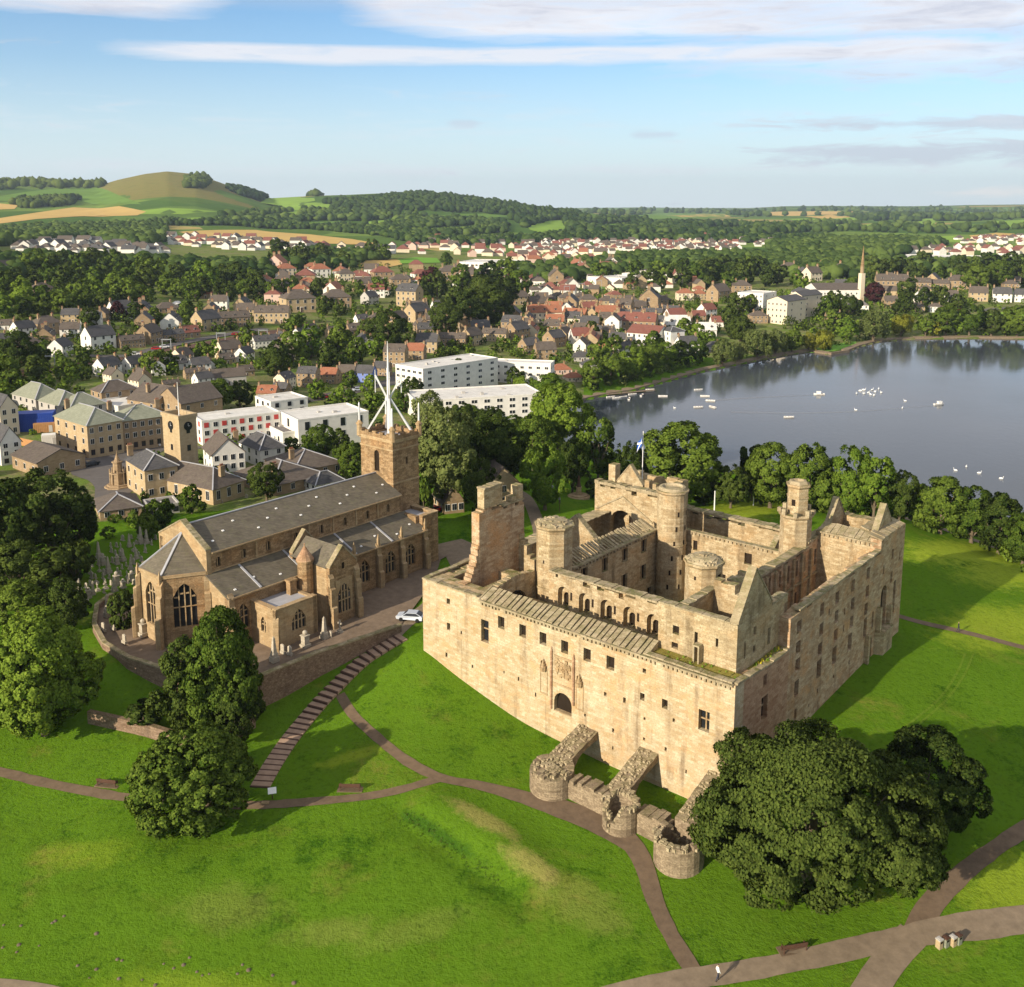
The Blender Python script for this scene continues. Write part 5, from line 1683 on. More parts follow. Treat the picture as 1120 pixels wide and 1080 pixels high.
# crown spire: four raking fins that cross on a central mast
tc = ((T['b0'] + T['b1']) / 2, (T['a0'] + T['a1']) / 2)
ZN = 37.0
mb = MB()
mb.cyl(tc[0], tc[1], zt2 - .3, ZN + 4.0, .40, .26, 8)
mb.cyl(tc[0], tc[1], ZN + 4.0, 47.6, .26, .05, 8)
mb.build('spire_mast', M['alu'], CH)
for b, a in cor:
    d = Vector((b - tc[0], a - tc[1], 0))
    dn = d.normalized()
    f = d * 0.80
    side = Vector((-dn.y, dn.x, 0))
    foot, node = Vector((tc[0], tc[1], zt2 + .2)) + f, Vector((tc[0], tc[1], ZN))
    end = node - dn * 2.4 + Vector((0, 0, 4.3))
    mb = MB()
    for p, q, w0, w1 in ((foot, node + dn * .25, .36, .15), (node - dn * .25, end, .15, .10)):
        t = (q - p).normalized()
        up = side.cross(t).normalized()
        pts = []
        for pt, w in ((p, w0), (q, w1)):
            pts += [pt + side * w + up * .16, pt - side * w + up * .16, pt - side * w - up * .16, pt + side * w - up * .16]
        mb.add(pts, [(3, 2, 1, 0), (4, 5, 6, 7), (0, 1, 5, 4), (1, 2, 6, 5), (2, 3, 7, 6), (3, 0, 4, 7)])
    fin = mb.build('crown_fin', M['alu'], CH)
    mb = MB()
    mb.cyl(end.x, end.y, end.z - 3.2, end.z + 1.0, .10, .07, 6)
    mb.build('crown_spike', M['alu'], fin)
# low block west of the aisle
for p0, p1, n in (((AN + .8, BW), (AN + .8, 27.0), NA), ((AN + .9, 27.0), (T['a0'] - .1, 27.0), (0, -1)), ((AN + 1.7, BW - .8), (T['a0'], BW - .8), NB)):
    wall_part(CH, 'porch_wall', cs, p0, p1, n, 0.8, ZG - 3, 17.0)
mb = MB()
mb.box(BW, 26.2, AN + 1.7, T['a0'] - .02, 16.2, 16.5)
mb.build('porch_roof', M['lead'], CH)
coping(CH, (AN + .8, BW), (AN + .8, 27.0), NA, 0.8, 17.02, 63, 0.12, 'parapet_coping', cp)
coping(CH, (T['a0'] - .1, 27.0), (AN + 1.7, 27.0), (0, -1), 0.8, 17.02, 64, 0.12, 'parapet_coping', cp)

# ------------------------------------------------------------------ churchyard terrace and its walls
CY_PX = [(500, 603), (482, 612), (478, 625), (462, 652), (438, 684), (411, 693), (350, 713), (318, 726), (283, 740), (250, 745), (215, 742), (165, 727), (140, 719), (114, 703), (103, 683), (106, 662), (122, 650)]
CY_Z = [7.7, 7.8, 7.9, 7.8, 7.7, 7.6, 7.2, 6.9, 6.7, 6.6, 6.6, 6.6, 6.6, 6.6, 6.8, 7.0, 7.2]
CY = [at(u, v, z) for (u, v), z in zip(CY_PX, CY_Z)]
inner = [pal(95.5, -19), pal(97, 28)]
mb = MB()
poly = [(p[0], p[1], p[2]) for p in CY] + [(inner[0][0], inner[0][1], 7.4), (inner[1][0], inner[1][1], 7.6)]
cen = np.mean([p for p in poly], axis=0)
cen = np.array([*pal(82, 0), 7.4])
for i in range(len(poly)):
    mb.quad(poly[i], poly[(i + 1) % len(poly)], tuple(cen))
mb.f = [f[::-1] for f in mb.f]
o = mb.build('churchyard_ground', M['gravel'])
if o.data.polygons[0].normal.z < 0: o.data.flip_normals()
tag(o, kind='structure')


def run_wall(name, px, zt, t, label, cat, material, cap=True, drop=6.0, pts=None, group=None):
    P = [at(u, v, z) for (u, v), z in zip(px, zt)] if pts is None else [np.array(p) for p in pts]
    c = np.mean(P, axis=0)
    r = empty(name, (c[0], c[1], 0), 0, label, cat, group)
    mb, m2 = MB(), MB()
    rs = np.random.RandomState(len(P))
    for p, q in zip(P[:-1], P[1:]):
        N = max(1, int(np.hypot(*(q - p)[:2]) / 2.2))
        for k in range(N):
            a, b = p + (q - p) * k / N - c * [1, 1, 0], p + (q - p) * (k + 1) / N - c * [1, 1, 0]
            e = (b - a)[:2] / np.hypot(*(b - a)[:2])
            n = np.array([-e[1], e[0]]) * t / 2
            for m_, w_, zl, zh in ((mb, 1.0, -drop, 0.0), (m2, 1.3, 0.004, 0.20)):
                j = rs.uniform(-.03, .05) if m_ is m2 else 0
                A = [a[:2] - n * w_, b[:2] - n * w_, b[:2] + n * w_, a[:2] + n * w_]
                zz = [a[2], b[2], b[2], a[2]]
                m_.hexa([(*x, z + zl) for x, z in zip(A, zz)], [(*x, z + zh + j) for x, z in zip(A, zz)])
    mb.build('masonry', material, r)
    if cap: m2.build('coping', M['coping'], r)
    return r


n_ = len(CY_PX)
run_wall('retaining_wall', CY_PX[4:10], [z + .75 for z in CY_Z[4:10]], .6, 'high stone retaining wall between the churchyard gravel and the stepped path', 'wall', M['wall_red'])
run_wall('churchyard_wall', CY_PX[10:17], [z + .7 for z in CY_Z[10:17]], .55, 'low curved stone wall round the gravel below the church apse', 'wall', M['wall_red'])
op = [hit(u, v) for u, v in ((98, 790), (130, 797), (160, 804), (186, 812), (215, 822), (250, 812), (278, 795))]
run_wall('old_wall', None, None, .7, 'old reddish rubble wall on the lawn between two big trees', 'wall', M['wall_red'], False, 4.0, [(p.x, p.y, p.z + 1.7) for p in op])
# ------------------------------------------------------------------ trees
def unit(v):
    return v / np.maximum(np.linalg.norm(v, axis=1), 1e-9)[:, None]


def leaf_mesh(name, pos, nrm, size, rs, material, aspect=1.0):
    """one folded leaf spray (two triangles as a bent quad) per point, shaded with the normal of its clump"""
    n = len(pos)
    nj = unit(nrm + rs.normal(0, 0.55, (n, 3)))
    t = unit(np.cross(nj, unit(rs.normal(0, 1, (n, 3)))))
    b = np.cross(nj, t)
    s = size * rs.uniform(0.65, 1.35, n)[:, None]
    bend = nj * s * rs.uniform(-0.25, 0.25, n)[:, None]
    q = np.stack([pos - t * s * .5 * aspect, pos - b * s * .5 + bend, pos + t * s * .5 * aspect, pos + b * s * .5 + bend], 1)
    v = q.reshape(-1, 3)
    f = np.arange(4 * n).reshape(-1, 4)
    me = mesh_np(name, v, f, material, True)
    vn = unit(nrm + rs.normal(0, 0.28, (n, 3)))
    vn = np.repeat(vn, 4, 0)
    me.normals_split_custom_set_from_vertices(vn.astype(np.float32))
    return me


def crown_points(rs, W, H, nl, nsub, n, lobe=(0.24, 0.36), sub=(0.28, 0.46), flat=0.0, droop=0.0, egg=0.0, kmin=0.35):
    """points on clumps that sit on lobes that fill an egg of width W and height H, base at z = 0"""
    # lobes
    d = unit(rs.normal(0, 1, (nl, 3)))
    d[:, 2] = np.where(d[:, 2] < -0.55, -d[:, 2] * .5, d[:, 2])
    k = rs.uniform(kmin, 0.97, nl) ** 0.6
    rl = W * rs.uniform(lobe[0], lobe[1], nl) * 0.8
    c = d * k[:, None] * np.array([W / 2, W / 2, H / 2]) * 0.80
    wz = 1 - egg * (c[:, 2] / (H / 2))
    c[:, 0] *= wz; c[:, 1] *= wz
    c = np.vstack([c, [[0, 0, H * .18]], [[0, 0, -H * .1]]])
    rl = np.concatenate([rl, [W * .30, W * .32]])
    m = len(c)
    # clumps on the lobes
    sd = unit(rs.normal(0, 1, (m, nsub, 3)).reshape(-1, 3)).reshape(m, nsub, 3)
    sc = c[:, None] + sd * (rl[:, None, None] * 0.80)
    sr = rl[:, None] * rs.uniform(sub[0], sub[1], (m, nsub))
    sc, sr, par = sc.reshape(-1, 3), sr.ravel(), np.repeat(np.arange(m), nsub)
    # drop the clumps that are buried in other lobes
    dist = np.linalg.norm(sc[:, None] - c[None], axis=2)
    dist[np.arange(len(sc)), par] = 1e9
    keep = np.all(dist > rl[None] * 0.72, axis=1)
    keep &= sc[:, 2] > -H * 0.47
    sc, sr, par = sc[keep], sr[keep], par[keep]
    w = sr ** 2
    pick = rs.choice(len(sc), n, p=w / w.sum())
    dd = unit(rs.normal(0, 1, (n, 3)) + np.array([0, 0, 0.25]))
    od = unit(sc[pick] - c[par[pick]])
    dd = unit(dd + od * 0.7)
    r = sr[pick] * (0.66 + 0.48 * rs.rand(n))
    p = sc[pick] + dd * r[:, None] * np.array([1, 1, 0.85])
    if droop:
        hang = rs.rand(n) ** 2 * droop * H * (np.hypot(p[:, 0], p[:, 1]) / (W / 2))
        p[:, 2] -= hang
    nr = unit(dd * 0.8 + od * 0.6 + unit(p - np.array([0, 0, -H * .15])) * 0.5)
    p[:, 2] -= p[:, 2].min()
    s = H / p[:, 2].max()
    p[:, 2] *= s
    ext = max(np.abs(p[:, :2]).max(), 1e-6)
    p[:, :2] *= (W / 2) / np.percentile(np.hypot(p[:, 0], p[:, 1]), 99)
    return p, nr, c


def trunk_mesh(name, rs, W, H, z0, r, limbs, material, lean=0.0):
    mb = MB()
    top = Vector((rs.uniform(-.3, .3), rs.uniform(-.3, .3), z0 + H * 0.55))
    mb.tube([(0, 0, -1.0), (0, 0, 0.15), (0.02, 0, z0 * .6 + .3), top * .75 + Vector((0, 0, z0 * .2)), top], [r * 1.5, r * 1.25, r, r * .7, r * .3], 9)
    for i in range(limbs):
        t = 2 * math.pi * (i + rs.rand() * .6) / limbs
        a = Vector((0, 0, z0 * rs.uniform(.75, 1.1) + H * .03 * i / limbs))
        e = Vector((math.cos(t) * W * .27, math.sin(t) * W * .27, z0 + H * rs.uniform(.35, .72)))
        m = a.lerp(e, .5) + Vector((0, 0, H * .02)) + Vector((rs.uniform(-.3, .3), rs.uniform(-.3, .3), 0))
        mb.tube([a, m, e], [r * .55, r * .33, r * .1], 6)
    return mb.mesh(name, material)


PROTO = {}


def proto(key, seed, W, H, z0, nl, nsub, n, leaf_size, r=0.35, limbs=5, **kw):
    rs = np.random.RandomState(seed)
    p, nr, c = crown_points(rs, W, H - z0, nl, nsub, n, **kw)
    p[:, 2] += z0
    cm = leaf_mesh('crown', p, nr, leaf_size, rs, M['leaf_mid'])
    tm = trunk_mesh('trunk', rs, W, H - z0, z0, r, limbs, M['bark'])
    PROTO[key] = (cm, tm, W, H)


proto('big', 11, 32, 21, 1.0, 44, 34, 140000, 0.36, .75, 8, lobe=(.10, .17), sub=(.20, .36), kmin=.6)
proto('big2', 12, 17, 17, 1.0, 26, 26, 48000, 0.36, .5, 6, lobe=(.13, .2), sub=(.22, .38), kmin=.55)
proto('round', 13, 15, 13.5, 0.2, 120, 12, 60000, 0.33, .45, 6, lobe=(.085, .115), sub=(.32, .5), kmin=.93)
proto('lime', 14, 15, 17, 0.4, 36, 22, 50000, 0.34, .45, 6, lobe=(.12, .19), sub=(.24, .42), egg=.1, kmin=.5)
for i in range(4):
    proto('mid%d' % i, 20 + i, 11, 13.5, 1.2, 20 + i, 18, 19000, 0.34, .35, 5, lobe=(.15, .24), sub=(.25, .42), egg=.15, kmin=.45)
for i in range(2):
    proto('open%d' % i, 30 + i, 11, 14, 2.2, 11, 13, 5200, 0.55, .3, 6, lobe=(.15, .25), egg=.1)
for i in range(2):
    proto('willow%d' % i, 34 + i, 12, 13, 0.3, 14, 15, 6500, 0.5, .4, 5, lobe=(.18, .28), droop=.28)
for i in range(3):
    proto('bush%d' % i, 40 + i, 6, 4.6, 0.0, 10, 12, 2600, 0.42, .12, 4, lobe=(.2, .3))
for i in range(5):
    proto('small%d' % i, 50 + i, 10, 10.5, 0.6, 10, 11, 1500, 0.95, .3, 3, lobe=(.2, .31), egg=.12)
for i in range(2):
    proto('fir%d' % i, 60 + i, 6.5, 15, 0.6, 16, 10, 1500, 0.8, .25, 3, lobe=(.18, .28), egg=.75)
LABELLED = {}


def top_z(u, v, x, y):
    d = ray(u, v)
    t = math.hypot(x, y) / math.hypot(d[0], d[1])
    return CAM_Z + d[2] * t


def put_tree(key, x, y, z, w, h, material, label, cat='tree', group=None, name='broadleaf_tree', rz=None, simple=False):
    cm, tm, W, H = PROTO[key]
    rz = random.Random(int(x * 131 + y * 17)).uniform(0, 6.28) if rz is None else rz
    o = empty(name, (x, y, z), rz, label, cat, group)
    s = (w / W, w / W, h / H)
    c = link(bpy.data.objects.new('crown', cm), o)
    c.scale = s
    set_mats(c, [material])
    if not simple:
        t = link(bpy.data.objects.new('trunk', tm), o)
        t.scale = s
    return o


def tree(u, vb, vt, wpx, key, mk, label, group=None, name='broadleaf_tree', cat='tree', rz=None, simple=False, depth=0.0):
    g = hit(u, vb)
    w = wpx * mpp(g)
    # the crown's top edge lies about half a crown depth nearer than its stem
    h = top_z(u, vt, g.x, g.y) - g.z
    return put_tree(key, g.x, g.y, g.z - .1, w, max(h, w * .35), M[mk], label, cat, group, name, rz, simple)


# --- trees one can tell apart near the palace and church
NEAR = [
    # u, v base, v top, width, prototype, leaf, label
    (884, 978, 797, 268, 'big', 'leaf_dark', 'huge spreading dark green tree hiding the foot of the palace corner'),
    (1010, 908, 797, 120, 'big2', 'leaf_dark', 'rounded dark tree with pale flower tips, merging with the huge tree beside the palace'),
    (212, 899, 795, 136, 'round', 'leaf_mid', 'dense dome shaped tree alone on the lawn beside the tarmac path'),
    (246, 806, 662, 92, 'lime', 'leaf_mid', 'tall green tree standing just below the church sacristy'),
    (206, 806, 694, 80, 'mid1', 'leaf_dark', 'dark tree with a pale slender stem below the church apse'),
    (263, 815, 745, 62, 'mid2', 'leaf_dark', 'low dark tree leaning out from the foot of the churchyard retaining wall'),
    (50, 803, 662, 122, 'lime', 'leaf_light', 'bright yellow green tree with drooping boughs by the old rubble wall'),
    (-12, 800, 690, 80, 'mid0', 'leaf_dark', 'dark shaded tree behind the bright yellow green tree'),
    (58, 618, 512, 100, 'mid2', 'leaf_dark', 'largest dark tree of the grove beside the churchyard headstones'),
    (12, 632, 522, 80, 'mid3', 'leaf_dark', 'dark tree at the edge of the churchyard grove away from the headstones'),
    (88, 600, 538, 50, 'mid1', 'leaf_dark', 'dark tree of the churchyard grove next to the grey slate shed'),
    (84, 636, 592, 44, 'bush1', 'leaf_dark', 'round clipped looking yew at the edge of the headstones'),
    (22, 652, 590, 66, 'mid0', 'leaf_dark', 'lower dark tree in front of the churchyard grove'),
    (58, 668, 600, 46, 'fir0', 'leaf_dark', 'dark pointed conifer below the churchyard grove'),
    (74, 692, 632, 50, 'mid3', 'leaf_dark', 'dark bushy tree beside the curved churchyard path'),
    (22, 690, 632, 66, 'mid1', 'leaf_mid', 'green bushy tree at the end of the churchyard slope'),
    (136, 690, 645, 34, 'bush0', 'leaf_dark', 'single dark round shrub on the gravel by the apse'),
    (486, 556, 446, 84, 'mid3', 'leaf_willow', 'tall grey green tree just behind the church tower'),
    (540, 540, 452, 76, 'mid0', 'leaf_dark', 'very dark tree behind the small stone cottage'),
    (524, 568, 502, 48, 'mid2', 'leaf_dark', 'dark rounded tree in front of the small stone cottage'),
    (596, 558, 481, 58, 'mid1', 'leaf_light', 'vivid light green tree beside the palace approach drive'),
    (611, 512, 418, 82, 'mid3', 'leaf_light', 'tall light green tree between the long white flats and the loch'),
    (584, 515, 452, 58, 'mid0', 'leaf_mid', 'mid green tree close behind the vivid light green tree'),
    (654, 528, 455, 50, 'open1', 'leaf_mid', 'slender open tree beside the loch with its stem showing'),
    (626, 540, 482, 40, 'mid2', 'leaf_dark', 'dark tree shading the statue lawn'),
    (464, 566, 520, 30, 'bush2', 'leaf_mid', 'upright green bush at the corner of the church tower'),
    (514, 470, 442, 40, 'mid1', 'leaf_mid', 'green tree pressed against the end of the long white flats'),
    (745, 553, 461, 102, 'mid3', 'leaf_mid', 'broad green tree behind the palace with the flagpole'),
    (716, 540, 499, 48, 'mid0', 'leaf_light', 'small vivid green tree beside the palace flagpole'),
    (690, 545, 482, 40, 'mid1', 'leaf_dark', 'dark tree half hidden behind the flag on the palace'),
    (799, 556, 508, 40, 'mid2', 'leaf_dark', 'small dark tree between two broad ones by the white pole'),
    (842, 556, 483, 62, 'mid0', 'leaf_mid', 'rounded green tree on the loch bank behind the white pole'),
    (822, 548, 487, 40, 'open0', 'leaf_dark', 'thin dark tree leaning over the loch bank'),
    (884, 560, 483, 66, 'mid1', 'leaf_mid', 'tall green tree on the loch bank behind the capped stone turret'),
    (927, 566, 487, 56, 'mid2', 'leaf_light', 'yellow green tree on the loch bank near the palace corner'),
    (955, 570, 498, 54, 'open1', 'leaf_light', 'loosely branched green tree with a bare stem at the palace corner'),
    (983, 574, 514, 40, 'mid3', 'leaf_dark', 'dark tree closing the row on the loch bank at the palace corner'),
    (1028, 584, 519, 62, 'mid0', 'leaf_mid', 'bushy green tree where the gravel path bends along the loch'),
    (1062, 594, 533, 60, 'mid2', 'leaf_mid', 'second bushy tree beside the gravel path along the loch'),
    (1092, 606, 537, 60, 'mid1', 'leaf_dark', 'darkest bushy tree beside the gravel path along the loch'),
    (1118, 618, 560, 44, 'mid3', 'leaf_mid', 'last bushy tree above the gravel path where the loch opens out'),
    (1046, 588, 546, 40, 'bush1', 'leaf_mid', 'low round bush between bushy trees along the loch path'),
    (1008, 578, 548, 34, 'bush2', 'leaf_mid', 'low round bush nearest the palace along the loch path'),
    (770, 552, 520, 44, 'mid1', 'leaf_dark', 'short dark tree at the far foot of the broad tree behind the palace'),
    (905, 562, 520, 40, 'bush0', 'leaf_mid', 'low bush under the trees behind the capped stone turret'),
    (864, 556, 520, 36, 'bush1', 'leaf_dark', 'dark bush under the rounded trees on the loch bank'),
    (660, 545, 522, 40, 'bush0', 'leaf_dark', 'dark shrub at the foot of the slender open tree'),
    (545, 545, 520, 40, 'bush2', 'leaf_dark', 'dark shrub behind the small stone cottage'),
    (158, 796, 768, 52, 'bush1', 'leaf_dark', 'dark shrub growing behind the old rubble wall'),
]
for i, (u, vb, vt, w, k, mk, lab) in enumerate(NEAR):
    nm = 'shrub' if k.startswith('bush') else ('conifer' if k.startswith('fir') else 'broadleaf_tree')
    tree(u, vb, vt, w, k, mk, lab, name=nm, cat='shrub' if nm == 'shrub' else 'tree')

# --- trees in the town, street by street: (u, v base, width, prototype, leaf)
ROWS = [
    ('behind the white modern houses', [(240, 450, 36, 'mid0', 'leaf_mid'), (263, 447, 30, 'mid2', 'leaf_dark'), (222, 452, 26, 'small1', 'leaf_dark'), (302, 415, 34, 'mid1', 'leaf_dark'), (165, 410, 26, 'small2', 'leaf_mid'), (185, 408, 22, 'small0', 'leaf_dark')]),
    ('in gardens before the white modern houses', [(292, 548, 42, 'mid2', 'leaf_dark'), (350, 505, 40, 'mid3', 'leaf_mid'), (384, 520, 38, 'mid1', 'leaf_mid'), (336, 512, 26, 'small3', 'leaf_light'), (372, 495, 26, 'small1', 'leaf_dark'), (318, 500, 22, 'small2', 'leaf_dark'), (358, 470, 24, 'small0', 'leaf_mid'), (210, 562, 30, 'small4', 'leaf_mid'), (176, 578, 34, 'bush1', 'leaf_mid'), (160, 590, 30, 'bush0', 'leaf_mid'), (357, 520, 16, 'small2', 'leaf_copper')]),
    ('below the painted high street fronts', [(348, 437, 22, 'small0', 'leaf_light'), (376, 446, 26, 'small3', 'leaf_light'), (384, 425, 20, 'small1', 'leaf_mid'), (408, 452, 24, 'small2', 'leaf_light'), (404, 430, 20, 'small4', 'leaf_light'), (365, 455, 24, 'small1', 'leaf_mid'), (442, 452, 26, 'small2', 'leaf_mid')]),
    ('around the big white flats', [(500, 422, 30, 'mid0', 'leaf_dark'), (520, 418, 22, 'small1', 'leaf_mid'), (450, 440, 28, 'mid1', 'leaf_dark'), (576, 440, 30, 'willow1', 'leaf_light'), (562, 424, 22, 'small0', 'leaf_dark'), (470, 470, 46, 'willow0', 'leaf_willow'), (505, 486, 44, 'mid2', 'leaf_dark'), (536, 490, 44, 'mid3', 'leaf_dark'), (562, 500, 46, 'mid1', 'leaf_mid'), (600, 452, 44, 'mid0', 'leaf_light'), (548, 470, 30, 'mid0', 'leaf_mid')]),
    ('behind the painted high street fronts', [(425, 385, 46, 'mid0', 'leaf_dark'), (404, 378, 30, 'small2', 'leaf_dark'), (372, 385, 32, 'small1', 'leaf_mid'), (340, 392, 36, 'small0', 'leaf_light'), (320, 398, 34, 'small3', 'leaf_mid'), (303, 402, 30, 'small1', 'leaf_dark'), (360, 402, 26, 'small4', 'leaf_dark'), (392, 398, 28, 'small2', 'leaf_mid'), (412, 392, 24, 'small3', 'leaf_light')]),
    ('above the high street roofs', [(486, 370, 42, 'mid1', 'leaf_dark'), (512, 364, 46, 'mid2', 'leaf_dark'), (540, 358, 46, 'mid3', 'leaf_dark'), (528, 345, 44, 'mid0', 'leaf_dark'), (552, 342, 40, 'mid1', 'leaf_dark'), (566, 330, 34, 'small2', 'leaf_mid'), (500, 350, 36, 'small1', 'leaf_dark'), (478, 326, 30, 'small0', 'leaf_dark'), (460, 328, 22, 'small4', 'leaf_dark'), (472, 318, 26, 'small3', 'leaf_copper'), (505, 320, 30, 'small2', 'leaf_mid'), (535, 322, 36, 'small1', 'leaf_dark'), (556, 312, 30, 'small0', 'leaf_mid')]),
    ('among the red tiled roofs beyond the railway', [(320, 322, 20, 'small0', 'leaf_mid'), (347, 326, 22, 'small1', 'leaf_dark'), (356, 345, 22, 'small3', 'leaf_dark'), (372, 346, 18, 'small4', 'leaf_dark'), (415, 325, 22, 'small2', 'leaf_mid'), (392, 322, 16, 'small0', 'leaf_mid'), (300, 330, 24, 'small2', 'leaf_mid'), (284, 328, 26, 'small1', 'leaf_dark'), (324, 372, 26, 'small4', 'leaf_mid'), (488, 292, 16, 'small1', 'leaf_mid'), (352, 290, 24, 'small3', 'leaf_dark'), (330, 292, 26, 'small0', 'leaf_dark'), (305, 290, 28, 'small2', 'leaf_dark'), (375, 292, 18, 'small1', 'leaf_dark'), (408, 284, 22, 'small4', 'leaf_dark'), (420, 285, 18, 'small0', 'leaf_mid')]),
    ('along the railway cutting', [(10, 425, 36, 'small0', 'leaf_mid'), (40, 418, 30, 'small2', 'leaf_dark'), (70, 410, 22, 'small1', 'leaf_mid'), (20, 408, 46, 'mid0', 'leaf_dark'), (45, 404, 26, 'small3', 'leaf_dark'), (92, 404, 20, 'small4', 'leaf_mid'), (98, 360, 24, 'small0', 'leaf_dark'), (150, 352, 22, 'small3', 'leaf_dark'), (170, 357, 20, 'small2', 'leaf_mid'), (205, 352, 24, 'small1', 'leaf_mid'), (222, 396, 22, 'small4', 'leaf_mid'), (240, 392, 20, 'small2', 'leaf_light'), (272, 380, 22, 'small3', 'leaf_mid'), (130, 350, 20, 'small4', 'leaf_copper'), (212, 330, 22, 'small0', 'leaf_mid'), (252, 330, 22, 'small2', 'leaf_dark')]),
    ('on the lakeside bank', [(648, 424, 30, 'mid0', 'leaf_mid'), (668, 420, 34, 'mid1', 'leaf_mid'), (690, 415, 36, 'mid2', 'leaf_light'), (712, 410, 34, 'mid3', 'leaf_mid'), (728, 404, 30, 'mid0', 'leaf_light'), (744, 402, 30, 'mid1', 'leaf_dark'), (764, 397, 26, 'small2', 'leaf_mid'), (790, 400, 32, 'willow0', 'leaf_willow'), (806, 396, 24, 'willow1', 'leaf_willow'), (828, 392, 34, 'willow1', 'leaf_willow'), (848, 388, 30, 'willow0', 'leaf_willow'), (866, 386, 26, 'mid0', 'leaf_mid'), (884, 384, 22, 'willow0', 'leaf_lime'), (900, 384, 24, 'willow1', 'leaf_lime'), (700, 398, 26, 'mid2', 'leaf_dark'), (714, 392, 30, 'small1', 'leaf_mid'), (655, 398, 26, 'small3', 'leaf_mid'), (672, 390, 24, 'small0', 'leaf_mid'), (748, 374, 26, 'small1', 'leaf_mid'), (762, 376, 22, 'small2', 'leaf_light'), (776, 380, 18, 'small0', 'leaf_light'), (810, 378, 32, 'mid2', 'leaf_dark'), (800, 362, 26, 'small4', 'leaf_dark'), (806, 345, 24, 'small3', 'leaf_dark'), (820, 342, 20, 'small1', 'leaf_mid'), (648, 372, 20, 'small2', 'leaf_dark'), (655, 360, 18, 'small0', 'leaf_dark'), (712, 338, 22, 'small4', 'leaf_mid')]),
    ('on the far lake shore', [(955, 374, 38, 'willow0', 'leaf_willow'), (985, 368, 26, 'willow1', 'leaf_lime'), (925, 374, 26, 'small1', 'leaf_light'), (1012, 368, 22, 'small3', 'leaf_mid'), (1034, 368, 34, 'mid0', 'leaf_mid'), (1060, 367, 34, 'mid2', 'leaf_mid'), (1084, 368, 30, 'mid1', 'leaf_dark'), (1112, 368, 34, 'mid3', 'leaf_mid'), (1022, 368, 16, 'small0', 'leaf_lime'), (912, 365, 26, 'small2', 'leaf_mid'), (1100, 368, 24, 'small2', 'leaf_mid'), (1046, 367, 24, 'small4', 'leaf_light'), (1140, 370, 34, 'mid0', 'leaf_mid')]),
    ('among the villas across the lake', [(928, 350, 28, 'mid1', 'leaf_dark'), (912, 342, 24, 'small0', 'leaf_dark'), (956, 333, 24, 'mid0', 'leaf_copper'), (988, 345, 26, 'mid2', 'leaf_dark'), (1010, 336, 22, 'small1', 'leaf_dark'), (1028, 334, 20, 'small4', 'leaf_dark'), (1048, 340, 18, 'small2', 'leaf_dark'), (992, 326, 22, 'small3', 'leaf_dark'), (930, 325, 22, 'small2', 'leaf_mid'), (950, 322, 18, 'small1', 'leaf_mid'), (872, 314, 18, 'small4', 'leaf_light'), (878, 320, 18, 'small0', 'leaf_light'), (905, 350, 26, 'small3', 'leaf_mid'), (1066, 318, 30, 'mid3', 'leaf_mid'), (1090, 316, 32, 'mid0', 'leaf_mid'), (1116, 314, 26, 'small1', 'leaf_dark'), (850, 312, 24, 'small2', 'leaf_dark')]),
]
for phrase, items in ROWS:
    kinds = {}
    for it in items: kinds.setdefault(it[4], []).append(it)
    word = {'leaf_dark': 'dark green tree', 'leaf_mid': 'mid green tree', 'leaf_light': 'bright light green tree', 'leaf_lime': 'yellow green tree', 'leaf_willow': 'grey green drooping tree', 'leaf_copper': 'dark copper leaved tree'}
    for mk, lst in kinds.items():
        lst.sort(key=lambda q: -q[0])
        for i, (u, vb, w, k, _) in enumerate(lst):
            lab = '%s %s' % (word[mk], phrase) if len(lst) == 1 else '%s, %s from the loch side %s' % (word[mk], ORD[i], phrase)
            vt = vb - w * (1.02 if k[:3] in ('mid', 'sma') else 0.95)
            tree(u, vb, vt, w, k, mk, lab, group='town trees ' + phrase)


# --- belts of trees that stand close together: each a tree, all alike
def in_poly(u, v, P):
    return poly_sd(np.array([u]), np.array([v]), np.array(P, float))[0] < 0


def belt(px, n, w, phrase, seed, mats=('leaf_dark', 'leaf_dark', 'leaf_mid', 'leaf_mid', 'leaf_light')):
    rs = random.Random(seed)
    P = np.array(px, float)
    (u0, v0), (u1, v1) = P.min(0), P.max(0)
    pts = []
    for _ in range(n * 60):
        u, v = rs.uniform(u0, u1), rs.uniform(v0, v1)
        if not in_poly(u, v, px): continue
        if any(abs(u - a) < w * .55 and abs(v - b) < w * .26 for a, b in pts): continue
        pts.append((u, v))
        if len(pts) >= n: break
    for u, v in pts:
        mk = rs.choice(mats)
        tone = {'leaf_dark': 'dark green', 'leaf_mid': 'mid green', 'leaf_light': 'lighter green'}[mk]
        wd = w * rs.uniform(.85, 1.35)
        tree(u, v, v - wd * rs.uniform(.85, 1.1), wd, 'small%d' % rs.randrange(5), mk, '%s tree crowded into the %s' % (tone, phrase), group='%s trees of the %s' % (tone, phrase), simple=True)


belt([(0, 318), (40, 300), (110, 300), (180, 303), (262, 312), (290, 320), (255, 330), (205, 325), (160, 335), (105, 345), (60, 348), (0, 352)], 66, 24, 'wooded belt between the white estate and the railway', 3)
belt([(650, 310), (700, 305), (780, 300), (850, 302), (850, 316), (790, 322), (740, 322), (690, 318)], 26, 20, 'dark wood beyond the terraced houses and the loch', 5, ('leaf_dark', 'leaf_dark', 'leaf_mid'))
belt([(950, 306), (1000, 298), (1060, 298), (1120, 296), (1130, 306), (1060, 310), (1000, 312)], 16, 20, 'dark wood behind the lakeside villas', 7, ('leaf_dark', 'leaf_dark', 'leaf_mid'))


# --- fields on the slopes
FIELDS = []


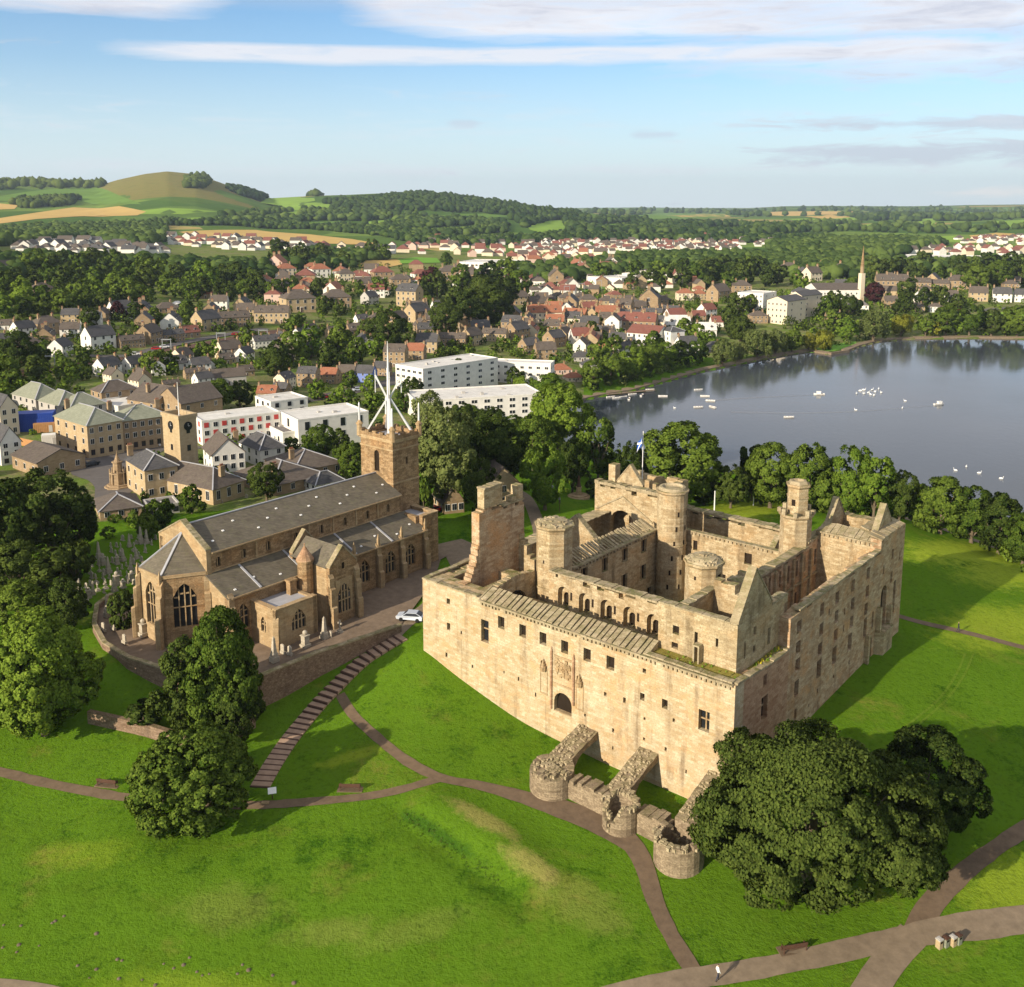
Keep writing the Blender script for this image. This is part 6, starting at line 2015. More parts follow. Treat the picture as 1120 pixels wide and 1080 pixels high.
def field(px, mk, lift=0.6, res=60, name='field'):
    P = np.array([p[:2] for p in hits(px)])
    FIELDS.append(P)
    ext = (P.max(0) - P.min(0)).max()
    return patch_xy(name, P, M[mk], lift, max(res, ext / 50), 'structure')


field([(-40, 247), (0, 239), (40, 233), (80, 228), (130, 226), (160, 232), (150, 236), (90, 237), (40, 240), (0, 245)], 'gold_field')
field([(36, 234), (80, 227.5), (130, 226.5), (155, 234), (100, 237), (60, 238)], 'gold_field', .9)
field([(-40, 219), (0, 215), (60, 207), (105, 206), (130, 214), (155, 224), (100, 224), (84, 217), (30, 221)], 'green_field')
field([(-30, 225), (0, 223), (20, 225), (16, 229), (-30, 231)], 'gold_field')
field([(195, 254), (240, 252), (280, 252), (340, 257), (385, 262), (415, 267), (385, 268), (330, 266), (270, 261), (215, 259)], 'gold_field')
field([(140, 232), (180, 228), (220, 230), (240, 232), (200, 235), (150, 235)], 'lime_field')
field([(280, 236), (330, 230), (330, 238), (290, 240)], 'lime_field')
field([(285, 222), (320, 216), (345, 220), (310, 226)], 'lime_field')
field([(455, 254), (470, 250), (520, 247), (522, 253), (480, 257)], 'lime_field')
field([(400, 243), (432, 240), (436, 247), (420, 250), (404, 247)], 'lime_field')
field([(577, 248), (600, 242), (618, 241), (620, 255), (600, 257), (580, 252)], 'lime_field')
field([(380, 292), (400, 286), (436, 284), (440, 290), (420, 294)], 'gold_field')
field([(430, 285), (455, 282), (478, 283), (482, 288), (440, 289)], 'pitch')
field([(572, 296), (620, 292), (628, 297), (584, 301)], 'pitch')
field([(880, 237), (910, 235), (930, 238), (905, 240)], 'gold_field')
field([(1004, 242), (1024, 238), (1022, 247), (1006, 247)], 'lime_field')
field([(1012, 260), (1050, 258), (1054, 266), (1020, 265)], 'lime_field')
field([(1060, 258), (1090, 255), (1110, 256), (1105, 262), (1066, 264)], 'gold_field')
field([(1040, 350), (1120, 338), (1160, 338), (1160, 352), (1080, 356), (1046, 358)], 'lime_field', .25, 8)
field([(885, 387), (905, 378), (936, 374), (938, 379), (912, 385)], 'pitch', .25, 6)

field([(640, 236), (720, 233), (800, 234), (790, 238), (700, 240)], 'green_field')
field([(820, 233), (880, 231.5), (950, 232), (920, 234.5), (840, 236)], 'gold_field')
field([(960, 234), (1040, 232), (1080, 234), (1010, 237)], 'lime_field')
field([(700, 243), (760, 241), (800, 243), (760, 246), (710, 246)], 'lime_field')
field([(900, 247), (960, 244), (1000, 246), (950, 251), (905, 251)], 'lime_field')
field([(1080, 242), (1130, 240), (1130, 247), (1090, 249)], 'lime_field')
field([(830, 258), (880, 255), (930, 258), (890, 262), (840, 262)], 'green_field')
field([(640, 228), (760, 229), (760, 231), (650, 231)], 'green_field')
field([(1050, 228), (1130, 227), (1130, 230), (1060, 231)], 'green_field')
field([(300, 226), (345, 222), (380, 226), (350, 230), (310, 231)], 'lime_field')
field([(480, 236), (530, 234), (560, 237), (520, 240)], 'green_field')
field([(640, 246), (690, 244), (700, 250), (660, 253)], 'green_field')
field([(760, 250), (810, 248), (830, 253), (780, 256)], 'lime_field')
field([(320, 245), (370, 242), (390, 246), (340, 250)], 'green_field')
field([(180, 241), (240, 238), (262, 241), (210, 245)], 'lime_field')
field([(720, 236), (770, 234.5), (800, 237), (750, 239)], 'gold_field')
field([(860, 240), (930, 238), (945, 241), (880, 243)], 'lime_field')


# --- far woods nobody could count
def wood(name, px, spacing, size, seed, mats=('leaf_far',), lab=None, minpx=0.0):
    """merged crowns scattered over a polygon of the ground"""
    rs = np.random.RandomState(seed)
    P = np.array([p[:2] for p in hits(px)])
    lo, hi = P.min(0), P.max(0)
    gx = np.arange(lo[0], hi[0], spacing)
    gy = np.arange(lo[1], hi[1], spacing)
    x, y = [q.ravel() for q in np.meshgrid(gx, gy)]
    x = x + rs.uniform(-.5, .5, len(x)) * spacing
    y = y + rs.uniform(-.5, .5, len(y)) * spacing
    k = poly_sd(x, y, P) < spacing * rs.uniform(-1.2, .6, len(x))
    for Q in FIELDS:
        k &= poly_sd(x, y, Q) > 0
    x, y = x[k], y[k]
    if len(x) > 5000:
        s = rs.choice(len(x), 5000, replace=False)
        x, y = x[s], y[s]
    z = TZ(x, y)
    n = len(x)
    # crown: a knobbly ball
    import bmesh
    bm = bmesh.new()
    bmesh.ops.create_icosphere(bm, subdivisions=2 if n < 1500 else 1, radius=0.5)
    bv = np.array([v.co for v in bm.verts])
    bf = np.array([[v.index for v in f.verts] for f in bm.faces])
    bm.free()
    m = len(bv)
    h = size * rs.uniform(.75, 1.3, n)
    w = size * rs.uniform(.85, 1.4, n)
    jit = 1 + rs.uniform(-.28, .22, (n, m))
    v = bv[None] * jit[:, :, None] * np.stack([w, w, h], 1)[:, None, :]
    v = v + np.stack([x, y, z + h * .42], 1)[:, None, :]
    f = bf[None] + (np.arange(n) * m)[:, None, None]
    mi = np.repeat(rs.randint(0, len(mats), n), len(bf))
    me = mesh_np(name, v.reshape(-1, 3), f.reshape(-1, 3), [M[q] for q in mats], False, mi)
    o = link(bpy.data.objects.new(name, me))
    return tag(o, lab or 'distant wood', kind='stuff')


FF = ('leaf_far', 'leaf_far', 'leaf_far2')
wood('woodland', [(-60, 258), (0, 254), (60, 250), (120, 248), (175, 247), (180, 258), (165, 270), (150, 272), (100, 264), (20, 268), (-60, 280)], 11, 13, 1, FF)
wood('woodland', [(-60, 298), (0, 292), (22, 288), (60, 288), (110, 290), (180, 291), (260, 294), (300, 298), (300, 306), (260, 312), (180, 305), (110, 302), (50, 302), (-60, 330)], 9, 12, 2, FF)
wood('woodland', [(170, 243), (235, 241), (300, 242), (350, 245), (400, 250), (430, 255), (480, 262), (520, 264), (560, 260), (560, 268), (500, 269), (450, 266), (420, 259), (340, 251), (250, 247), (170, 249)], 11, 11, 3, FF)
wood('woodland', [(300, 282), (340, 278), (400, 282), (440, 284), (440, 289), (380, 294), (300, 296)], 9, 11, 4, FF)
wood('woodland', [(540, 300), (600, 292), (650, 290), (700, 284), (740, 282), (800, 282), (860, 284), (900, 288), (900, 298), (820, 302), (740, 304), (660, 306), (600, 312)], 9, 12, 5, FF)
wood('woodland', [(840, 286), (900, 284), (940, 290), (1000, 290), (1060, 292), (1130, 290), (1130, 298), (1040, 302), (960, 304), (900, 306), (850, 304)], 9, 12, 6, FF)
wood('woodland', [(840, 270), (880, 265), (940, 264), (1000, 264), (1040, 268), (1000, 276), (960, 284), (900, 284), (850, 282)], 12, 13, 7, ('leaf_far2', 'leaf_far', 'leaf_far2'))
wood('hill_forest', [(330, 228), (350, 222), (400, 218), (440, 215), (470, 214), (500, 217), (540, 222), (590, 229), (640, 236), (640, 240), (560, 236), (500, 233), (440, 232), (380, 232)], 22, 17, 8)
wood('hill_forest', [(560, 238), (640, 240), (700, 242), (800, 246), (880, 250), (880, 256), (800, 260), (700, 258), (620, 256), (565, 248)], 20, 17, 9, FF)
wood('woodland', [(400, 246), (450, 240), (520, 242), (560, 246), (560, 254), (500, 260), (430, 258)], 16, 15, 10, FF)
wood('hill_forest', [(640, 232), (700, 230), (780, 231), (860, 230), (940, 229), (1030, 228), (1130, 228), (1130, 233), (1030, 234), (940, 236), (860, 237), (760, 238), (680, 238)], 110, 26, 11, ('leaf_far', 'leaf_far2'))
wood('hill_forest', [(780, 246), (860, 248), (930, 244), (1000, 248), (1060, 250), (1130, 244), (1130, 250), (1060, 256), (1000, 256), (940, 254), (870, 256), (800, 254)], 44, 18, 12, ('leaf_far', 'leaf_far2'))
wood('hill_forest', [(-60, 205), (0, 203), (60, 202), (112, 201), (112, 205.5), (60, 207), (0, 208.5), (-60, 211)], 14, 26, 13, ('leaf_dark',))
wood('hill_forest', [(20, 220), (60, 217), (84, 218), (80, 224), (40, 229), (22, 228)], 16, 16, 14, ('leaf_dark',))
wood('hill_forest', [(203, 204), (206, 198), (212, 195), (226, 196), (228, 203), (218, 207), (208, 207)], 12, 18, 15, ('leaf_dark',))
wood('hill_forest', [(250, 207), (265, 209), (285, 215), (300, 220), (290, 222), (262, 214)], 14, 18, 16)
wood('hill_forest', [(326, 214), (338, 212), (350, 213), (350, 215), (326, 216)], 14, 24, 17, ('leaf_dark',))
wood('woodland', [(235, 240), (300, 232), (360, 232), (420, 234), (470, 238), (400, 242), (330, 244), (260, 246)], 20, 16, 18, FF)
wood('hill_forest', [(-60, 226), (0, 224), (18, 223), (20, 229), (-60, 232)], 15, 16, 19, ('leaf_dark',))
wood('hill_forest', [(880, 240), (960, 236), (1040, 238), (1130, 236), (1130, 240), (1040, 243), (960, 242)], 60, 24, 20, ('leaf_far', 'leaf_far2'))
wood('woodland', [(560, 262), (620, 258), (700, 261), (760, 262), (840, 262), (900, 258), (900, 264), (820, 266), (740, 265), (640, 264), (580, 266)], 14, 13, 21, FF)



# the wood goes on beyond the edge of the view
wood('woodland', [(-230, 340), (-70, 335), (-60, 420), (-70, 500), (-110, 580), (-240, 560)], 9, 10, 31, ('leaf_mid', 'leaf_dark', 'leaf_mid'))
wood('woodland', [(-240, 262), (-70, 262), (-70, 320), (-240, 330)], 12, 12, 32, FF)
# ------------------------------------------------------------------ houses: a few forms, copied
def window_mesh():
    mb = MB()
    mb.mi = 0
    mb.box(-.5, .5, -.03, .05, 0, 1)
    mb.mi = 1
    for x0, x1 in ((-.44, -.03), (.03, .44)):
        mb.box(x0, x1, -.045, -.031, .05, .95)
    return mb.mesh('window', [M['frame_white'], M['glass']])


def door_mesh():
    mb = MB()
    mb.mi = 0
    mb.box(-.5, .5, -.03, .05, 0, 1)
    mb.mi = 1
    mb.box(-.4, .4, -.045, -.031, .02, .92)
    return mb.mesh('door', [M['frame_white'], M['wood']])


WIN, DOOR = window_mesh(), door_mesh()


def chimney_mesh():
    mb = MB()
    mb.mi = 0
    mb.box(-.6, .6, -.4, .4, -1.2, 1.1)
    mb.box(-.7, .7, -.5, .5, 1.1, 1.28)
    mb.mi = 1
    for x in (-.35, 0, .35):
        mb.cyl(x, 0, 1.28, 1.75, .14, .11, 7)
    return mb.mesh('chimney', [M['house_stone'], M['tile_red']])


CHIM = chimney_mesh()


def skylight_dormer(roofm):
    mb = MB()
    mb.mi = 0
    mb.box(-.7, .7, -.1, 1.6, 0, 1.25)
    mb.mi = 1
    mb.add([(-.85, -.25, 1.2), (.85, -.25, 1.2), (.85, 1.9, 1.2), (-.85, 1.9, 1.2), (0, -.25, 1.85), (0, 2.2, 1.85)], [(0, 1, 4), (1, 2, 5, 4), (3, 0, 4, 5), (2, 3, 5), (3, 2, 1, 0)])
    mb.mi = 2
    mb.box(-.5, .5, -.13, -.11, .25, 1.1)
    return mb.mesh('dormer', [M['white'], roofm, M['glass']])


DORM = skylight_dormer(M['slate'])


def house_meshes(w, d, he, hr, hip, ov=.35):
    wall_, roof = MB(), MB()
    x0, x1, y0, y1 = -w / 2, w / 2, 0, d
    if hip:
        wall_.box(x0, x1, y0, y1, -2.5, he)
        r = min(w, d) * .5
        A = [(x0 - ov, y0 - ov, he - .1), (x1 + ov, y0 - ov, he - .1), (x1 + ov, y1 + ov, he - .1), (x0 - ov, y1 + ov, he - .1)]
        p, q = (x0 + r * .9, d / 2, hr), (x1 - r * .9, d / 2, hr)
        if p[0] > q[0] - .3: p, q = (-.2, d / 2, hr), (.2, d / 2, hr)
        roof.add(A + [p, q], [(0, 1, 5, 4), (1, 2, 5), (2, 3, 4, 5), (3, 0, 4), (3, 2, 1, 0)])
    else:
        ym = d / 2
        prof = [(y0, -2.5), (y1, -2.5), (y1, he), (ym, hr - .12), (y0, he)]
        wall_.add([(x0, y, z) for y, z in prof] + [(x1, y, z) for y, z in prof], [(4, 3, 2, 1, 0), (5, 6, 7, 8, 9)] + [(i, (i + 1) % 5, 5 + (i + 1) % 5, 5 + i) for i in range(5)])
        s = (hr - he) / (ym)
        for ya, yb in ((y0 - ov, ym), (y1 + ov, ym)):
            za = he - s * ov
            t = [(x0 - .12, ya, za), (x1 + .12, ya, za), (x1 + .12, yb, hr), (x0 - .12, yb, hr)]
            roof.hexa([(x, y, z - .02) for x, y, z in t], [(x, y, z + .2) for x, y, z in t])
    return wall_.mesh('wall', M['white']), roof.mesh('roof', M['slate'])


FORMS = {}


def form(key, w, d, he, hr, hip, wins, chims=(), doors=(), dorm=()):
    FORMS[key] = (*house_meshes(w, d, he, hr, hip), w, d, wins, chims, doors, dorm, he, hr)


def wgrid(w, d, floors, nx, side=1, ww=1.0, wh=1.5, z0=1.0, fh=2.75):
    out = []
    for f in range(floors):
        for i in range(nx):
            x = -w / 2 + w * (i + .5) / nx
            out.append((x, -.01, z0 + f * fh, 0, ww, wh))
            out.append((x, d + .01, z0 + f * fh, 180, ww, wh))
        for k in range(side):
            y = d * (k + 1) / (side + 1)
            out.append((w / 2 + .01, y, z0 + f * fh, 90, ww, wh))
            out.append((-w / 2 - .01, y, z0 + f * fh, -90, ww, wh))
    return out


form('cottage', 10, 7, 3.3, 6.6, False, wgrid(10, 7, 1, 3), [(-4.5, 3.5, 6.6), (4.5, 3.5, 6.6)], [(0, -.02)], [(-2.6, 1.0, 3.6), (2.6, 1.0, 3.6)])
form('house', 10.5, 7.5, 5.4, 8.9, False, wgrid(10.5, 7.5, 2, 3), [(-4.8, 3.75, 8.9), (4.8, 3.75, 8.9)], [(1.75, -.02)])
form('villa', 12.5, 10, 5.8, 9.2, True, wgrid(12.5, 10, 2, 4), [(-3.5, 5, 8.7), (3.5, 5, 8.7)], [(0, -.02)])
form('bungalow', 12, 9, 2.9, 5.9, True, wgrid(12, 9, 1, 4), [(2.2, 4.5, 5.6)], [(0, -.02)])
form('terrace', 19, 8.5, 6.2, 9.8, False, wgrid(19, 8.5, 2, 7), [(-9, 4.25, 9.8), (-3, 4.25, 9.8), (3, 4.25, 9.8), (9, 4.25, 9.8)], [(-5.4, -.02), (5.4, -.02)], [(-6, 1.2, 6.4), (0, 1.2, 6.4), (6, 1.2, 6.4)])
form('tenement', 12, 8.5, 8.6, 12.2, False, wgrid(12, 8.5, 3, 4), [(-5.6, 4.25, 12.2), (5.6, 4.25, 12.2)], [(0, -.02)], [(-3, 1.2, 8.8), (3, 1.2, 8.8)])
form('long_house', 24, 9, 4.6, 8.4, False, wgrid(24, 9, 1, 9, 2), [(-11.5, 4.5, 8.4)], [(3, -.02)])
WALLS = {'w': ('white', 'white'), 's': ('house_stone', 'brown stone'), 'b': ('house_buff', 'pale stone'), 'c': ('cream', 'cream'), 'p': ('pink', 'pink'), 'g': ('grey_render', 'grey'), 'u': ('blue_render', 'blue painted')}
ROOFS = {'s': ('slate', 'dark slate'), 'n': ('slate_brown', 'brownish slate'), 'r': ('tile_red', 'orange red tile'), 'm': ('tile_maroon', 'maroon tile'), 'g': ('roof_green', 'greenish'), 'd': ('roof_dark', 'dark flat'), 'f': ('flat_roof', 'pale flat')}


def house(u, vb, wpx, key, wl, rf, turn, label, group, detail=True, name='house'):
    wall_m, roof_m, w, d, wins, chims, doors, dorm, he, hr = FORMS[key]
    g = hit(u, vb)
    s = wpx * mpp(g) / (w * abs(math.cos(R(turn))) + d * abs(math.sin(R(turn))))
    view = math.atan2(g.x, g.y)
    o = empty(name, (g.x, g.y, g.z), -view + R(turn), label, 'house', group)
    c = link(bpy.data.objects.new('wall', wall_m), o)
    set_mats(c, [M[WALLS[wl][0]]])
    r = link(bpy.data.objects.new('roof', roof_m), o)
    set_mats(r, [M[ROOFS[rf][0]]])
    for q in (c, r): q.scale = (s, s, s)
    if detail:
        for x, y, z in chims:
            h = link(bpy.data.objects.new('chimney', CHIM), r)
            h.location = (x, y, z)
            h.rotation_euler = (0, 0, R(90))
        for x, y, z in dorm:
            h = link(bpy.data.objects.new('dormer', DORM), r)
            h.location = (x, y, z)
        for x, y, z, a, ww, wh in wins:
            h = link(bpy.data.objects.new('window', WIN), c)
            h.location = (x, y, z)
            h.rotation_euler = (0, 0, R(a))
            h.scale = (ww, 1.6, wh)
        for x, y in doors:
            h = link(bpy.data.objects.new('door', DOOR), c)
            h.location = (x, y - .03, 0.05)
            h.scale = (1.05, 1.6, 2.2)
    return o


KN = {'cottage': 'cottage', 'house': 'house', 'villa': 'villa', 'bungalow': 'bungalow', 'terrace': 'terraced block', 'tenement': 'tall tenement', 'long_house': 'long low building'}
HROWS = [
    ('above the railway cutting', [(4, 378, 30, 'bungalow', 'c', 's', 15), (31, 370, 27, 'house', 'w', 's', 35), (56, 366, 34, 'villa', 's', 'n', 25), (35, 386, 31, 'villa', 'p', 'n', 30), (75, 390, 26, 'house', 'w', 's', 62), (114, 382, 36, 'house', 'w', 's', 30), (146, 381, 30, 'terrace', 's', 'n', 20), (172, 376, 28, 'house', 's', 'n', 60), (190, 374, 28, 'terrace', 's', 's', 20), (210, 370, 24, 'cottage', 's', 'm', 25), (232, 362, 32, 'house', 'b', 's', 40), (258, 358, 36, 'terrace', 's', 'n', 15), (297, 354, 40, 'terrace', 'b', 'n', -12), (330, 342, 40, 'villa', 'b', 'n', 18), (370, 339, 34, 'villa', 's', 'n', 12), (409, 333, 20, 'house', 'g', 's', 50), (444, 336, 30, 'tenement', 'b', 's', -30), (415, 357, 22, 'villa', 'b', 'n', 10), (398, 354, 18, 'cottage', 'w', 's', 30), (440, 358, 24, 'house', 's', 'n', 50), (463, 353, 30, 'house', 'b', 's', 48), (484, 345, 22, 'house', 'w', 's', 20)]),
    ('under the wooded belt', [(50, 324, 25, 'villa', 's', 'n', 30), (80, 327, 22, 'villa', 'b', 'n', 20), (30, 318, 20, 'villa', 's', 'n', 15), (119, 351, 17, 'house', 's', 'n', 70), (136, 349, 28, 'house', 'w', 's', 25), (150, 343, 18, 'house', 's', 'n', 30), (185, 343, 28, 'bungalow', 's', 'n', 15), (195, 336, 14, 'bungalow', 'w', 'f', 10), (225, 327, 20, 'cottage', 's', 'r', 20), (240, 330, 18, 'bungalow', 'c', 'g', 30), (272, 312, 26, 'terrace', 'c', 'r', 20)]),
    ('below the railway cutting', [(124, 412, 30, 'house', 'w', 's', 40), (153, 409, 28, 'house', 'w', 's', 40), (206, 400, 26, 'house', 'c', 'n', 55), (195, 405, 28, 'cottage', 'w', 's', 25), (255, 394, 30, 'house', 'c', 'n', 28), (274, 396, 22, 'house', 'w', 's', 60), (293, 382, 32, 'terrace', 'w', 's', 20), (245, 422, 52, 'long_house', 'g', 'n', 12), (226, 424, 24, 'house', 'w', 's', 30), (334, 374, 20, 'house', 'w', 's', 62), (346, 370, 20, 'house', 'w', 'n', 62)]),
    ('in the red roofed quarter', [(290, 310, 20, 'bungalow', 'c', 'r', 10), (302, 316, 22, 'bungalow', 'p', 'r', 25), (315, 303, 24, 'villa', 'c', 'r', 20), (335, 314, 22, 'bungalow', 'w', 'r', -10), (352, 304, 24, 'villa', 'w', 'r', 15), (365, 319, 22, 'bungalow', 'w', 'm', 10), (380, 308, 22, 'villa', 'c', 'n', 20), (394, 306, 22, 'bungalow', 'c', 'm', 10), (420, 308, 26, 'villa', 's', 'm', 15), (404, 320, 34, 'terrace', 's', 'n', 12), (438, 315, 22, 'villa', 's', 'n', 10), (462, 304, 22, 'bungalow', 'w', 'm', 20), (492, 308, 26, 'villa', 's', 'n', 10), (516, 302, 22, 'bungalow', 'w', 'n', 12), (342, 296, 18, 'bungalow', 'w', 'r', 5), (476, 312, 18, 'cottage', 's', 'n', 30), (300, 300, 18, 'bungalow', 'c', 'r', 10)]),
    ('on the high street', [(291, 437, 26, 'cottage', 's', 'r', -20), (305, 434, 22, 'house', 's', 's', -32), (318, 428, 24, 'tenement', 'c', 's', 55), (335, 424, 26, 'tenement', 's', 's', -22), (358, 420, 24, 'house', 's', 'r', -22), (378, 417, 24, 'house', 'b', 'n', -22), (397, 419, 26, 'house', 'u', 's', -22), (416, 412, 22, 'house', 's', 's', -20), (431, 402, 28, 'tenement', 's', 'n', -15), (453, 394, 24, 'house', 's', 'r', -15), (466, 386, 28, 'house', 'b', 's', -15), (494, 380, 32, 'terrace', 's', 'n', -10), (522, 378, 26, 'house', 'b', 'n', 55), (540, 374, 30, 'terrace', 'b', 'n', -15), (558, 368, 26, 'tenement', 's', 's', -20), (572, 372, 28, 'house', 's', 's', 50), (584, 388, 26, 'house', 's', 's', 40), (598, 394, 26, 'house', 's', 'n', 15), (612, 380, 26, 'house', 's', 's', 50), (623, 374, 20, 'house', 'b', 'n', 65), (637, 378, 26, 'house', 'w', 'm', 20), (637, 396, 24, 'bungalow', 'g', 's', 10), (615, 410, 26, 'bungalow', 'p', 'r', 15), (630, 418, 24, 'bungalow', 'c', 'r', 25), (646, 404, 22, 'bungalow', 'g', 's', 10)]),
    ('near the lakeside', [(596, 354, 40, 'terrace', 'c', 'r', 8), (627, 352, 30, 'terrace', 's', 'r', -25), (664, 356, 26, 'house', 's', 'r', 5), (665, 371, 19, 'villa', 'b', 'n', 8), (690, 352, 26, 'terrace', 's', 's', -8), (712, 350, 26, 'terrace', 's', 's', -12), (732, 345, 22, 'terrace', 's', 's', -12), (695, 365, 46, 'terrace', 's', 'm', -10), (688, 391, 24, 'house', 'w', 's', 42), (669, 397, 17, 'villa', 'w', 's', 20), (742, 356, 26, 'house', 'w', 'm', 30), (742, 364, 30, 'cottage', 'w', 'f', 10), (778, 348, 22, 'house', 'w', 'm', 50), (765, 353, 18, 'house', 's', 'm', 20), (787, 358, 20, 'cottage', 'w', 'm', 15), (755, 388, 28, 'house', 'w', 's', 30), (773, 368, 24, 'cottage', 'w', 'f', 10), (782, 384, 22, 'bungalow', 'g', 's', 10), (831, 354, 22, 'villa', 's', 'n', 20), (722, 370, 20, 'cottage', 'w', 'm', 20)]),
    ('beyond the old town', [(644, 337, 22, 'villa', 'b', 'n', 10), (665, 338, 21, 'villa', 'b', 'n', 10), (689, 337, 21, 'villa', 's', 'n', 10), (674, 329, 17, 'villa', 's', 'm', 20), (711, 332, 19, 'villa', 'c', 'r', 10), (726, 336, 20, 'villa', 's', 'n', 15), (750, 329, 20, 'villa', 'c', 'r', 12), (792, 330, 26, 'house', 's', 'n', 55), (812, 322, 24, 'villa', 's', 'n', 15), (622, 335, 22, 'villa', 's', 'n', 10), (590, 342, 24, 'house', 's', 'n', 20), (570, 334, 22, 'house', 'b', 'n', 30), (608, 343, 24, 'terrace', 'c', 'm', 15), (580, 322, 20, 'bungalow', 'c', 'n', 10), (600, 318, 20, 'bungalow', 'w', 'n', 20), (624, 314, 20, 'bungalow', 'w', 'n', 10), (586, 308, 18, 'bungalow', 'c', 'm', 10), (566, 314, 18, 'villa', 's', 'n', 12), (552, 296, 14, 'bungalow', 'w', 'm', 12), (700, 344, 20, 'house', 's', 'n', 25), (646, 345, 20, 'house', 's', 'm', 20)]),
    ('across the lake', [(865, 302, 24, 'villa', 'b', 'n', 20), (893, 308, 22, 'house', 'c', 'n', 50), (881, 305, 16, 'house', 'w', 'n', 30), (903, 298, 18, 'villa', 'b', 'n', 15), (976, 318, 36, 'terrace', 's', 'n', 10), (1005, 317, 26, 'terrace', 's', 'n', 8), (1027, 317, 22, 'terrace', 's', 'n', 8), (1047, 317, 24, 'villa', 's', 'n', 10), (1062, 318, 18, 'villa', 's', 'n', 10), (1040, 331, 17, 'house', 'w', 'n', 10), (1070, 330, 20, 'house', 'b', 'n', 5), (1096, 331, 20, 'house', 'w', 's', 5), (1118, 331, 18, 'house', 'w', 's', 5), (975, 337, 18, 'house', 's', 'n', 20), (1004, 342, 17, 'villa', 'b', 'n', 15), (1024, 342, 16, 'villa', 'w', 'n', 15), (939, 339, 22, 'bungalow', 'w', 'd', 5), (912, 352, 18, 'cottage', 's', 's', 15), (1106, 318, 18, 'villa', 's', 'n', 15)]),
]
for phrase, items in HROWS:
    kinds = {}
    for it in items: kinds.setdefault((it[3], it[4], it[5]), []).append(it)
    for (key, wl, rf), lst in kinds.items():
        lst.sort(key=lambda q: -q[0])
        for i, (u, vb, w, k, a, b, turn) in enumerate(lst):
            what = '%s %s, %s roof' % (WALLS[wl][1], KN[key], ROOFS[rf][1])
            lab = '%s, %s' % (what, phrase) if len(lst) == 1 else '%s, %s from the loch side %s' % (what, ORD[i], phrase)
            house(u, vb, w, key, wl, rf, turn, lab, 'houses ' + phrase, detail=w >= 16)


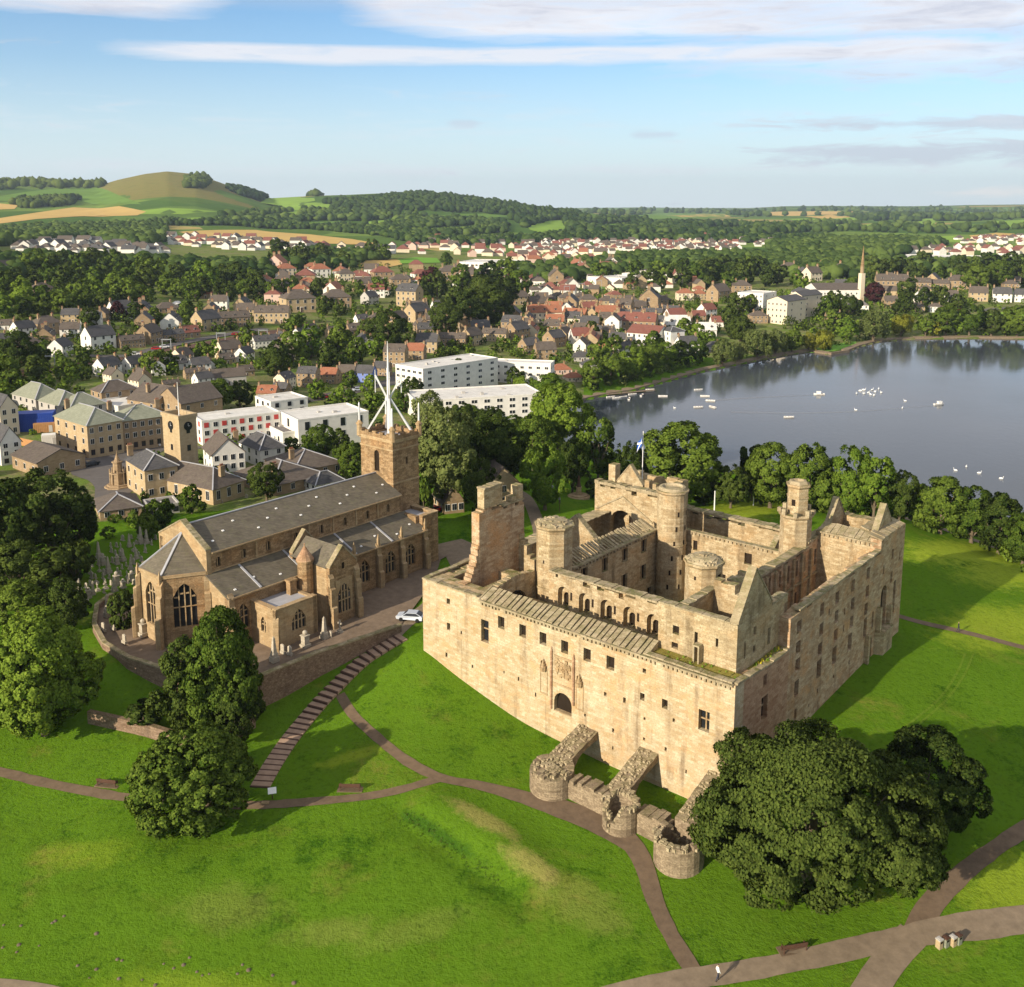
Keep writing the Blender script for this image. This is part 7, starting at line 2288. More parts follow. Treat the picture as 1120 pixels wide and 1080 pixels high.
# ------------------------------------------------------------------ buildings with a shape of their own
def block(name, label, L, C, Rt, v_eave, roof, wall_k, roof_k, floors=2, nf=4, ns=4, ridge=None, cat='building', win='sash', ww=1.1, wh=1.5, chim=(), parapet=False, group=None, front_red=False):
    """building with a near corner C, its faces running to L and to Rt (pixels of the foot of the wall)"""
    pl, pc, pr = hit(*L), hit(*C), hit(*Rt)
    ex = Vector((pl.x - pc.x, pl.y - pc.y, 0))
    wl = ex.length
    ex.normalize()
    ey = Vector((-ex.y, ex.x, 0))
    q = Vector((pr.x - pc.x, pr.y - pc.y, 0))
    if ey.dot(q) < 0: ey = -ey
    dl = max(q.dot(ey), 3.0)
    h = top_z(C[0], v_eave, pc.x, pc.y) - pc.z
    # local frame: x from C towards Rt, y from C towards L  (right-handed check)
    if ey.cross(ex).z > 0:
        X, Y, W_, D_ = ey, ex, dl, wl
    else:
        X, Y, W_, D_ = ex, ey, wl, dl
    o = empty(name, (pc.x, pc.y, pc.z), math.atan2(X.y, X.x), label, cat, group)
    mb = MB()
    hr = ridge if ridge is not None else min(W_, D_) * .36
    long_x = W_ >= D_
    if roof == 'gable':
        if long_x:
            prof = [(0, -4), (D_, -4), (D_, h), (D_ / 2, h + hr - .1), (0, h)]
            mb.add([(0, y, z) for y, z in prof] + [(W_, y, z) for y, z in prof], [(4, 3, 2, 1, 0), (5, 6, 7, 8, 9)] + [(i, (i + 1) % 5, 5 + (i + 1) % 5, 5 + i) for i in range(5)])
        else:
            prof = [(0, -4), (W_, -4), (W_, h), (W_ / 2, h + hr - .1), (0, h)]
            mb.add([(x, 0, z) for x, z in prof] + [(x, D_, z) for x, z in prof], [(0, 1, 2, 3, 4), (9, 8, 7, 6, 5)] + [(i, 5 + i, 5 + (i + 1) % 5, (i + 1) % 5) for i in range(5)])
    else:
        mb.box(0, W_, 0, D_, -4, h)
    w = mb.build('wall', M[wall_k], o)
    rb = MB()
    ov = .4
    if roof == 'flat':
        rb.box(.35, W_ - .35, .35, D_ - .35, h + .003, h + .12)
        r = rb.build('roof', M[roof_k], o)
        pb = MB()
        for q in ((-.06, W_ + .06, -.06, .33), (-.06, W_ + .06, D_ - .33, D_ + .06), (-.06, .33, .335, D_ - .335), (W_ - .33, W_ + .06, .335, D_ - .335)):
            pb.box(*q, h + .004, h + .5)
        pb.build('parapet', M[wall_k], o)
        for i in range(max(1, int(W_ * D_ / 160))):
            vb_ = MB()
            rr = random.Random(i + int(L[0]))
            x, y = rr.uniform(1.5, W_ - 2.5), rr.uniform(1.5, max(1.6, D_ - 2.5))
            vb_.box(x, x + rr.uniform(.6, 1.6), y, y + rr.uniform(.6, 1.4), h + .12, h + rr.uniform(.4, 1.0))
            vb_.build('roof_vent', M['grey_render'], r)
    elif roof == 'hip':
        A = [(-ov, -ov, h), (W_ + ov, -ov, h), (W_ + ov, D_ + ov, h), (-ov, D_ + ov, h)]
        m = min(W_, D_) * .5
        if long_x:
            p, q = (m, D_ / 2, h + hr), (max(W_ - m, m + .2), D_ / 2, h + hr)
            f = [(0, 1, 5, 4), (1, 2, 5), (2, 3, 4, 5), (3, 0, 4)]
        else:
            p, q = (W_ / 2, m, h + hr), (W_ / 2, max(D_ - m, m + .2), h + hr)
            f = [(0, 1, 4), (1, 2, 5, 4), (2, 3, 5), (3, 0, 4, 5)]
        rb.add(A + [p, q], f + [(3, 2, 1, 0)])
        r = rb.build('roof', M[roof_k], o)
        for a, b in ((A[0], p), (A[1], q if long_x else p), (p, q)):
            lead_roll(r, (a[0], a[1], a[2] + .08), (b[0], b[1], b[2] + .06), .28, 'ridge')
    else:
        for sgn in (0, 1):
            if long_x:
                ya, yb = (-ov, D_ / 2) if sgn == 0 else (D_ + ov, D_ / 2)
                s = hr / (D_ / 2)
                t = [(-.15, ya, h - s * ov), (W_ + .15, ya, h - s * ov), (W_ + .15, yb, h + hr), (-.15, yb, h + hr)]
            else:
                xa, xb = (-ov, W_ / 2) if sgn == 0 else (W_ + ov, W_ / 2)
                s = hr / (W_ / 2)
                t = [(xa, -.15, h - s * ov), (xa, D_ + .15, h - s * ov), (xb, D_ + .15, h + hr), (xb, -.15, h + hr)]
            rb.hexa([(x, y, z - .02) for x, y, z in t], [(x, y, z + .2) for x, y, z in t])
        r = rb.build('roof', M[roof_k], o)
    for f, g in chim:
        c = link(bpy.data.objects.new('chimney', CHIM), r)
        c.location = (W_ * f, D_ * g, h + hr * (.8 if roof != 'flat' else 0) + .2)
    if parapet:
        pb = MB()
        k = 0
        for x0, x1, y0, y1 in ((-.25, W_ + .25, -.25, .3), (-.25, W_ + .25, D_ - .3, D_ + .25), (-.25, .3, .305, D_ - .305), (W_ - .3, W_ + .25, .305, D_ - .305)):
            pb.box(x0, x1, y0, y1, h + .5, h + 1.3)
        pb.build('parapet', M[wall_k], o)
    fh = h / max(floors, 1)
    wh = min(wh, fh * .62)
    for face, n, length in (('x', ns if X == ey else nf, W_), ('y', nf if X == ey else ns, D_)):
        for fl in range(floors):
            for i in range(n):
                p = length * (i + .5) / n
                c = link(bpy.data.objects.new('window', WIN), w)
                c.location = (p, -.01, fh * fl + fh * .25) if face == 'x' else (-.01, p, fh * fl + fh * .25)
                c.rotation_euler = (0, 0, 0 if face == 'x' else R(-90))
                c.scale = (ww, 1.6, wh)
                if win == 'dark': set_mats(c, [M['glass'], M['glass']])
                if win == 'red' and (i + fl) % 2 == 0 : set_mats(c, [M['red_panel'], M['red_panel']])
                if win == 'shop' and fl == 0: set_mats(c, [M['wood'], M['glass']])
    return o, W_, D_, h


block('burgh_hall', 'pale stone hall with a brownish hipped roof in front of the clock tower', (166, 539), (233.5, 553), (268.5, 543), 536, 'hip', 'house_buff', 'slate_brown', 1, 6, 3, 3.4, wh=2.6, chim=((.5, .1),))
block('burgh_house', 'two storey pale stone house with hipped slate roof below the clock tower', (139.5, 534), (160, 547), (192, 539), 515, 'hip', 'house_buff', 'slate', 2, 3, 3, 2.6, chim=((.1, .9),))
o, w_, d_, h_ = block('clock_tower', 'square buff stone tower with clock dials, parapet and a flag mast', (182, 532), (200, 538), (213, 532), 461, 'flat', 'house_buff', 'roof_dark', 4, 1, 1, 0, cat='tower', win='dark', ww=.9, wh=1.4, parapet=True)
for k in range(2):
    mb = MB()
    if k == 0: mb.cyl(0, 0, 0, .12, 1.05, 1.05, 20)
    else: mb.cyl(0, 0, 0, .12, 1.05, 1.05, 20)
    mb.mi = 1
    mb.box(-.03, .03, 0, .7, .122, .13)
    mb.box(0, .45, -.03, .03, .122, .13)
    c = mb.build('clock_dial', [M['glass'], M['frame_white']], o)
    if k == 0:
        c.location = (w_ / 2, -.02, h_ * .915)
        c.rotation_euler = (R(90), 0, 0)
    else:
        c.location = (-.02, d_ / 2, h_ * .915)
        c.rotation_euler = (R(90), 0, R(-90))
mb = MB()
mb.cyl(w_ / 2, d_ / 2, h_ + .1, h_ + 8.5, .12, .06, 8)
mb.build('flag_mast', M['frame_white'], o)
block('slate_shed', 'low shed with hipped slate roof beside the churchyard grove', (104, 557), (110, 570), (154, 562), 560, 'hip', 'house_stone', 'slate_brown', 1, 2, 3, 2.2)
block('glazed_porch', 'low flat roofed porch between the slate shed and the burgh hall', (157, 558), (163, 566), (196, 560), 557, 'flat', 'grey_render', 'roof_dark', 1, 2, 4, win='dark', wh=2.0)
block('stone_tenement', 'three storey buff stone block with twin gables and shopfront on the square', (62, 490), (97.5, 502), (134, 495), 466, 'hip', 'house_buff', 'roof_green', 3, 4, 4, 3.6, win='shop', chim=((.3, .9), (.95, .3)))
block('stone_hotel', 'stone hotel with a green grey hipped roof next to the twin gabled block', (122, 486), (136, 494), (176, 482), 461, 'hip', 'house_stone', 'roof_green', 3, 2, 6, 3.0, win='shop', chim=((.9, .5),))
block('gabled_stone_hall', 'brown stone hall with a slate roof close behind the clock tower', (172, 456), (199, 464), (228, 452), 442, 'gable', 'house_stone', 'slate_brown', 2, 3, 3, 4.2, chim=((.2, .5),))
block('gabled_stone_hall', 'brown stone hall with slate gables behind the stone hotel', (140, 452), (172, 460), (198, 449), 441, 'gable', 'house_stone', 'slate_brown', 2, 3, 3, 4.2, chim=((.2, .5),))
block('pale_roofed_block', 'low white block with a broad pale flat roof behind the stone hotel', (103, 448), (130, 457), (162, 447), 446, 'flat', 'white', 'flat_roof', 1, 3, 3)
block('green_roofed_block', 'white walled block with a green grey hipped roof, one nearest the railway', (14, 442), (40, 452), (62, 444), 437, 'hip', 'grey_render', 'roof_green', 2, 4, 3, 4.0)
block('green_roofed_block', 'white walled block with a green grey hipped roof, middle of three in line', (43, 452), (66, 461), (86, 452), 444, 'hip', 'grey_render', 'roof_green', 2, 3, 3, 3.6)
block('green_roofed_block', 'white walled block with a green grey hipped roof, one behind the twin gabled stone block', (62, 456), (78, 463), (106, 452), 447, 'hip', 'grey_render', 'roof_green', 2, 3, 3, 3.6)
block('dark_hall_block', 'dark roofed stone hall in the gap behind the green roofed blocks', (100, 440), (112, 446), (140, 436), 430, 'hip', 'house_stone', 'slate_brown', 2, 2, 3, 3.0)
block('cream_tenement', 'tall cream house at the picture edge behind the blue container', (-14, 470), (2, 478), (16, 472), 447, 'gable', 'cream', 'slate', 3, 3, 2, 3.5)
block('white_shop_house', 'white three storey house with a dark shopfront and dormer at the picture edge', (-16, 500), (2, 510), (20, 504), 485, 'gable', 'white', 'slate', 3, 3, 2, 3.8, win='shop')
block('dark_roofed_shed', 'low stone building with a grey roof above the churchyard grove', (14, 512), (42, 522), (88, 511), 507, 'gable', 'house_stone', 'slate_brown', 1, 3, 3, 2.4)
block('white_modern_block', 'long white modern flats with red window panels', (210, 480), (222, 488), (292, 472), 462, 'flat', 'white', 'flat_roof', 3, 2, 9, win='red', ww=1.35, wh=1.7)
block('white_modern_block', 'white cubic house stepping up behind the flats with red window panels', (280, 456), (297, 464), (322, 454), 441, 'flat', 'white', 'flat_roof', 3, 3, 3, win='dark', ww=1.3, wh=2.0)
block('white_modern_block', 'white cubic house with tall dark windows, closest to the church tower', (306, 479), (327, 490), (374, 470), 461, 'flat', 'white', 'flat_roof', 2, 1, 4, win='dark', ww=1.4, wh=2.6)
block('white_modern_block', 'low white annex under the cubic house with tall dark windows', (291, 479), (310, 489), (322, 484), 475, 'flat', 'white', 'roof_dark', 1, 2, 2, win='dark')
block('harled_house', 'white harled house with slate gables below the flats with red panels', (223, 509), (233, 518), (262, 510), 498, 'gable', 'white', 'slate_brown', 2, 2, 4, 3.6, chim=((.9, .5),))
block('harled_house', 'white harled house with a hipped slate roof below the white cubic houses', (262, 502), (285, 511), (301, 504), 493, 'hip', 'white', 'slate', 2, 3, 2, 3.2)
block('slate_roofed_hall', 'long low stone hall with a broad brownish hipped roof below the harled houses', (256, 529), (298, 543), (336, 527), 532, 'hip', 'house_stone', 'slate_brown', 1, 4, 4, 3.4, chim=((.2, .2),))
block('slate_roofed_hall', 'second broad roofed stone hall nearer the church tower', (290, 514), (322, 527), (356, 513), 516, 'hip', 'house_stone', 'slate_brown', 1, 4, 4, 3.2, chim=((.2, .4),))
block('slate_roofed_house', 'small slate roofed house just behind the church nave', (334, 536), (346, 540), (364, 532), 531, 'hip', 'white', 'slate', 1, 2, 2, 2.2)
block('white_flats', 'big white block of flats standing end on to the high street', (433, 425), (463, 433), (527, 418), 405, 'flat', 'white', 'flat_roof', 4, 5, 6, ww=2.0, wh=1.1)
block('white_flats', 'long white stepped flats closing the rear of the court towards the red roofs', (523, 416), (602, 429), (611, 425), 399, 'flat', 'white', 'flat_roof', 4, 9, 2, ww=1.6, wh=1.1)
block('white_flats', 'long low white flats across the front of the court behind the big trees', (443, 449), (455, 461), (566, 453), 440, 'flat', 'white', 'flat_roof', 3, 2, 10, ww=2.2, wh=1.2)
block('white_annex', 'small white flat roofed annex in front of the long low flats', (480, 458), (490, 464), (516, 457), 451, 'flat', 'white', 'flat_roof', 1, 2, 2)
block('white_gabled_block', 'big white building with a maroon roof by the loch bank', (685, 378), (719, 384), (731, 380), 366, 'gable', 'white', 'tile_maroon', 3, 6, 2, 3.6, ww=1.2)
block('white_stair_tower', 'white tower with a slate roof at the end of the big maroon roofed building', (721, 381), (733, 385), (738, 381), 363, 'hip', 'white', 'slate', 4, 2, 1, 2.2)
block('stepped_flats', 'white stepped flats with slate roofs, block nearest the water', (838, 353), (860, 356), (870, 351), 330, 'gable', 'cream', 'slate', 4, 5, 2, 2.8)
block('stepped_flats', 'white stepped flats with slate roofs, middle block', (861, 346), (876, 348), (885, 343), 324, 'gable', 'cream', 'slate', 4, 3, 2, 2.8)
block('stepped_flats', 'white stepped flats with slate roofs, block by the church hall', (875, 342), (892, 342), (899, 338), 321, 'gable', 'white', 'slate', 4, 3, 2, 2.8)
block('white_flats', 'pale four storey flats behind the stepped flats', (806, 340), (834, 343), (843, 339), 322, 'flat', 'white', 'flat_roof', 4, 6, 2)
block('church_hall', 'long white church hall with a brownish purple roof beside the slim spire', (893, 331), (945, 331), (956, 326), 317, 'gable', 'white', 'slate_brown', 2, 9, 2, 4.0)
block('school_block', 'low white school building with dark window bands beyond the town', (500, 295), (557, 298), (563, 294), 288, 'flat', 'white', 'flat_roof', 2, 12, 2, win='dark', ww=2.4)
block('school_block', 'white school wing on the meadow side', (534, 300), (560, 303), (566, 299), 294, 'flat', 'white', 'flat_roof', 2, 6, 2, win='dark', ww=2.2)
block('warehouse', 'long white warehouse under the far hillside houses', (988, 290), (1092, 292), (1100, 288), 284, 'flat', 'white', 'flat_roof', 1, 12, 1, win='dark', ww=3.0)
block('warehouse', 'grey roofed works shed beyond the terraces', (680, 306), (730, 308), (736, 304), 300, 'gable', 'white', 'slate_brown', 1, 8, 1, 3.2)
block('warehouse', 'pale sheds beside the sports ground', (643, 312), (680, 315), (686, 311), 305, 'flat', 'white', 'flat_roof', 1, 8, 1)
block('stone_cottage', 'small stone cottage with a steep roof behind the church, near a red car', (474, 553), (486, 563), (502, 556), 550, 'gable', 'house_stone', 'slate_brown', 1, 2, 3, 3.2, cat='cottage')
block('gatehouse', 'stone gable house half hidden in trees by the approach drive', (520, 545), (535, 556), (556, 546), 531, 'gable', 'house_buff', 'slate_brown', 2, 2, 3, 3.6)

# slim spire across the loch
g = hit(941, 331)
o = empty('church_spire', (g.x, g.y, g.z), R(20), 'slim stone spire on a pale square tower across the loch', 'church spire')
mp = mpp(g)
hw, h1, h2 = 5 * mp / 2, top_z(941, 299, g.x, g.y) - g.z, top_z(940, 269, g.x, g.y) - g.z
mb = MB(); mb.box(-hw, hw, -hw, hw, -2, h1); mb.build('tower', M['cream'], o)
mb = MB(); mb.cyl(0, 0, h1, h1 + (h2 - h1) * .25, hw * .85, hw * .8, 8, PI / 8); mb.build('belfry', M['house_stone'], o)
mb = MB(); mb.cyl(0, 0, h1 + (h2 - h1) * .25, h2, hw * .8, .1, 8, PI / 8); mb.build('spire', M['church_stone'], o)

# ------------------------------------------------------------------ small far houses, one mesh each
def tiny_mesh(hip):
    a, b = house_meshes(9, 7.5, 4.6 if not hip else 3.0, 7.6 if not hip else 6.0, hip)
    v = [tuple(q.co) for q in a.vertices] + [tuple(q.co) for q in b.vertices]
    n = len(a.vertices)
    f = [tuple(p.vertices) for p in a.polygons] + [tuple(i + n for i in p.vertices) for p in b.polygons]
    me = bpy.data.meshes.new('small_house')
    me.from_pydata(v, [], f)
    me.materials.append(M['white']); me.materials.append(M['slate_brown'])
    me.polygons.foreach_set('material_index', [0] * len(a.polygons) + [1] * len(b.polygons))
    me.update()
    return me


TINY = [tiny_mesh(False), tiny_mesh(True)]


def estate(px, n, seed, phrase, walls, roofs, size=1.0, gap=(7, 3), turn=(0, 90)):
    rs = random.Random(seed)
    P = np.array(px, float)
    (u0, v0), (u1, v1) = P.min(0), P.max(0)
    pts = []
    for _ in range(n * 80):
        u, v = rs.uniform(u0, u1), rs.uniform(v0, v1)
        if not in_poly(u, v, px) or any(abs(u - a) < gap[0] and abs(v - b) < gap[1] for a, b in pts): continue
        pts.append((u, v))
        if len(pts) >= n: break
    for u, v in pts:
        g = hit(u, v)
        wl, rf = rs.choice(walls), rs.choice(roofs)
        lab = 'small %s house with %s roof in the %s' % (WALLS[wl][1], ROOFS[rf][1], phrase)
        k = rs.randrange(2)
        o = link(bpy.data.objects.new('small_house', TINY[k]))
        o.location = g
        s = size * rs.uniform(.85, 1.2)
        o.scale = (s * rs.uniform(.9, 1.3), s, s)
        o.rotation_euler = (0, 0, R(rs.choice(turn) + rs.uniform(-15, 15)))
        set_mats(o, [M[WALLS[wl][0]], M[ROOFS[rf][0]]])
        tag(o, lab, 'house', lab)


estate([(22, 267), (60, 265), (120, 269), (180, 273), (180, 279), (120, 279), (60, 276), (22, 276)], 62, 1, 'white estate behind the wooded belt', 'w', 'sn', 1.2, (4.5, 2.2))
estate([(170, 258), (230, 260), (285, 263), (285, 275), (230, 272), (185, 268)], 44, 2, 'estate below the golden field', 'wwc', 'nm', 1.2, (5, 2.2))
estate([(285, 264), (340, 268), (400, 272), (430, 274), (430, 280), (380, 280), (320, 276), (285, 274)], 30, 3, 'estate in front of the golden field', 'wc', 'nms', 1.4, (7, 2.5))
estate([(425, 270), (470, 269), (520, 271), (555, 274), (555, 283), (500, 281), (440, 277)], 26, 4, 'estate behind the sports pitch', 'wcp', 'mn', 1.35, (6, 2.5))
estate([(0, 282), (12, 284), (14, 304), (0, 306)], 5, 5, 'terrace at the picture edge', 'sc', 'nm', 1.3, (8, 4))
estate([(560, 278), (640, 280), (700, 284), (720, 287), (640, 289), (560, 289)], 26, 6, 'estate before the dark wood', 'cp', 'rmn', 1.3, (7, 2.5))
estate([(990, 272), (1040, 270), (1125, 272), (1125, 281), (1040, 280), (990, 279)], 26, 7, 'estate above the white warehouse', 'wc', 'nm', 1.35, (7, 2.5))
estate([(840, 264), (890, 264), (890, 272), (850, 272)], 6, 8, 'clearing beyond the loch woods', 'wc', 'n', 1.1, (7, 2.5))
estate([(500, 300), (560, 296), (575, 306), (530, 314)], 12, 9, 'streets beside the school', 'cws', 'nm', 1.1, (11, 4))
estate([(560, 318), (640, 300), (690, 316), (640, 330), (580, 334)], 22, 10, 'streets beside the railway bank', 'csw', 'nnm', 1.1, (13, 5))


def estate_mass(px, n, seed):
    """the far estates nobody could count, one object"""
    rs = np.random.RandomState(seed)
    P = np.array(px, float)
    lo, hi = P.min(0), P.max(0)
    V, F, MI = [], [], []
    base = [(np.array([v.co for v in t.vertices]), [list(p.vertices) for p in t.polygons], [p.material_index for p in t.polygons]) for t in TINY]
    k = 0
    while k < n:
        u, v = rs.uniform(lo[0], hi[0]), rs.uniform(lo[1], hi[1])
        if not in_poly(u, v, px): continue
        g = hit(u, v)
        bv, bf, bm_ = base[rs.randint(2)]
        t = R(rs.choice([0, 90]) + rs.uniform(-20, 20))
        c, s = math.cos(t), math.sin(t)
        q = bv * rs.uniform(1.0, 1.35)
        x, y = q[:, 0] * c - q[:, 1] * s + g.x, q[:, 0] * s + q[:, 1] * c + g.y
        off = len(V)
        V += list(zip(x, y, q[:, 2] + g.z))
        F += [[i + off for i in f] for f in bf]
        rm = rs.choice([2, 2, 3])
        wm = rs.choice([0, 0, 0, 1])
        MI += [wm if m == 0 else rm for m in bm_]
        k += 1
    me = bpy.data.meshes.new('distant_housing')
    me.from_pydata([tuple(map(float, q)) for q in V], [], F)
    for m in ('white', 'cream', 'slate_brown', 'tile_maroon'): me.materials.append(M[m])
    me.polygons.foreach_set('material_index', MI)
    me.update()
    tag(link(bpy.data.objects.new('distant_housing', me)), 'pale housing estates spread below the hills', kind='stuff')


estate_mass([(700, 256), (760, 258), (840, 262), (900, 264), (890, 270), (820, 270), (740, 264)], 60, 5)
estate_mass([(1040, 262), (1130, 258), (1130, 268), (1060, 268)], 40, 6)
estate_mass([(440, 262), (560, 262), (560, 270), (470, 268)], 50, 7)
estate_mass([(560, 263), (640, 264), (700, 266), (760, 264), (820, 266), (815, 276), (740, 276), (660, 279), (600, 279), (560, 275)], 210, 3)

# streets
strip('street', [(-20, 500), (30, 494), (75, 505), (130, 502), (175, 488), (215, 492)], [9, 9, 12, 16, 9, 6], M['road'], 0.10)
strip('street', [(100, 500), (128, 522), (120, 545), (104, 552)], [14, 18, 10, 5], M['road'], 0.11)
strip('street', [(290, 447), (330, 438), (372, 431), (400, 424), (430, 418), (440, 408)], 8, M['road'], 0.12)
strip('railway_track', [(-40, 418), (0, 412), (60, 405), (100, 399), (150, 390), (200, 383), (250, 373), (300, 364), (360, 357)], 11, M['ballast'], 0.3, step=4)
strip('street', [(95, 390), (140, 390), (180, 380), (240, 368), (290, 360)], 6, M['road'], 0.35, step=4)
strip('railway_track', [(600, 327), (640, 319), (680, 312), (720, 308)], 12, M['green_field'], 0.6, step=6)
strip('car_park', [(735, 388), (760, 384), (790, 381)], 14, M['road'], 0.3, step=4)
# ------------------------------------------------------------------ churchyard stones
def grave_mesh(kind):
    mb = MB()
    if kind == 0:      # slab with a rounded head
        prof = [(-.38, 0), (.38, 0), (.38, 1.0)] + [(.38 * math.cos(t), 1.0 + .3 * math.sin(t)) for t in np.linspace(0.3, math.pi - .3, 6)] + [(-.38, 1.0)]
        n = len(prof)
        mb.add([(x, -.08, z - .2) for x, z in prof] + [(x, .08, z - .2) for x, z in prof], [tuple(range(n)), tuple(range(2 * n - 1, n - 1, -1))] + [(i, n + i, n + (i + 1) % n, (i + 1) % n) for i in range(n)])
        mb.box(-.5, .5, -.2, .2, -.2, .14)
    elif kind == 1:    # cross on steps
        mb.box(-.45, .45, -.45, .45, -.2, .3)
        mb.box(-.3, .3, -.3, .3, .3, .55)
        mb.box(-.1, .1, -.08, .08, .55, 2.0)
        mb.box(-.38, .38, -.08, .08, 1.4, 1.6)
    elif kind == 2:    # obelisk
        mb.box(-.5, .5, -.5, .5, -.2, .5)
        mb.box(-.38, .38, -.38, .38, .5, 1.0)
        mb.cyl(0, 0, 1.0, 3.0, .4, .2, 4, PI / 4)
        mb.cyl(0, 0, 3.0, 3.3, .2, .02, 4, PI / 4)
    else:              # pedestal with an urn
        mb.box(-.55, .55, -.55, .55, -.2, .35)
        mb.box(-.4, .4, -.4, .4, .35, 1.5)
        mb.box(-.5, .5, -.5, .5, 1.5, 1.65)
        mb.lathe(0, 0, [(1.65, .15), (1.85, .32), (2.1, .34), (2.3, .12)], 9)
    return mb.mesh('headstone', M['grave'])


GM = [grave_mesh(i) for i in range(4)]
GL = ['upright rounded headstone in the crowded grass churchyard behind the apse', 'stone cross on steps in the crowded grass churchyard behind the apse', 'tall stone obelisk in the crowded grass churchyard behind the apse', 'stone pedestal with an urn in the crowded grass churchyard behind the apse']
GN = ['headstone', 'cross_monument', 'obelisk_monument', 'urn_monument']
yard = [(150, 606), (178, 588), (205, 577), (165, 590), (140, 596), (118, 606), (100, 630), (70, 660), (100, 668), (122, 642), (150, 640), (156, 622)]
yard = [(128, 592), (176, 582), (158, 612), (150, 640), (118, 650), (98, 664), (58, 668), (88, 640), (104, 612)]
rs_ = random.Random(8)
pts = []
while len(pts) < 78:
    u, v = rs_.uniform(50, 180), rs_.uniform(580, 672)
    if in_poly(u, v, yard) and all(abs(u - a) > 4.4 or abs(v - b) > 4.2 for a, b in pts): pts.append((u, v))
more = [(232 + 13 * i + rs_.uniform(-3, 3), 551 - 2.6 * i + rs_.uniform(-3, 3)) for i in range(10)]
grave_yaw = PAL_ROT - PI / 2
for u, v in pts + more:
    k = rs_.choice([0, 0, 0, 0, 0, 1, 2, 3])
    g = hit(u, v)
    o = link(bpy.data.objects.new(GN[k], GM[k]))
    s = rs_.uniform(.7, 1.05)
    o.location, o.scale = g, (s, s, s * rs_.uniform(.85, 1.15))
    o.rotation_euler = (rs_.uniform(-.05, .05), rs_.uniform(-.06, .06), grave_yaw + rs_.uniform(-.2, .2))
    tag(o, GL[k], 'gravestone', 'churchyard gravestones: ' + GN[k])
# stones on the gravel by the church
SOLO = [((334, 706), 3, 'pale urn pedestal on the gravel in front of the sacristy'), ((317, 714), 0, 'small pale headstone on the gravel near the sacristy corner'), ((300, 721), 2, 'slim obelisk on the gravel at the sacristy corner'), ((309, 712), 0, 'short headstone against the sacristy wall'),
        ((355, 698), 2, 'tall dark obelisk on the gravel beside the transept'), ((361, 697), 0, 'small white headstone beside the tall dark obelisk'), ((372, 692), 1, 'low stone cross in front of the transept gable'), ((136, 701), 0, 'short pale headstone on the gravel below the apse'), ((157, 693), 3, 'urn pedestal at the foot of the apse buttress'), ((113, 688), 0, 'headstone beside the curved churchyard wall'), ((124, 686), 0, 'headstone next to the dark round shrub'), ((118, 672), 2, 'obelisk by the bend of the churchyard path')]
for (u, v), k, lab in SOLO:
    p = at(u, v, 7.3)
    o = link(bpy.data.objects.new(GN[k], GM[k]))
    o.location = (p[0], p[1], 7.15)
    o.rotation_euler = (0, 0, grave_yaw)
    o.scale = (1.1, 1.1, 1.1)
    tag(o, lab, 'gravestone')


# ------------------------------------------------------------------ benches, sign, bins, poles
def bench(u, v, yaw, label, w=2.0):
    g = hit(u, v)
    o = empty('park_bench', g, yaw, label, 'bench', None)
    mb = MB()
    for i in range(4): mb.box(-w / 2, w / 2, -.25 + i * .14, -.13 + i * .14, .44, .49)
    mb.build('seat', M['wood'], o)
    mb = MB()
    for i in range(3): mb.box(-w / 2, w / 2, .30 + .03 * i, .34 + .03 * i, .58 + .15 * i, .70 + .15 * i)
    mb.build('backrest', M['wood'], o)
    for x in (-w / 2 + .12, w / 2 - .12):
        for y0, y1, h in ((-.25, -.17, .64), (.27, .36, .95)):
            mb = MB(); mb.box(x - .04, x + .04, y0, y1, -.1, h); mb.build('leg', M['wood'], o)
        mb = MB(); mb.box(x - .05, x + .05, -.27, .30, .645, .70); mb.build('armrest', M['wood'], o)
    mb = MB(); mb.box(-w / 2 - .25, w / 2 + .25, -.75, .55, -.15, .05); mb.build('footing', M['asphalt'], o)
    return o


bench(118, 859, R(170), 'dark timber bench on the path left of the dome shaped tree', 2.6)
bench(383, 864, R(178), 'dark timber bench on the path between the dome shaped tree and the path junction', 2.6)
bench(868, 1040, R(192), 'dark timber bench above the wide tarmac path below the huge tree', 2.6)
bench(1016, 577, R(200), 'small brown bench on the gravel path by the loch trees', 2.8)

g = hit(298, 874)
o = empty('information_board', g, R(15), 'white sloped information board at the foot of the stepped path', 'sign')
mb = MB(); mb.cyl(0, 0, -.2, .95, .06, .06, 8); mb.build('post', M['wood'], o)
mb = MB(); mb.hexa([(-.5, -.35, .85), (.5, -.35, .85), (.5, .35, 1.25), (-.5, .35, 1.25)], [(-.5, -.37, .91), (.5, -.37, .91), (.5, .33, 1.31), (-.5, .33, 1.31)]); mb.build('board', M['frame_white'], o)
mb = MB(); mb.box(-.45, .45, -.6, -.1, -.05, .16); link(tag(bpy.data.objects.new('stone_block', mb.mesh('stone_block', M['church_pale'])), 'pale stone block beside the information board', 'stone')).location = hit(291, 877)

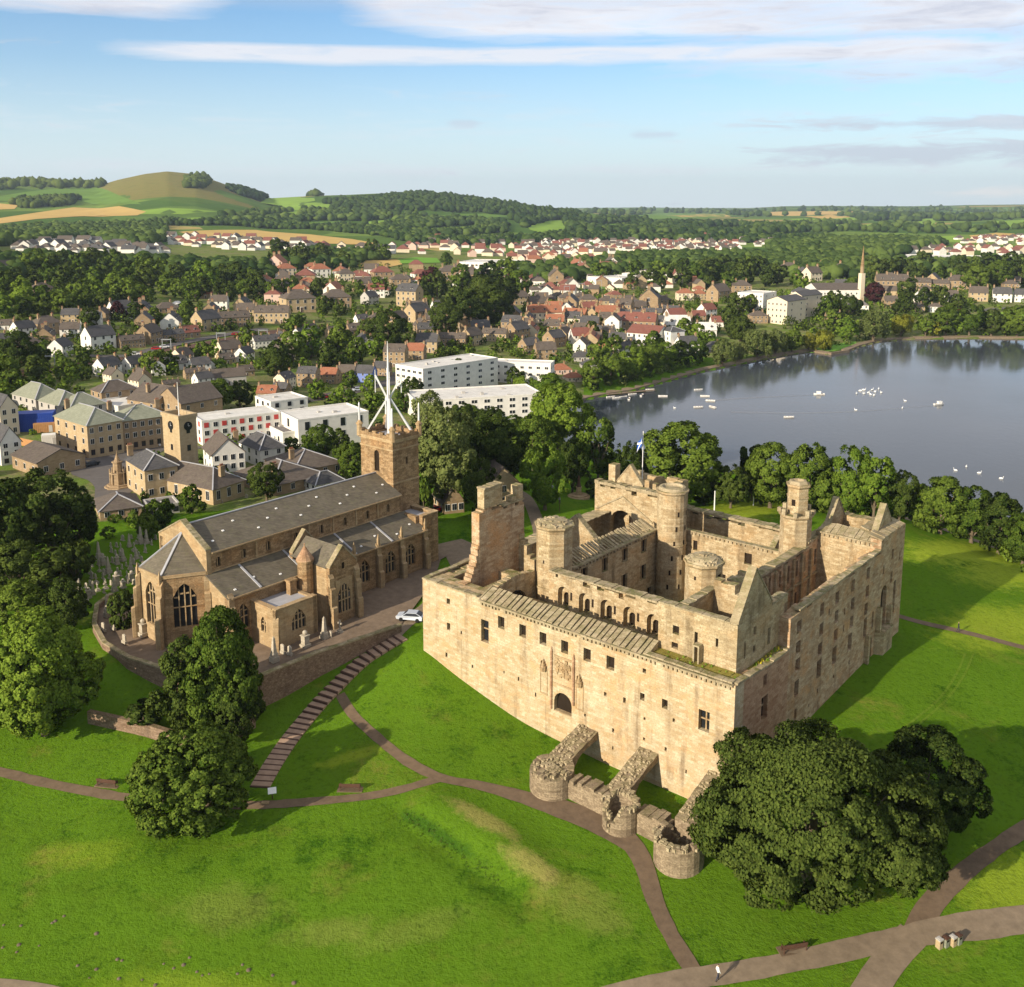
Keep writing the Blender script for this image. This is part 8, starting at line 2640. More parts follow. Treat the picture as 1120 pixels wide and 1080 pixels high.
BIN = [(1027, 1037, 'leaf_lime', 'cream'), (1034, 1035, 'glass', 'grey_render'), (1042, 1034, 'house_buff', 'cream'), (1048, 1032, 'leaf_far', 'grey_render')]
for i, (u, v, a, b) in enumerate(BIN):
    g = hit(u, v)
    o = empty('litter_bin', g, R(30), ['buff litter bin, first of four from the path fork', 'grey green litter bin, second of four from the path fork', 'buff litter bin, third of four from the path fork', 'grey green litter bin, last of four from the path fork'][i], 'bin', 'litter bins by the path fork')
    mb = MB(); mb.box(-.3, .3, -.3, .3, -.1, 1.05); mb.build('bin_body', M[['house_buff', 'roof_green', 'house_buff', 'roof_green'][i]], o)
    mb = MB(); mb.box(-.34, .34, -.34, .34, 1.053, 1.2); mb.box(-.2, .2, -.2, .2, 1.2, 1.27); mb.build('lid', M['wood' if i % 2 else 'grey_render'], o)
    mb = MB(); mb.box(-.2, .2, -.315, -.301, .7, .95); mb.build('slot', M['void'], o)
    o.scale = (.85, .85, .85)

P_ = pal(44.0, 49.0)
o = empty('flagpole', (P_[0], P_[1], 21.3), PAL_ROT, 'white flagpole with a blue and white flag on the palace corner tower', 'flagpole')
mb = MB(); mb.cyl(0, 0, 0, 11.0, .09, .05, 8); mb.cyl(0, 0, 11.0, 11.2, .1, .02, 8); mb.build('pole', M['frame_white'], o)
flag_m, ft, fp = mat('saltire_cloth')
fo = ft.node('ShaderNodeTexCoord').outputs['UV']
sx, sy, _ = ft.node('ShaderNodeSeparateXYZ', {'Vector': fo}).outputs
d1 = ft.math('ABSOLUTE', ft.math('SUBTRACT', sx, sy))
d2 = ft.math('ABSOLUTE', ft.math('SUBTRACT', ft.math('ADD', sx, sy), 1.0))
ft.l.new(ft.mix(ft.math('LESS_THAN', ft.math('MINIMUM', d1, d2), 0.12), (0.02, 0.10, 0.42), (0.8, 0.8, 0.8)), fp.inputs['Base Color'])
fv, ff, fu = [], [], []
for i in range(9):
    for j in range(6):
        s, t = i / 8, j / 5
        fv.append((0.08 + s * 1.0, .25 * math.sin(s * 5), 10.7 - 1.6 * (1 - t) - s * 1.7 + .1 * math.sin(s * 4 + t * 2)))
        fu.append((s, t))
for i in range(8):
    for j in range(5): ff.append((i * 6 + j, (i + 1) * 6 + j, (i + 1) * 6 + j + 1, i * 6 + j + 1))
me = bpy.data.meshes.new('flag'); me.from_pydata(fv, [], ff); me.materials.append(flag_m)
uv = me.uv_layers.new(name='UVMap')
for l in me.loops: uv.data[l.index].uv = fu[l.vertex_index]
fl = link(bpy.data.objects.new('flag', me), o)
fl.rotation_euler = (0, 0, R(200) - PAL_ROT)

g = hit(781, 566)
o = empty('white_pole', g, 0, 'plain white pole standing on the lawn beyond the palace', 'pole')
mb = MB(); mb.cyl(0, 0, -.5, top_z(781, 537, g.x, g.y) - g.z, .16, .10, 8); mb.build('shaft', M['frame_white'], o)
mb = MB(); mb.cyl(0, 0, -.3, .15, .45, .45, 12); mb.build('footing', M['coping'], o)
g = hit(824, 553)
o = empty('white_pole', g, 0, 'short white post under the loch trees', 'post')
mb = MB(); mb.cyl(0, 0, -.3, 2.2, .12, .10, 8); mb.build('shaft', M['frame_white'], o)
for u, v, vt, lab in ((612, 560, 536, 'dark lamp post beside the approach drive'), (604, 552, 534, 'second dark lamp post further along the approach drive')):
    g = hit(u, v)
    o = empty('lamp_post', g, 0, lab, 'lamp post')
    h = max(3.2, top_z(u, vt, g.x, g.y) - g.z)
    mb = MB(); mb.cyl(0, 0, -.2, h, .08, .05, 8); mb.build('post', M['wood'], o)
    mb = MB(); mb.cyl(0, 0, h, h + .45, .16, .26, 6); mb.cyl(0, 0, h + .45, h + .65, .3, .05, 6); mb.build('lantern', M['lead'], o)

g = hit(633, 544)
o = empty('statue_monument', g, R(20), 'dark bronze statue on a stepped round stone plinth on the lawn behind the palace', 'statue')
mb = MB(); mb.cyl(0, 0, -.3, .35, 2.6, 2.6, 16); mb.cyl(0, 0, .35, .65, 2.0, 2.0, 16); mb.build('step', M['church_pale'], o)
mb = MB(); mb.cyl(0, 0, .65, 2.3, .75, .6, 8); mb.cyl(0, 0, 2.3, 2.5, .75, .75, 8); mb.build('plinth', M['church_pale'], o)
mb = MB(); mb.lathe(0, 0, [(2.5, .55), (3.2, .42), (3.9, .28), (4.3, .36), (4.6, .30), (4.75, .12), (4.8, .12), (4.85, .17), (5.0, .18), (5.12, .08)], 10); mb.build('figure', M['wood'], o)


# ------------------------------------------------------------------ cars
CARM = {k: plain('car_paint_' + k, c, .3, .5, .2, .03) for k, c in {'silver': (.55, .60, .68), 'red': (.45, .02, .02), 'white': (.75, .75, .75), 'dark': (.04, .045, .05), 'blue': (.03, .07, .25)}.items()}
TYRE = plain('tyre_rubber', (.02, .02, .02), .9, .1)


def car_meshes():
    b = MB()
    prof = [(-2.1, .35), (2.05, .35), (2.15, .6), (2.05, .82), (1.15, .95), (.45, 1.42), (-1.15, 1.46), (-1.95, 1.0), (-2.15, .85)]
    n = len(prof)
    def ring(y, k):
        return [(x, y * (1.0 if z < 1.0 else .82), z) for x, z in prof]
    b.add(ring(-.86, 0) + ring(.86, 0), [tuple(range(n)), tuple(range(2 * n - 1, n - 1, -1))] + [(i, n + i, n + (i + 1) % n, (i + 1) % n) for i in range(n)])
    g = MB()
    for s in (-1, 1):
        q = [(1.0, .98), (.42, 1.36), (-1.1, 1.39), (-1.7, 1.02)]
        p = [(x, s * (.868 - (z - 1.0) * .36 + .006), z) for x, z in q]
        g.add(p, [(0, 1, 2, 3)])
    g.add([(1.12, -.74, .985), (1.12, .74, .985), (.5, .66, 1.405), (.5, -.66, 1.405)], [(0, 1, 2, 3)])
    g.add([(-1.96, -.72, 1.02), (-1.96, .72, 1.02), (-1.24, .66, 1.45), (-1.24, -.66, 1.45)], [(3, 2, 1, 0)])
    w = MB()
    w.tube([(0, -.1, 0), (0, .1, 0)], [.32, .32], 14)
    h = MB()
    h.box(-.04, .04, -.2, .2, -.08, .08)
    return b.mesh('body', CARM['silver']), g.mesh('windows', M['glass']), w.mesh('wheel', TYRE), h.mesh('headlight', M['frame_white'])


CARP = car_meshes()


def car(u, v, yaw, col, label, parts=True, group=None):
    g = hit(u, v)
    o = empty('parked_car', (g.x, g.y, g.z + .1), yaw, label, 'car', group)
    b = link(bpy.data.objects.new('body', CARP[0]), o); set_mats(b, [CARM[col]])
    link(bpy.data.objects.new('window', CARP[1]), b)
    for x in (-1.35, 1.3):
        for y in (-.8, .8):
            w = link(bpy.data.objects.new('wheel', CARP[2]), o); w.location = (x, y, .32)
    if parts:
        for y in (-.62, .62):
            h = link(bpy.data.objects.new('headlight', CARP[3]), o); h.location = (2.13, y, .66)


car(449, 679, R(168), 'silver', 'pale silver blue estate car parked at the corner of the palace')
car(475, 561, R(40), 'red', 'red car parked beside the small stone cottage')
for u, v, y, c, lab in ((171, 383, 15, 'red', 'red car at the railway car park, below the brown stone terrace'), (180, 381, 20, 'white', 'white car next to the red car at the railway'), (148, 389, 15, 'white', 'white car further down the railway street'), (258, 367, 20, 'red', 'red car on the street under the stone terrace'), (276, 364, 20, 'dark', 'dark car on the street under the stone terrace'),
                        (760, 385, 30, 'white', 'white car in the lakeside car park'), (770, 383, 30, 'dark', 'dark car in the lakeside car park'), (748, 388, 30, 'silver', 'silver car in the lakeside car park'), (333, 441, 25, 'dark', 'dark car on the high street'), (356, 436, 25, 'red', 'red car on the high street'), (392, 428, 25, 'silver', 'silver car on the high street'),
                        (1064, 339, 5, 'white', 'white car on the road by the villas across the loch'), (1050, 340, 5, 'red', 'red car on the road by the villas across the loch'), (100, 510, 60, 'dark', 'dark car parked on the square'), (168, 489, 10, 'white', 'white car in front of the stone hotel')):
    car(u, v, R(y), c, lab, False)
strip('street', [(1020, 345), (1060, 341), (1120, 336)], 7, M['road'], .3, step=4)

# ------------------------------------------------------------------ the square: market cross, works site
g = hit(130, 533)
o = empty('market_cross', g, R(20), 'ornate brown stone fountain tower on the town square', 'monument')
mb = MB(); mb.cyl(0, 0, -.3, .5, 3.2, 3.2, 8); mb.cyl(0, 0, .5, .9, 2.6, 2.6, 8); mb.build('basin', M['house_stone'], o)
mb = MB(); mb.cyl(0, 0, .9, 3.4, 1.7, 1.6, 8); mb.cyl(0, 0, 3.4, 3.7, 1.9, 1.9, 8)
for k in range(8): mb.cyl(1.75 * math.cos(k * PI / 4), 1.75 * math.sin(k * PI / 4), .9, 4.6, .2, .16, 6)
mb.build('lower_stage', M['house_stone'], o)
mb = MB(); mb.cyl(0, 0, 3.7, 6.0, 1.1, .95, 8); mb.cyl(0, 0, 6.0, 6.3, 1.25, 1.25, 8)
mb.build('upper_stage', M['house_stone'], o)
mb = MB(); mb.cyl(0, 0, 6.3, 8.0, .7, .15, 8); mb.cyl(0, 0, 8.0, 9.0, .12, .04, 6); mb.build('crown_top', M['house_stone'], o)

BLUE = plain('blue_steel_cabin', (.02, .06, .33), .5, .3, 0, .1)
ORANGE = plain('orange_hoarding', (.42, .22, .09), .8, .2, 0, .15)
def cabin(u, v, l, w, h, yaw, m, label, name='site_cabin', z=0.0):
    g = hit(u, v)
    o = empty(name, (g.x, g.y, g.z + z), yaw, label, 'cabin')
    mb = MB(); mb.box(-l / 2, l / 2, -w / 2, w / 2, 0 if z else -.4, h); mb.build('shell', m, o)
    mb = MB()
    k = -l / 2 + .2
    while k < l / 2:
        mb.box(k, k + .12, -w / 2 - .06, -w / 2 - .003, .2, h - .2); k += .5
    mb.box(-l / 2 - .05, l / 2 + .05, -w / 2 - .05, w / 2 + .05, h + .003, h + .1)
    mb.build('ribbing', m, o)
    mb = MB(); mb.box(l * .2, l * .2 + 1, -w / 2 - .09, -w / 2 - .064, .1, 2.1); mb.build('door', M['grey_render'], o)


cabin(37, 470, 12, 5, 5.2, R(15), BLUE, 'big bright blue steel cabin beside the building site', 'blue_cabin')
cabin(18, 462, 5, 3, 2.6, R(15), CARM['red'], 'red and white site cabin behind the blue one')
cabin(50, 472, 6, 3, 2.6, R(15), ORANGE, 'tan site cabin in front of the blue one')
cabin(55, 486, 4, 3, 2.8, R(20), M['white'], 'small white cabin on the building site')
g0 = [hit(u, v) for u, v in ((22, 487), (45, 492), (70, 500), (92, 508))]
run_wall('site_hoarding', None, None, .2, 'tan timber hoarding round the building site on the square', 'fence', ORANGE, False, 2.5, [(p.x, p.y, p.z + 2.1) for p in g0])

# ------------------------------------------------------------------ railway gantries and posts
def gantry(u, v, wpx, vt, label, group=None):
    g = hit(u, v)
    w = wpx * mpp(g)
    h = top_z(u, vt, g.x, g.y) - g.z
    o = empty('railway_gantry', g, R(8), label, 'gantry', 'gantries over the railway')
    for x in (-w / 2, w / 2):
        mb = MB(); mb.box(x - .14, x + .14, -.14, .14, -1, h + .2); mb.build('post', M['rail'], o)
    mb = MB(); mb.box(-w / 2 - .3, w / 2 + .3, -.14, .14, h - .4, h); mb.build('beam', M['rail'], o)


for u, v, w, vt, lab in ((183, 391, 9, 371, 'steel gantry over the track near the red car'), (56, 408, 9, 389, 'steel gantry over the track nearest the blue cabin'), (242, 378, 9, 364, 'steel gantry in the cutting below the stone terrace'), (288, 373, 9, 361, 'steel gantry near the white terrace below the cutting'), (620, 326, 6, 313, 'steel gantry on the railway bank, first from the church tower side'), (636, 322, 6, 310, 'steel gantry on the railway bank, second from the church tower side'), (655, 319, 6, 307, 'steel gantry on the railway bank, third from the church tower side'), (691, 314, 6, 303, 'steel gantry on the railway bank beside the works shed'),
                         (1085, 269, 9, 262, 'far gantry on the viaduct line below the golden field'), (1098, 268, 9, 261, 'second far gantry on the viaduct line'), (1112, 267, 9, 260, 'third far gantry on the viaduct line')):
    gantry(u, v, w, vt, lab)

# ------------------------------------------------------------------ boats and birds on the loch
HULL = plain('boat_white', (.72, .70, .66), .5, .3)
def boat_mesh(l=4.6):
    b = MB()
    st = [(-.5, .62, .0), (-.2, .75, 0), (.2, .68, 0), (.42, .3, .08), (.5, .02, .16)]
    pts = []
    for f, w, r in st:
        x = f * l
        pts += [(x, -w, .45 + r), (x, -w * .55, -.25), (x, w * .55, -.25), (x, w, .45 + r)]
    fs = []
    for i in range(len(st) - 1):
        for j in range(3):
            fs.append((i * 4 + j, (i + 1) * 4 + j, (i + 1) * 4 + j + 1, i * 4 + j + 1))
    fs += [(3, 2, 1, 0), (16, 17, 18, 19)]
    b.add(pts, fs)
    c = MB()
    for x in (-.3, 0, .22): c.box(x * l - .12, x * l + .12, -.66, .66, .28, .34)
    c.add([(-.48 * l, -.5, .05), (.3 * l, -.4, .05), (.3 * l, .4, .05), (-.48 * l, .5, .05)], [(0, 1, 2, 3)])
    return b.mesh('hull', HULL), c.mesh('thwart', M['wood'])


BOAT = boat_mesh()


def boat(u, v, yaw, label, s=1.15, cabin_=False, group='rowing boats on the loch', rower=False):
    p = at(u, v, LAKE_Z)
    o = empty('rowing_boat', (p[0], p[1], LAKE_Z + .1), yaw, label, 'boat', group)
    for n, m in zip(('hull', 'thwart'), BOAT):
        c = link(bpy.data.objects.new(n, m), o); c.scale = (s, s, s)
    if cabin_:
        mb = MB(); mb.box(-.6, 1.1, -.55, .55, .35, 1.3); mb.box(-.75, 1.2, -.65, .65, 1.303, 1.4); mb.build('cabin', M['frame_white'], o)
    return p


BO = [(764, 427, 10, 'white boat on the open water, topmost of the loose group of five'), (771, 434, 165, 'white boat with a red stripe look, second in the loose group of five'), (777, 439, 160, 'white boat at the tail of the loose group of five'), (764, 446, 5, 'white boat lying lowest in the loose group of five'), (779, 446, 120, 'short white boat end on beside the loose group'), (725, 434, 170, 'lone white boat between the jetty and the loose group'),
      (863, 457, 0, 'white boat alone in the middle of the water'), (668, 435, 20, 'white boat moored at the jetty, first from the shore'), (675, 436, 15, 'white boat moored at the jetty, second from the shore'), (682, 435, 30, 'white boat moored at the jetty, third from the shore'), (688, 437, 80, 'white boat moored end on below the jetty'), (692, 432, 20, 'white boat moored above the jetty'), (702, 433, 70, 'white boat moored just off the jetty tip'), (711, 427, 5, 'long white boat beside the end of the jetty')]
for u, v, y, lab in BO: boat(u, v, R(y), lab, .85)
boat(896, 432, R(175), 'small motor boat with a white cabin trailing a wake near the birds', 1.0, True, 'motor boats on the loch')
boat(1027, 443, R(15), 'small dark motor boat with a white cabin far out on the water', 1.0, True, 'motor boats on the loch')
mb = MB()
p, q = at(663, 433, LAKE_Z), at(716, 428, LAKE_Z)
d = Vector((q - p)); L = d.length
jt = empty('jetty', (p[0], p[1], LAKE_Z), math.atan2(d.y, d.x), 'timber jetty running from the lakeside bank among white boats', 'jetty')
mb = MB(); mb.box(0, L, -.9, .9, .5, .65); mb.build('deck', M['asphalt_light'], jt)
k = 1.0
while k < L:
    mb = MB(); mb.cyl(k, -.8, -1.5, 1.0, .12, .12, 6); mb.build('pile', M['wood'], jt); k += 6
WING = plain('white_plumage', (.8, .8, .78), .8, .1)


def swan_mesh():
    mb = MB()
    mb.tube([(-.75, 0, .12), (-.45, 0, .22), (0, 0, .25), (.4, 0, .2), (.6, 0, .15)], [.05, .26, .34, .25, .08], 9)
    mb.tube([(.45, 0, .25), (.62, 0, .5), (.58, 0, .85), (.66, 0, 1.0), (.85, 0, .96)], [.12, .08, .06, .075, .03], 7)
    return mb.mesh('swan', WING)


SW = swan_mesh()
rs_ = random.Random(2)
for u, v in [(941, 428), (945, 427), (950, 430), (954, 427), (957, 429), (961, 426), (937, 431), (952, 432), (956, 433), (964, 430), (945, 431)]:
    p = at(u, v, LAKE_Z)
    o = link(bpy.data.objects.new('swan', SW)); o.location = p; o.rotation_euler = (0, 0, rs_.uniform(0, 6)); o.scale = (1.05,) * 3
    tag(o, 'white swan in the cluster of birds between the two motor boats', 'swan', 'swans in the cluster on the loch')
for u, v, lab in ((987, 447, 'white swan alone in the faint wake'), (990, 439, 'white swan just above the faint wake'), (1045, 515, 'white swan low on the water, first of the line of four'), (1057, 511, 'white swan low on the water, second of the line of four'), (1071, 518, 'white swan low on the water, third of the line of four'), (1095, 524, 'white swan low on the water, last of the line by the shore trees'), (738, 447, 'white swan near the lone white boat'), (936, 449, 'white swan in the middle of the dark water')):
    p = at(u, v, LAKE_Z)
    o = link(bpy.data.objects.new('swan', SW)); o.location = p; o.rotation_euler = (0, 0, rs_.uniform(0, 6)); o.scale = (.85,) * 3
    tag(o, lab, 'swan')


# ------------------------------------------------------------------ two walkers
def person(u, v, yaw, label, top, legs):
    g = hit(u, v)
    o = empty('person', (g.x, g.y, g.z + .06), yaw, label, 'person')
    me = bpy.data.meshes.new('body')
    P = [(0, 0, .95), (0, 0, 1.18), (0, .01, 1.42), (0, .02, 1.53), (0, 0, 1.66), (0, -.01, 1.76),
         (.10, 0, .90), (.11, -.14, .50), (.11, -.06, .09), (.11, -.20, .04), (-.10, 0, .90), (-.11, .10, .50), (-.11, .26, .10), (-.11, .14, .04),
         (.20, .01, 1.40), (.25, .10, 1.14), (.24, .02, .90), (-.20, .01, 1.40), (-.25, -.06, 1.14), (-.24, -.18, .94)]
    E_ = [(0, 1), (1, 2), (2, 3), (3, 4), (4, 5), (0, 6), (6, 7), (7, 8), (8, 9), (0, 10), (10, 11), (11, 12), (12, 13), (2, 14), (14, 15), (15, 16), (2, 17), (17, 18), (18, 19)]
    rad = [.15, .14, .16, .055, .10, .07, .10, .07, .045, .04, .10, .07, .045, .04, .07, .05, .035, .07, .05, .035]
    me.from_pydata(P, E_, [])
    b = bpy.data.objects.new('body', me)
    link(b, o)
    sk = b.modifiers.new('skin', 'SKIN')
    for i, r in enumerate(rad): me.skin_vertices[0].data[i].radius = (r, r * .85)
    me.skin_vertices[0].data[0].use_root = True
    sb = b.modifiers.new('smooth', 'SUBSURF'); sb.levels = sb.render_levels = 1
    # colour by height: trousers, top, skin, hair
    m, t, p = mat('walker_cloth')
    z = t.node('ShaderNodeSeparateXYZ', {'Vector': t.node('ShaderNodeTexCoord').outputs['Object']}).outputs[2]
    t.l.new(t.ramp(t.math('DIVIDE', z, 2.0), [(0.0, (.03, .03, .03)), (.06, legs), (.49, top), (.765, (.42, .26, .18)), (.855, (.05, .035, .025))], 'CONSTANT'), p.inputs['Base Color'])
    me.materials.append(m)


person(785, 1074, R(100), 'person in a white top walking on the tarmac path near the bottom', (.75, .75, .74), (.05, .05, .07))
person(1048, 692, R(60), 'person in dark clothes walking the narrow path beyond the palace', (.03, .03, .04), (.04, .04, .05))
person(612, 552, R(30), 'person standing on the statue lawn beside the approach drive', (.35, .36, .40), (.05, .05, .07))

mole = MB(); mole.lathe(0, 0, [(-.1, .34), (.06, .30), (.16, .18), (.20, .04)], 8)
MOLE = mole.mesh('molehill', M['bark'])
rs_ = random.Random(12)
for k in range(30):
    u, v = (rs_.gauss(185, 55), 1058 + rs_.gauss(0, 11)) if k < 20 else (rs_.uniform(0, 110), rs_.uniform(1000, 1045))
    o = link(bpy.data.objects.new('molehill', MOLE)); o.location = hit(u, min(v, 1082)); s = rs_.uniform(.35, .8); o.scale = (s, s, s)
    tag(o, 'small dark molehill in the lawn near the bottom edge of the park', 'molehill', 'molehills in the lawn')

# long wakes behind the motor boats
WAKE = plain('wake_water', (.16, .17, .19), .35, .4, 0, .2, .3)
for px in ([(890, 432.5), (850, 434), (810, 436), (772, 439)], [(1020, 444), (975, 447.5), (930, 450.5), (870, 452), (800, 451)]):
    P = [at(u, v, LAKE_Z + .004) for u, v in px]
    L = smooth_line(P, 6)
    w = np.linspace(.35, 1.5, len(L))
    d = np.gradient(L, axis=0); d /= np.linalg.norm(d, axis=1)[:, None]
    n = np.column_stack([-d[:, 1], d[:, 0]])
    mb = MB()
    for i in range(len(L) - 1):
        q = [L[i] - n[i] * w[i], L[i + 1] - n[i + 1] * w[i + 1], L[i + 1] + n[i + 1] * w[i + 1], L[i] + n[i] * w[i]]
        if (q[1] - q[0])[0] * (q[3] - q[0])[1] - (q[1] - q[0])[1] * (q[3] - q[0])[0] < 0: q = q[::-1]
        mb.quad(*[(p[0], p[1], LAKE_Z + .02) for p in q])
    tag(mb.build('boat_wake_water', WAKE), kind='structure')
# ------------------------------------------------------------------ garden shrubs between the houses: nobody could count them
def leaf_cloud(name, X, Y, size, seed, mats, leaves=110, leaf=.95, label='garden shrubs and hedges filling the plots between houses'):
    """many small leafy crowns merged into one object"""
    rs = np.random.RandomState(seed)
    n = len(X)
    Z = TZ(X, Y)
    protos = []
    for k in range(6):
        p, nr, _ = crown_points(np.random.RandomState(seed * 7 + k), 1.0, 1.0, 7, 9, leaves, lobe=(.22, .34))
        protos.append((p, nr))
    kk = rs.randint(0, 6, n)
    sw, sh = size * rs.uniform(.7, 1.5, n), size * rs.uniform(.6, 1.2, n)
    t = rs.uniform(0, 6.28, n)
    pos = np.empty((n, leaves, 3)); nrm = np.empty((n, leaves, 3))
    for i in range(n):
        p, nr = protos[kk[i]]
        c, s = math.cos(t[i]), math.sin(t[i])
        pos[i] = np.column_stack([(p[:, 0] * c - p[:, 1] * s) * sw[i] + X[i], (p[:, 0] * s + p[:, 1] * c) * sw[i] + Y[i], p[:, 2] * sh[i] + Z[i] - .2])
        nrm[i] = np.column_stack([nr[:, 0] * c - nr[:, 1] * s, nr[:, 0] * s + nr[:, 1] * c, nr[:, 2]])
    pos, nrm = pos.reshape(-1, 3), nrm.reshape(-1, 3)
    me = leaf_mesh(name, pos, nrm, leaf * size * .22, rs, M[mats[0]])
    for m in mats[1:]: me.materials.append(M[m])
    me.polygons.foreach_set('material_index', np.repeat(rs.randint(0, len(mats), n), leaves).astype(np.int32))
    tag(link(bpy.data.objects.new(name, me)), label, kind='stuff')


def free(X, Y, margin=1.0):
    """points clear of the buildings, roads and water"""
    ok = np.ones(len(X), bool)
    for (fx, fy, fr) in FOOT:
        ok &= (X - fx) ** 2 + (Y - fy) ** 2 > (fr + margin) ** 2
    ok &= poly_sd(X, Y, LAKE) > 4
    for L, w in ROADS:
        for p in L[::2]:
            ok &= (X - p[0]) ** 2 + (Y - p[1]) ** 2 > (w * .5 + 2.2) ** 2
    return ok


def gather():
    FOOT.clear()
    bpy.context.view_layer.update()
    for o in SC.objects:
        if o.parent is None and o.get('category') in ('house', 'building', 'tower', 'cottage', 'church spire', 'cabin', 'gravestone') :
            kids = [k for k in o.children if k.type == 'MESH'] or ([o] if o.type == 'MESH' else [])
            for k in kids:
                if not k.name.startswith(('wall', 'small_house', 'shell', 'tower')): continue
                bb = [k.matrix_world @ Vector(c) for c in k.bound_box]
                c = sum(bb, Vector()) / 8
                ax = k.matrix_world @ Vector(k.bound_box[0]); bx = k.matrix_world @ Vector(k.bound_box[4]); by = k.matrix_world @ Vector(k.bound_box[3])
                L1, L2 = (bx - ax).length, (by - ax).length
                e = (bx - ax).normalized() if L1 >= L2 else (by - ax).normalized()
                a, b = max(L1, L2), min(L1, L2)
                m = max(1, int(round(a / max(b, 1))))
                for i in range(m):
                    q = c + e * a * ((i + .5) / m - .5)
                    FOOT.append((q.x, q.y, b * .62))


FOOT, ROADS = [], []
for o in SC.objects:
    if o.name.split('.')[0] in ('street', 'railway_track', 'car_park', 'path', 'forecourt'):
        vs = np.array([v.co[:2] for v in o.data.vertices])
        if o.name.startswith('forecourt'): continue
        m = len(vs) // 5
        ROADS.append((vs[2 * m:3 * m], np.hypot(*(vs[0] - vs[4 * m]))))
gather()


def fill_houses(px, n, wr, keys, walls, roofs, phrase, seed, turns=(0, 90), gap=1.0):
    """the close packed houses of a quarter, set down where nothing stands yet"""
    rs = random.Random(seed)
    P = np.array(px, float)
    (u0, v0), (u1, v1) = P.min(0), P.max(0)
    base = rs.uniform(-20, 25)
    done = 0
    for _ in range(n * 40):
        if done >= n: break
        u, v = rs.uniform(u0, u1), rs.uniform(v0, v1)
        if not in_poly(u, v, px): continue
        g = hit(u, v)
        w = rs.uniform(*wr)
        r = w * mpp(g) * .48
        if not free(np.array([g.x]), np.array([g.y + r * .6]), r * gap)[0]: continue
        k, wl, rf = rs.choice(keys), rs.choice(walls), rs.choice(roofs)
        lab = '%s %s with %s roof %s' % (WALLS[wl][1], KN[k], ROOFS[rf][1], phrase)
        house(u, v, w, k, wl, rf, base + rs.choice(turns) + rs.uniform(-8, 8), lab, lab, detail=w > 17)
        FOOT.append((g.x, g.y + r * .6, r))
        done += 1


fill_houses([(0, 352), (110, 350), (290, 330), (300, 345), (110, 372), (0, 378)], 12, (19, 24), ('house', 'cottage', 'house'), 'wwsb', 'sn', 'crowded above the railway', 1)
fill_houses([(100, 412), (230, 392), (330, 372), (420, 360), (430, 380), (330, 392), (290, 420), (230, 432), (150, 428)], 20, (19, 25), ('house', 'cottage', 'house', 'terrace'), 'wwsbc', 'snn', 'crowded below the railway', 2)
fill_houses([(280, 300), (420, 294), (560, 298), (560, 330), (470, 332), (300, 332)], 28, (16, 22), ('bungalow', 'villa', 'house'), 'cwspb', 'rmnn', 'in the red roofed quarter', 3)
fill_houses([(560, 332), (640, 335), (720, 338), (740, 350), (660, 388), (600, 382), (550, 370)], 34, (17, 23), ('house', 'house', 'cottage', 'tenement', 'terrace'), 'ssbcw', 'snnsr', 'crowded in the old town', 4, (0, 90), .85)
fill_houses([(430, 342), (480, 346), (560, 352), (560, 366), (500, 376), (440, 374)], 9, (20, 25), ('house', 'cottage'), 'ssb', 'sn', 'behind the high street roofs', 5)
fill_houses([(570, 298), (700, 298), (770, 314), (770, 332), (640, 332), (580, 328)], 30, (14, 19), ('bungalow', 'villa', 'house'), 'cwsb', 'nnmr', 'crowded beyond the old town', 6)
fill_houses([(860, 296), (930, 300), (1130, 312), (1130, 330), (1000, 335), (900, 322)], 14, (14, 18), ('villa', 'house'), 'sbw', 'nns', 'among the trees across the lake', 7)


def scatter(px, n, seed, margin=1.0):
    rs = np.random.RandomState(seed)
    P = np.array(px, float)
    out = []
    u = rs.uniform(P[:, 0].min(), P[:, 0].max(), n * 4)
    v = rs.uniform(P[:, 1].min(), P[:, 1].max(), n * 4)
    k = poly_sd(u, v, P) < 0
    pts = np.array([hit(a, b)[:2] for a, b in list(zip(u[k], v[k]))[:n]])
    return pts[free(pts[:, 0], pts[:, 1], margin)]


TOWN_A = [(0, 352), (120, 345), (260, 330), (420, 325), (470, 330), (560, 330), (600, 360), (640, 395), (600, 410), (520, 400), (430, 398), (330, 405), (230, 410), (110, 420), (0, 440)]
p = scatter(TOWN_A, 900, 1, .5)
leaf_cloud('garden_shrubs', p[:, 0], p[:, 1], 4.6, 1, ('leaf_mid', 'leaf_dark', 'leaf_light', 'leaf_mid'), 90)
TOWN_B = [(270, 330), (290, 296), (400, 290), (520, 296), (640, 300), (720, 320), (850, 320), (850, 345), (760, 380), (660, 395), (600, 360), (560, 330), (420, 325)]
p = scatter(TOWN_B, 950, 2, .5)
leaf_cloud('garden_shrubs', p[:, 0], p[:, 1], 5.2, 2, ('leaf_mid', 'leaf_dark', 'leaf_dark', 'leaf_light'), 70)
TOWN_C = [(850, 320), (880, 296), (1000, 308), (1130, 310), (1130, 336), (1050, 345), (1010, 362), (960, 366), (900, 370), (850, 360)]
p = scatter(TOWN_C, 420, 3, .5)
leaf_cloud('garden_shrubs', p[:, 0], p[:, 1], 5.4, 3, ('leaf_mid', 'leaf_dark', 'leaf_light', 'leaf_mid'), 70)
TOWN_D = [(0, 430), (110, 424), (240, 425), (330, 420), (440, 440), (440, 500), (380, 530), (230, 552), (165, 575), (120, 590), (100, 560), (110, 520), (60, 480), (0, 470)]
p = scatter(TOWN_D, 330, 4, 1.2)
leaf_cloud('garden_shrubs', p[:, 0], p[:, 1], 2.9, 4, ('leaf_mid', 'leaf_dark', 'leaf_light'), 120)
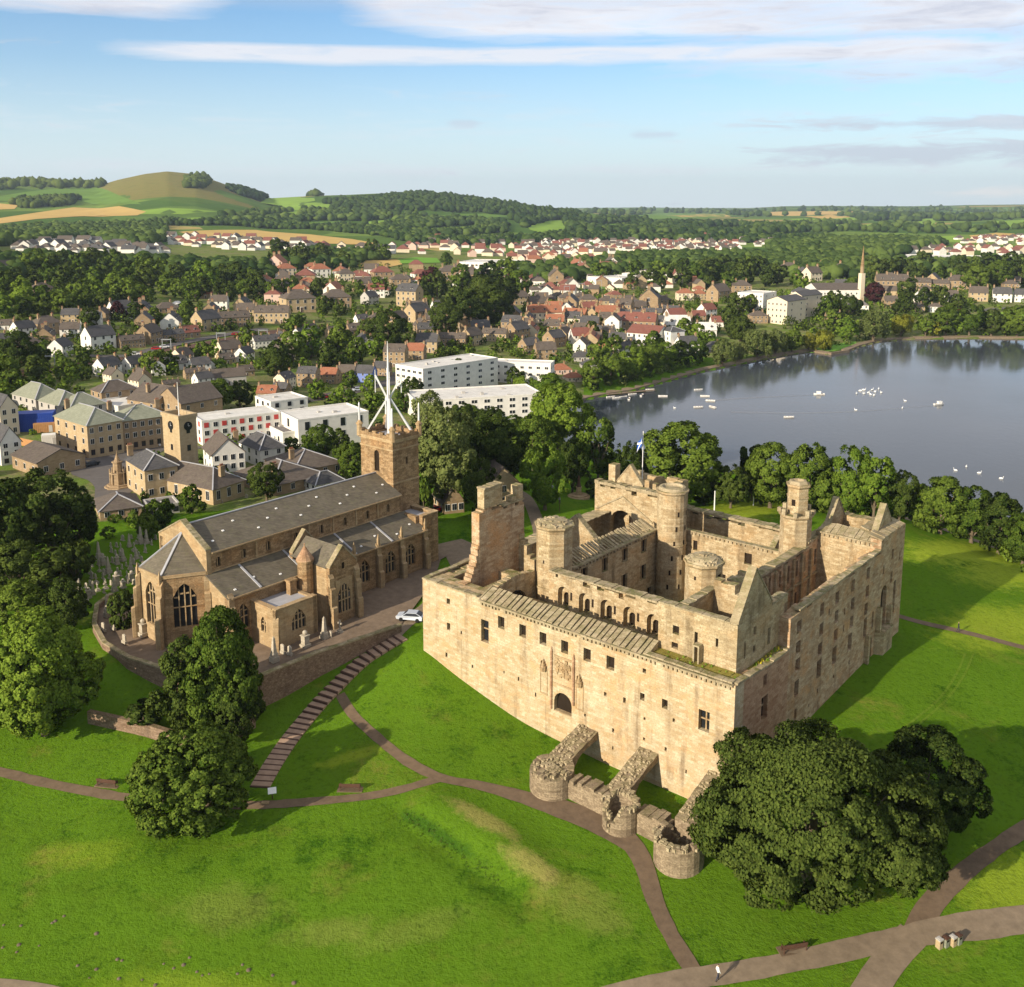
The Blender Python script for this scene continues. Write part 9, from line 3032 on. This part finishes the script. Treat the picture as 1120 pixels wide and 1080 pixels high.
p = scatter([(640, 425), (700, 408), (780, 398), (870, 380), (940, 372), (1000, 366), (1060, 364), (1130, 366), (1130, 371), (1060, 371), (1000, 372), (940, 380), (900, 388), (860, 390), (780, 404), (700, 425), (645, 437)], 260, 5, .3)
leaf_cloud('lakeside_bushes', p[:, 0], p[:, 1], 4.2, 5, ('leaf_mid', 'leaf_light', 'leaf_willow', 'leaf_dark'), 90, label='low bushes along the lakeside bank')
p = scatter([(640, 470), (690, 500), (800, 535), (900, 545), (980, 552), (1060, 578), (1130, 610), (1130, 630), (1090, 612), (1040, 592), (1000, 578), (940, 568), (860, 560), (780, 550), (700, 545), (640, 530)], 150, 6, .8)
leaf_cloud('lakeside_bushes', p[:, 0], p[:, 1], 3.0, 6, ('leaf_mid', 'leaf_dark', 'leaf_light'), 160, label='undergrowth beneath the trees on the loch bank')

# coarse tufts along the ditch of the old bank, and here and there in the lawn
rs = np.random.RandomState(21)
n = 210
t = rs.rand(n)
P = np.array([[430 + 125 * k + rs.normal(0, 7), 885 + 88 * k + rs.normal(0, 5)] for k in t])
pts = np.array([hit(a, b)[:2] for a, b in P])
leaf_cloud('grass_tufts', pts[:, 0], pts[:, 1],   .34, 22, ('leaf_mid', 'leaf_mid', 'leaf_dark'), 20, 1.3, 'coarse grass tufts along the ditch of the bank')
trk = grass_mat('worn_turf', (0.042, 0.105, 0.008), (0.125, 0.205, 0.018))
for off in (0, 9):
    strip('worn_track', [(985 + off, 800 + off * .3), (1024 + off, 768), (1046 + off, 738), (1056 + off, 715)], .32, trk, .05)
# ------------------------------------------------------------------ thin air between the camera and the hills
def haze():
    mb = MB()
    mb.box(-9000, 9000, -700, 13500, -30.0, 420.0)
    m = bpy.data.materials.new('thin_haze')
    m.use_nodes = True
    t = NT(m.node_tree)
    t.n.clear()
    v = t.node('ShaderNodeVolumePrincipled', {'Color': (0.68, 0.82, 1.0, 1.0), 'Density': 0.000052, 'Anisotropy': 0.2})
    o = t.node('ShaderNodeOutputMaterial')
    t.l.new(v.outputs[0], o.inputs['Volume'])
    tag(mb.build('haze', m), kind='stuff')


haze()
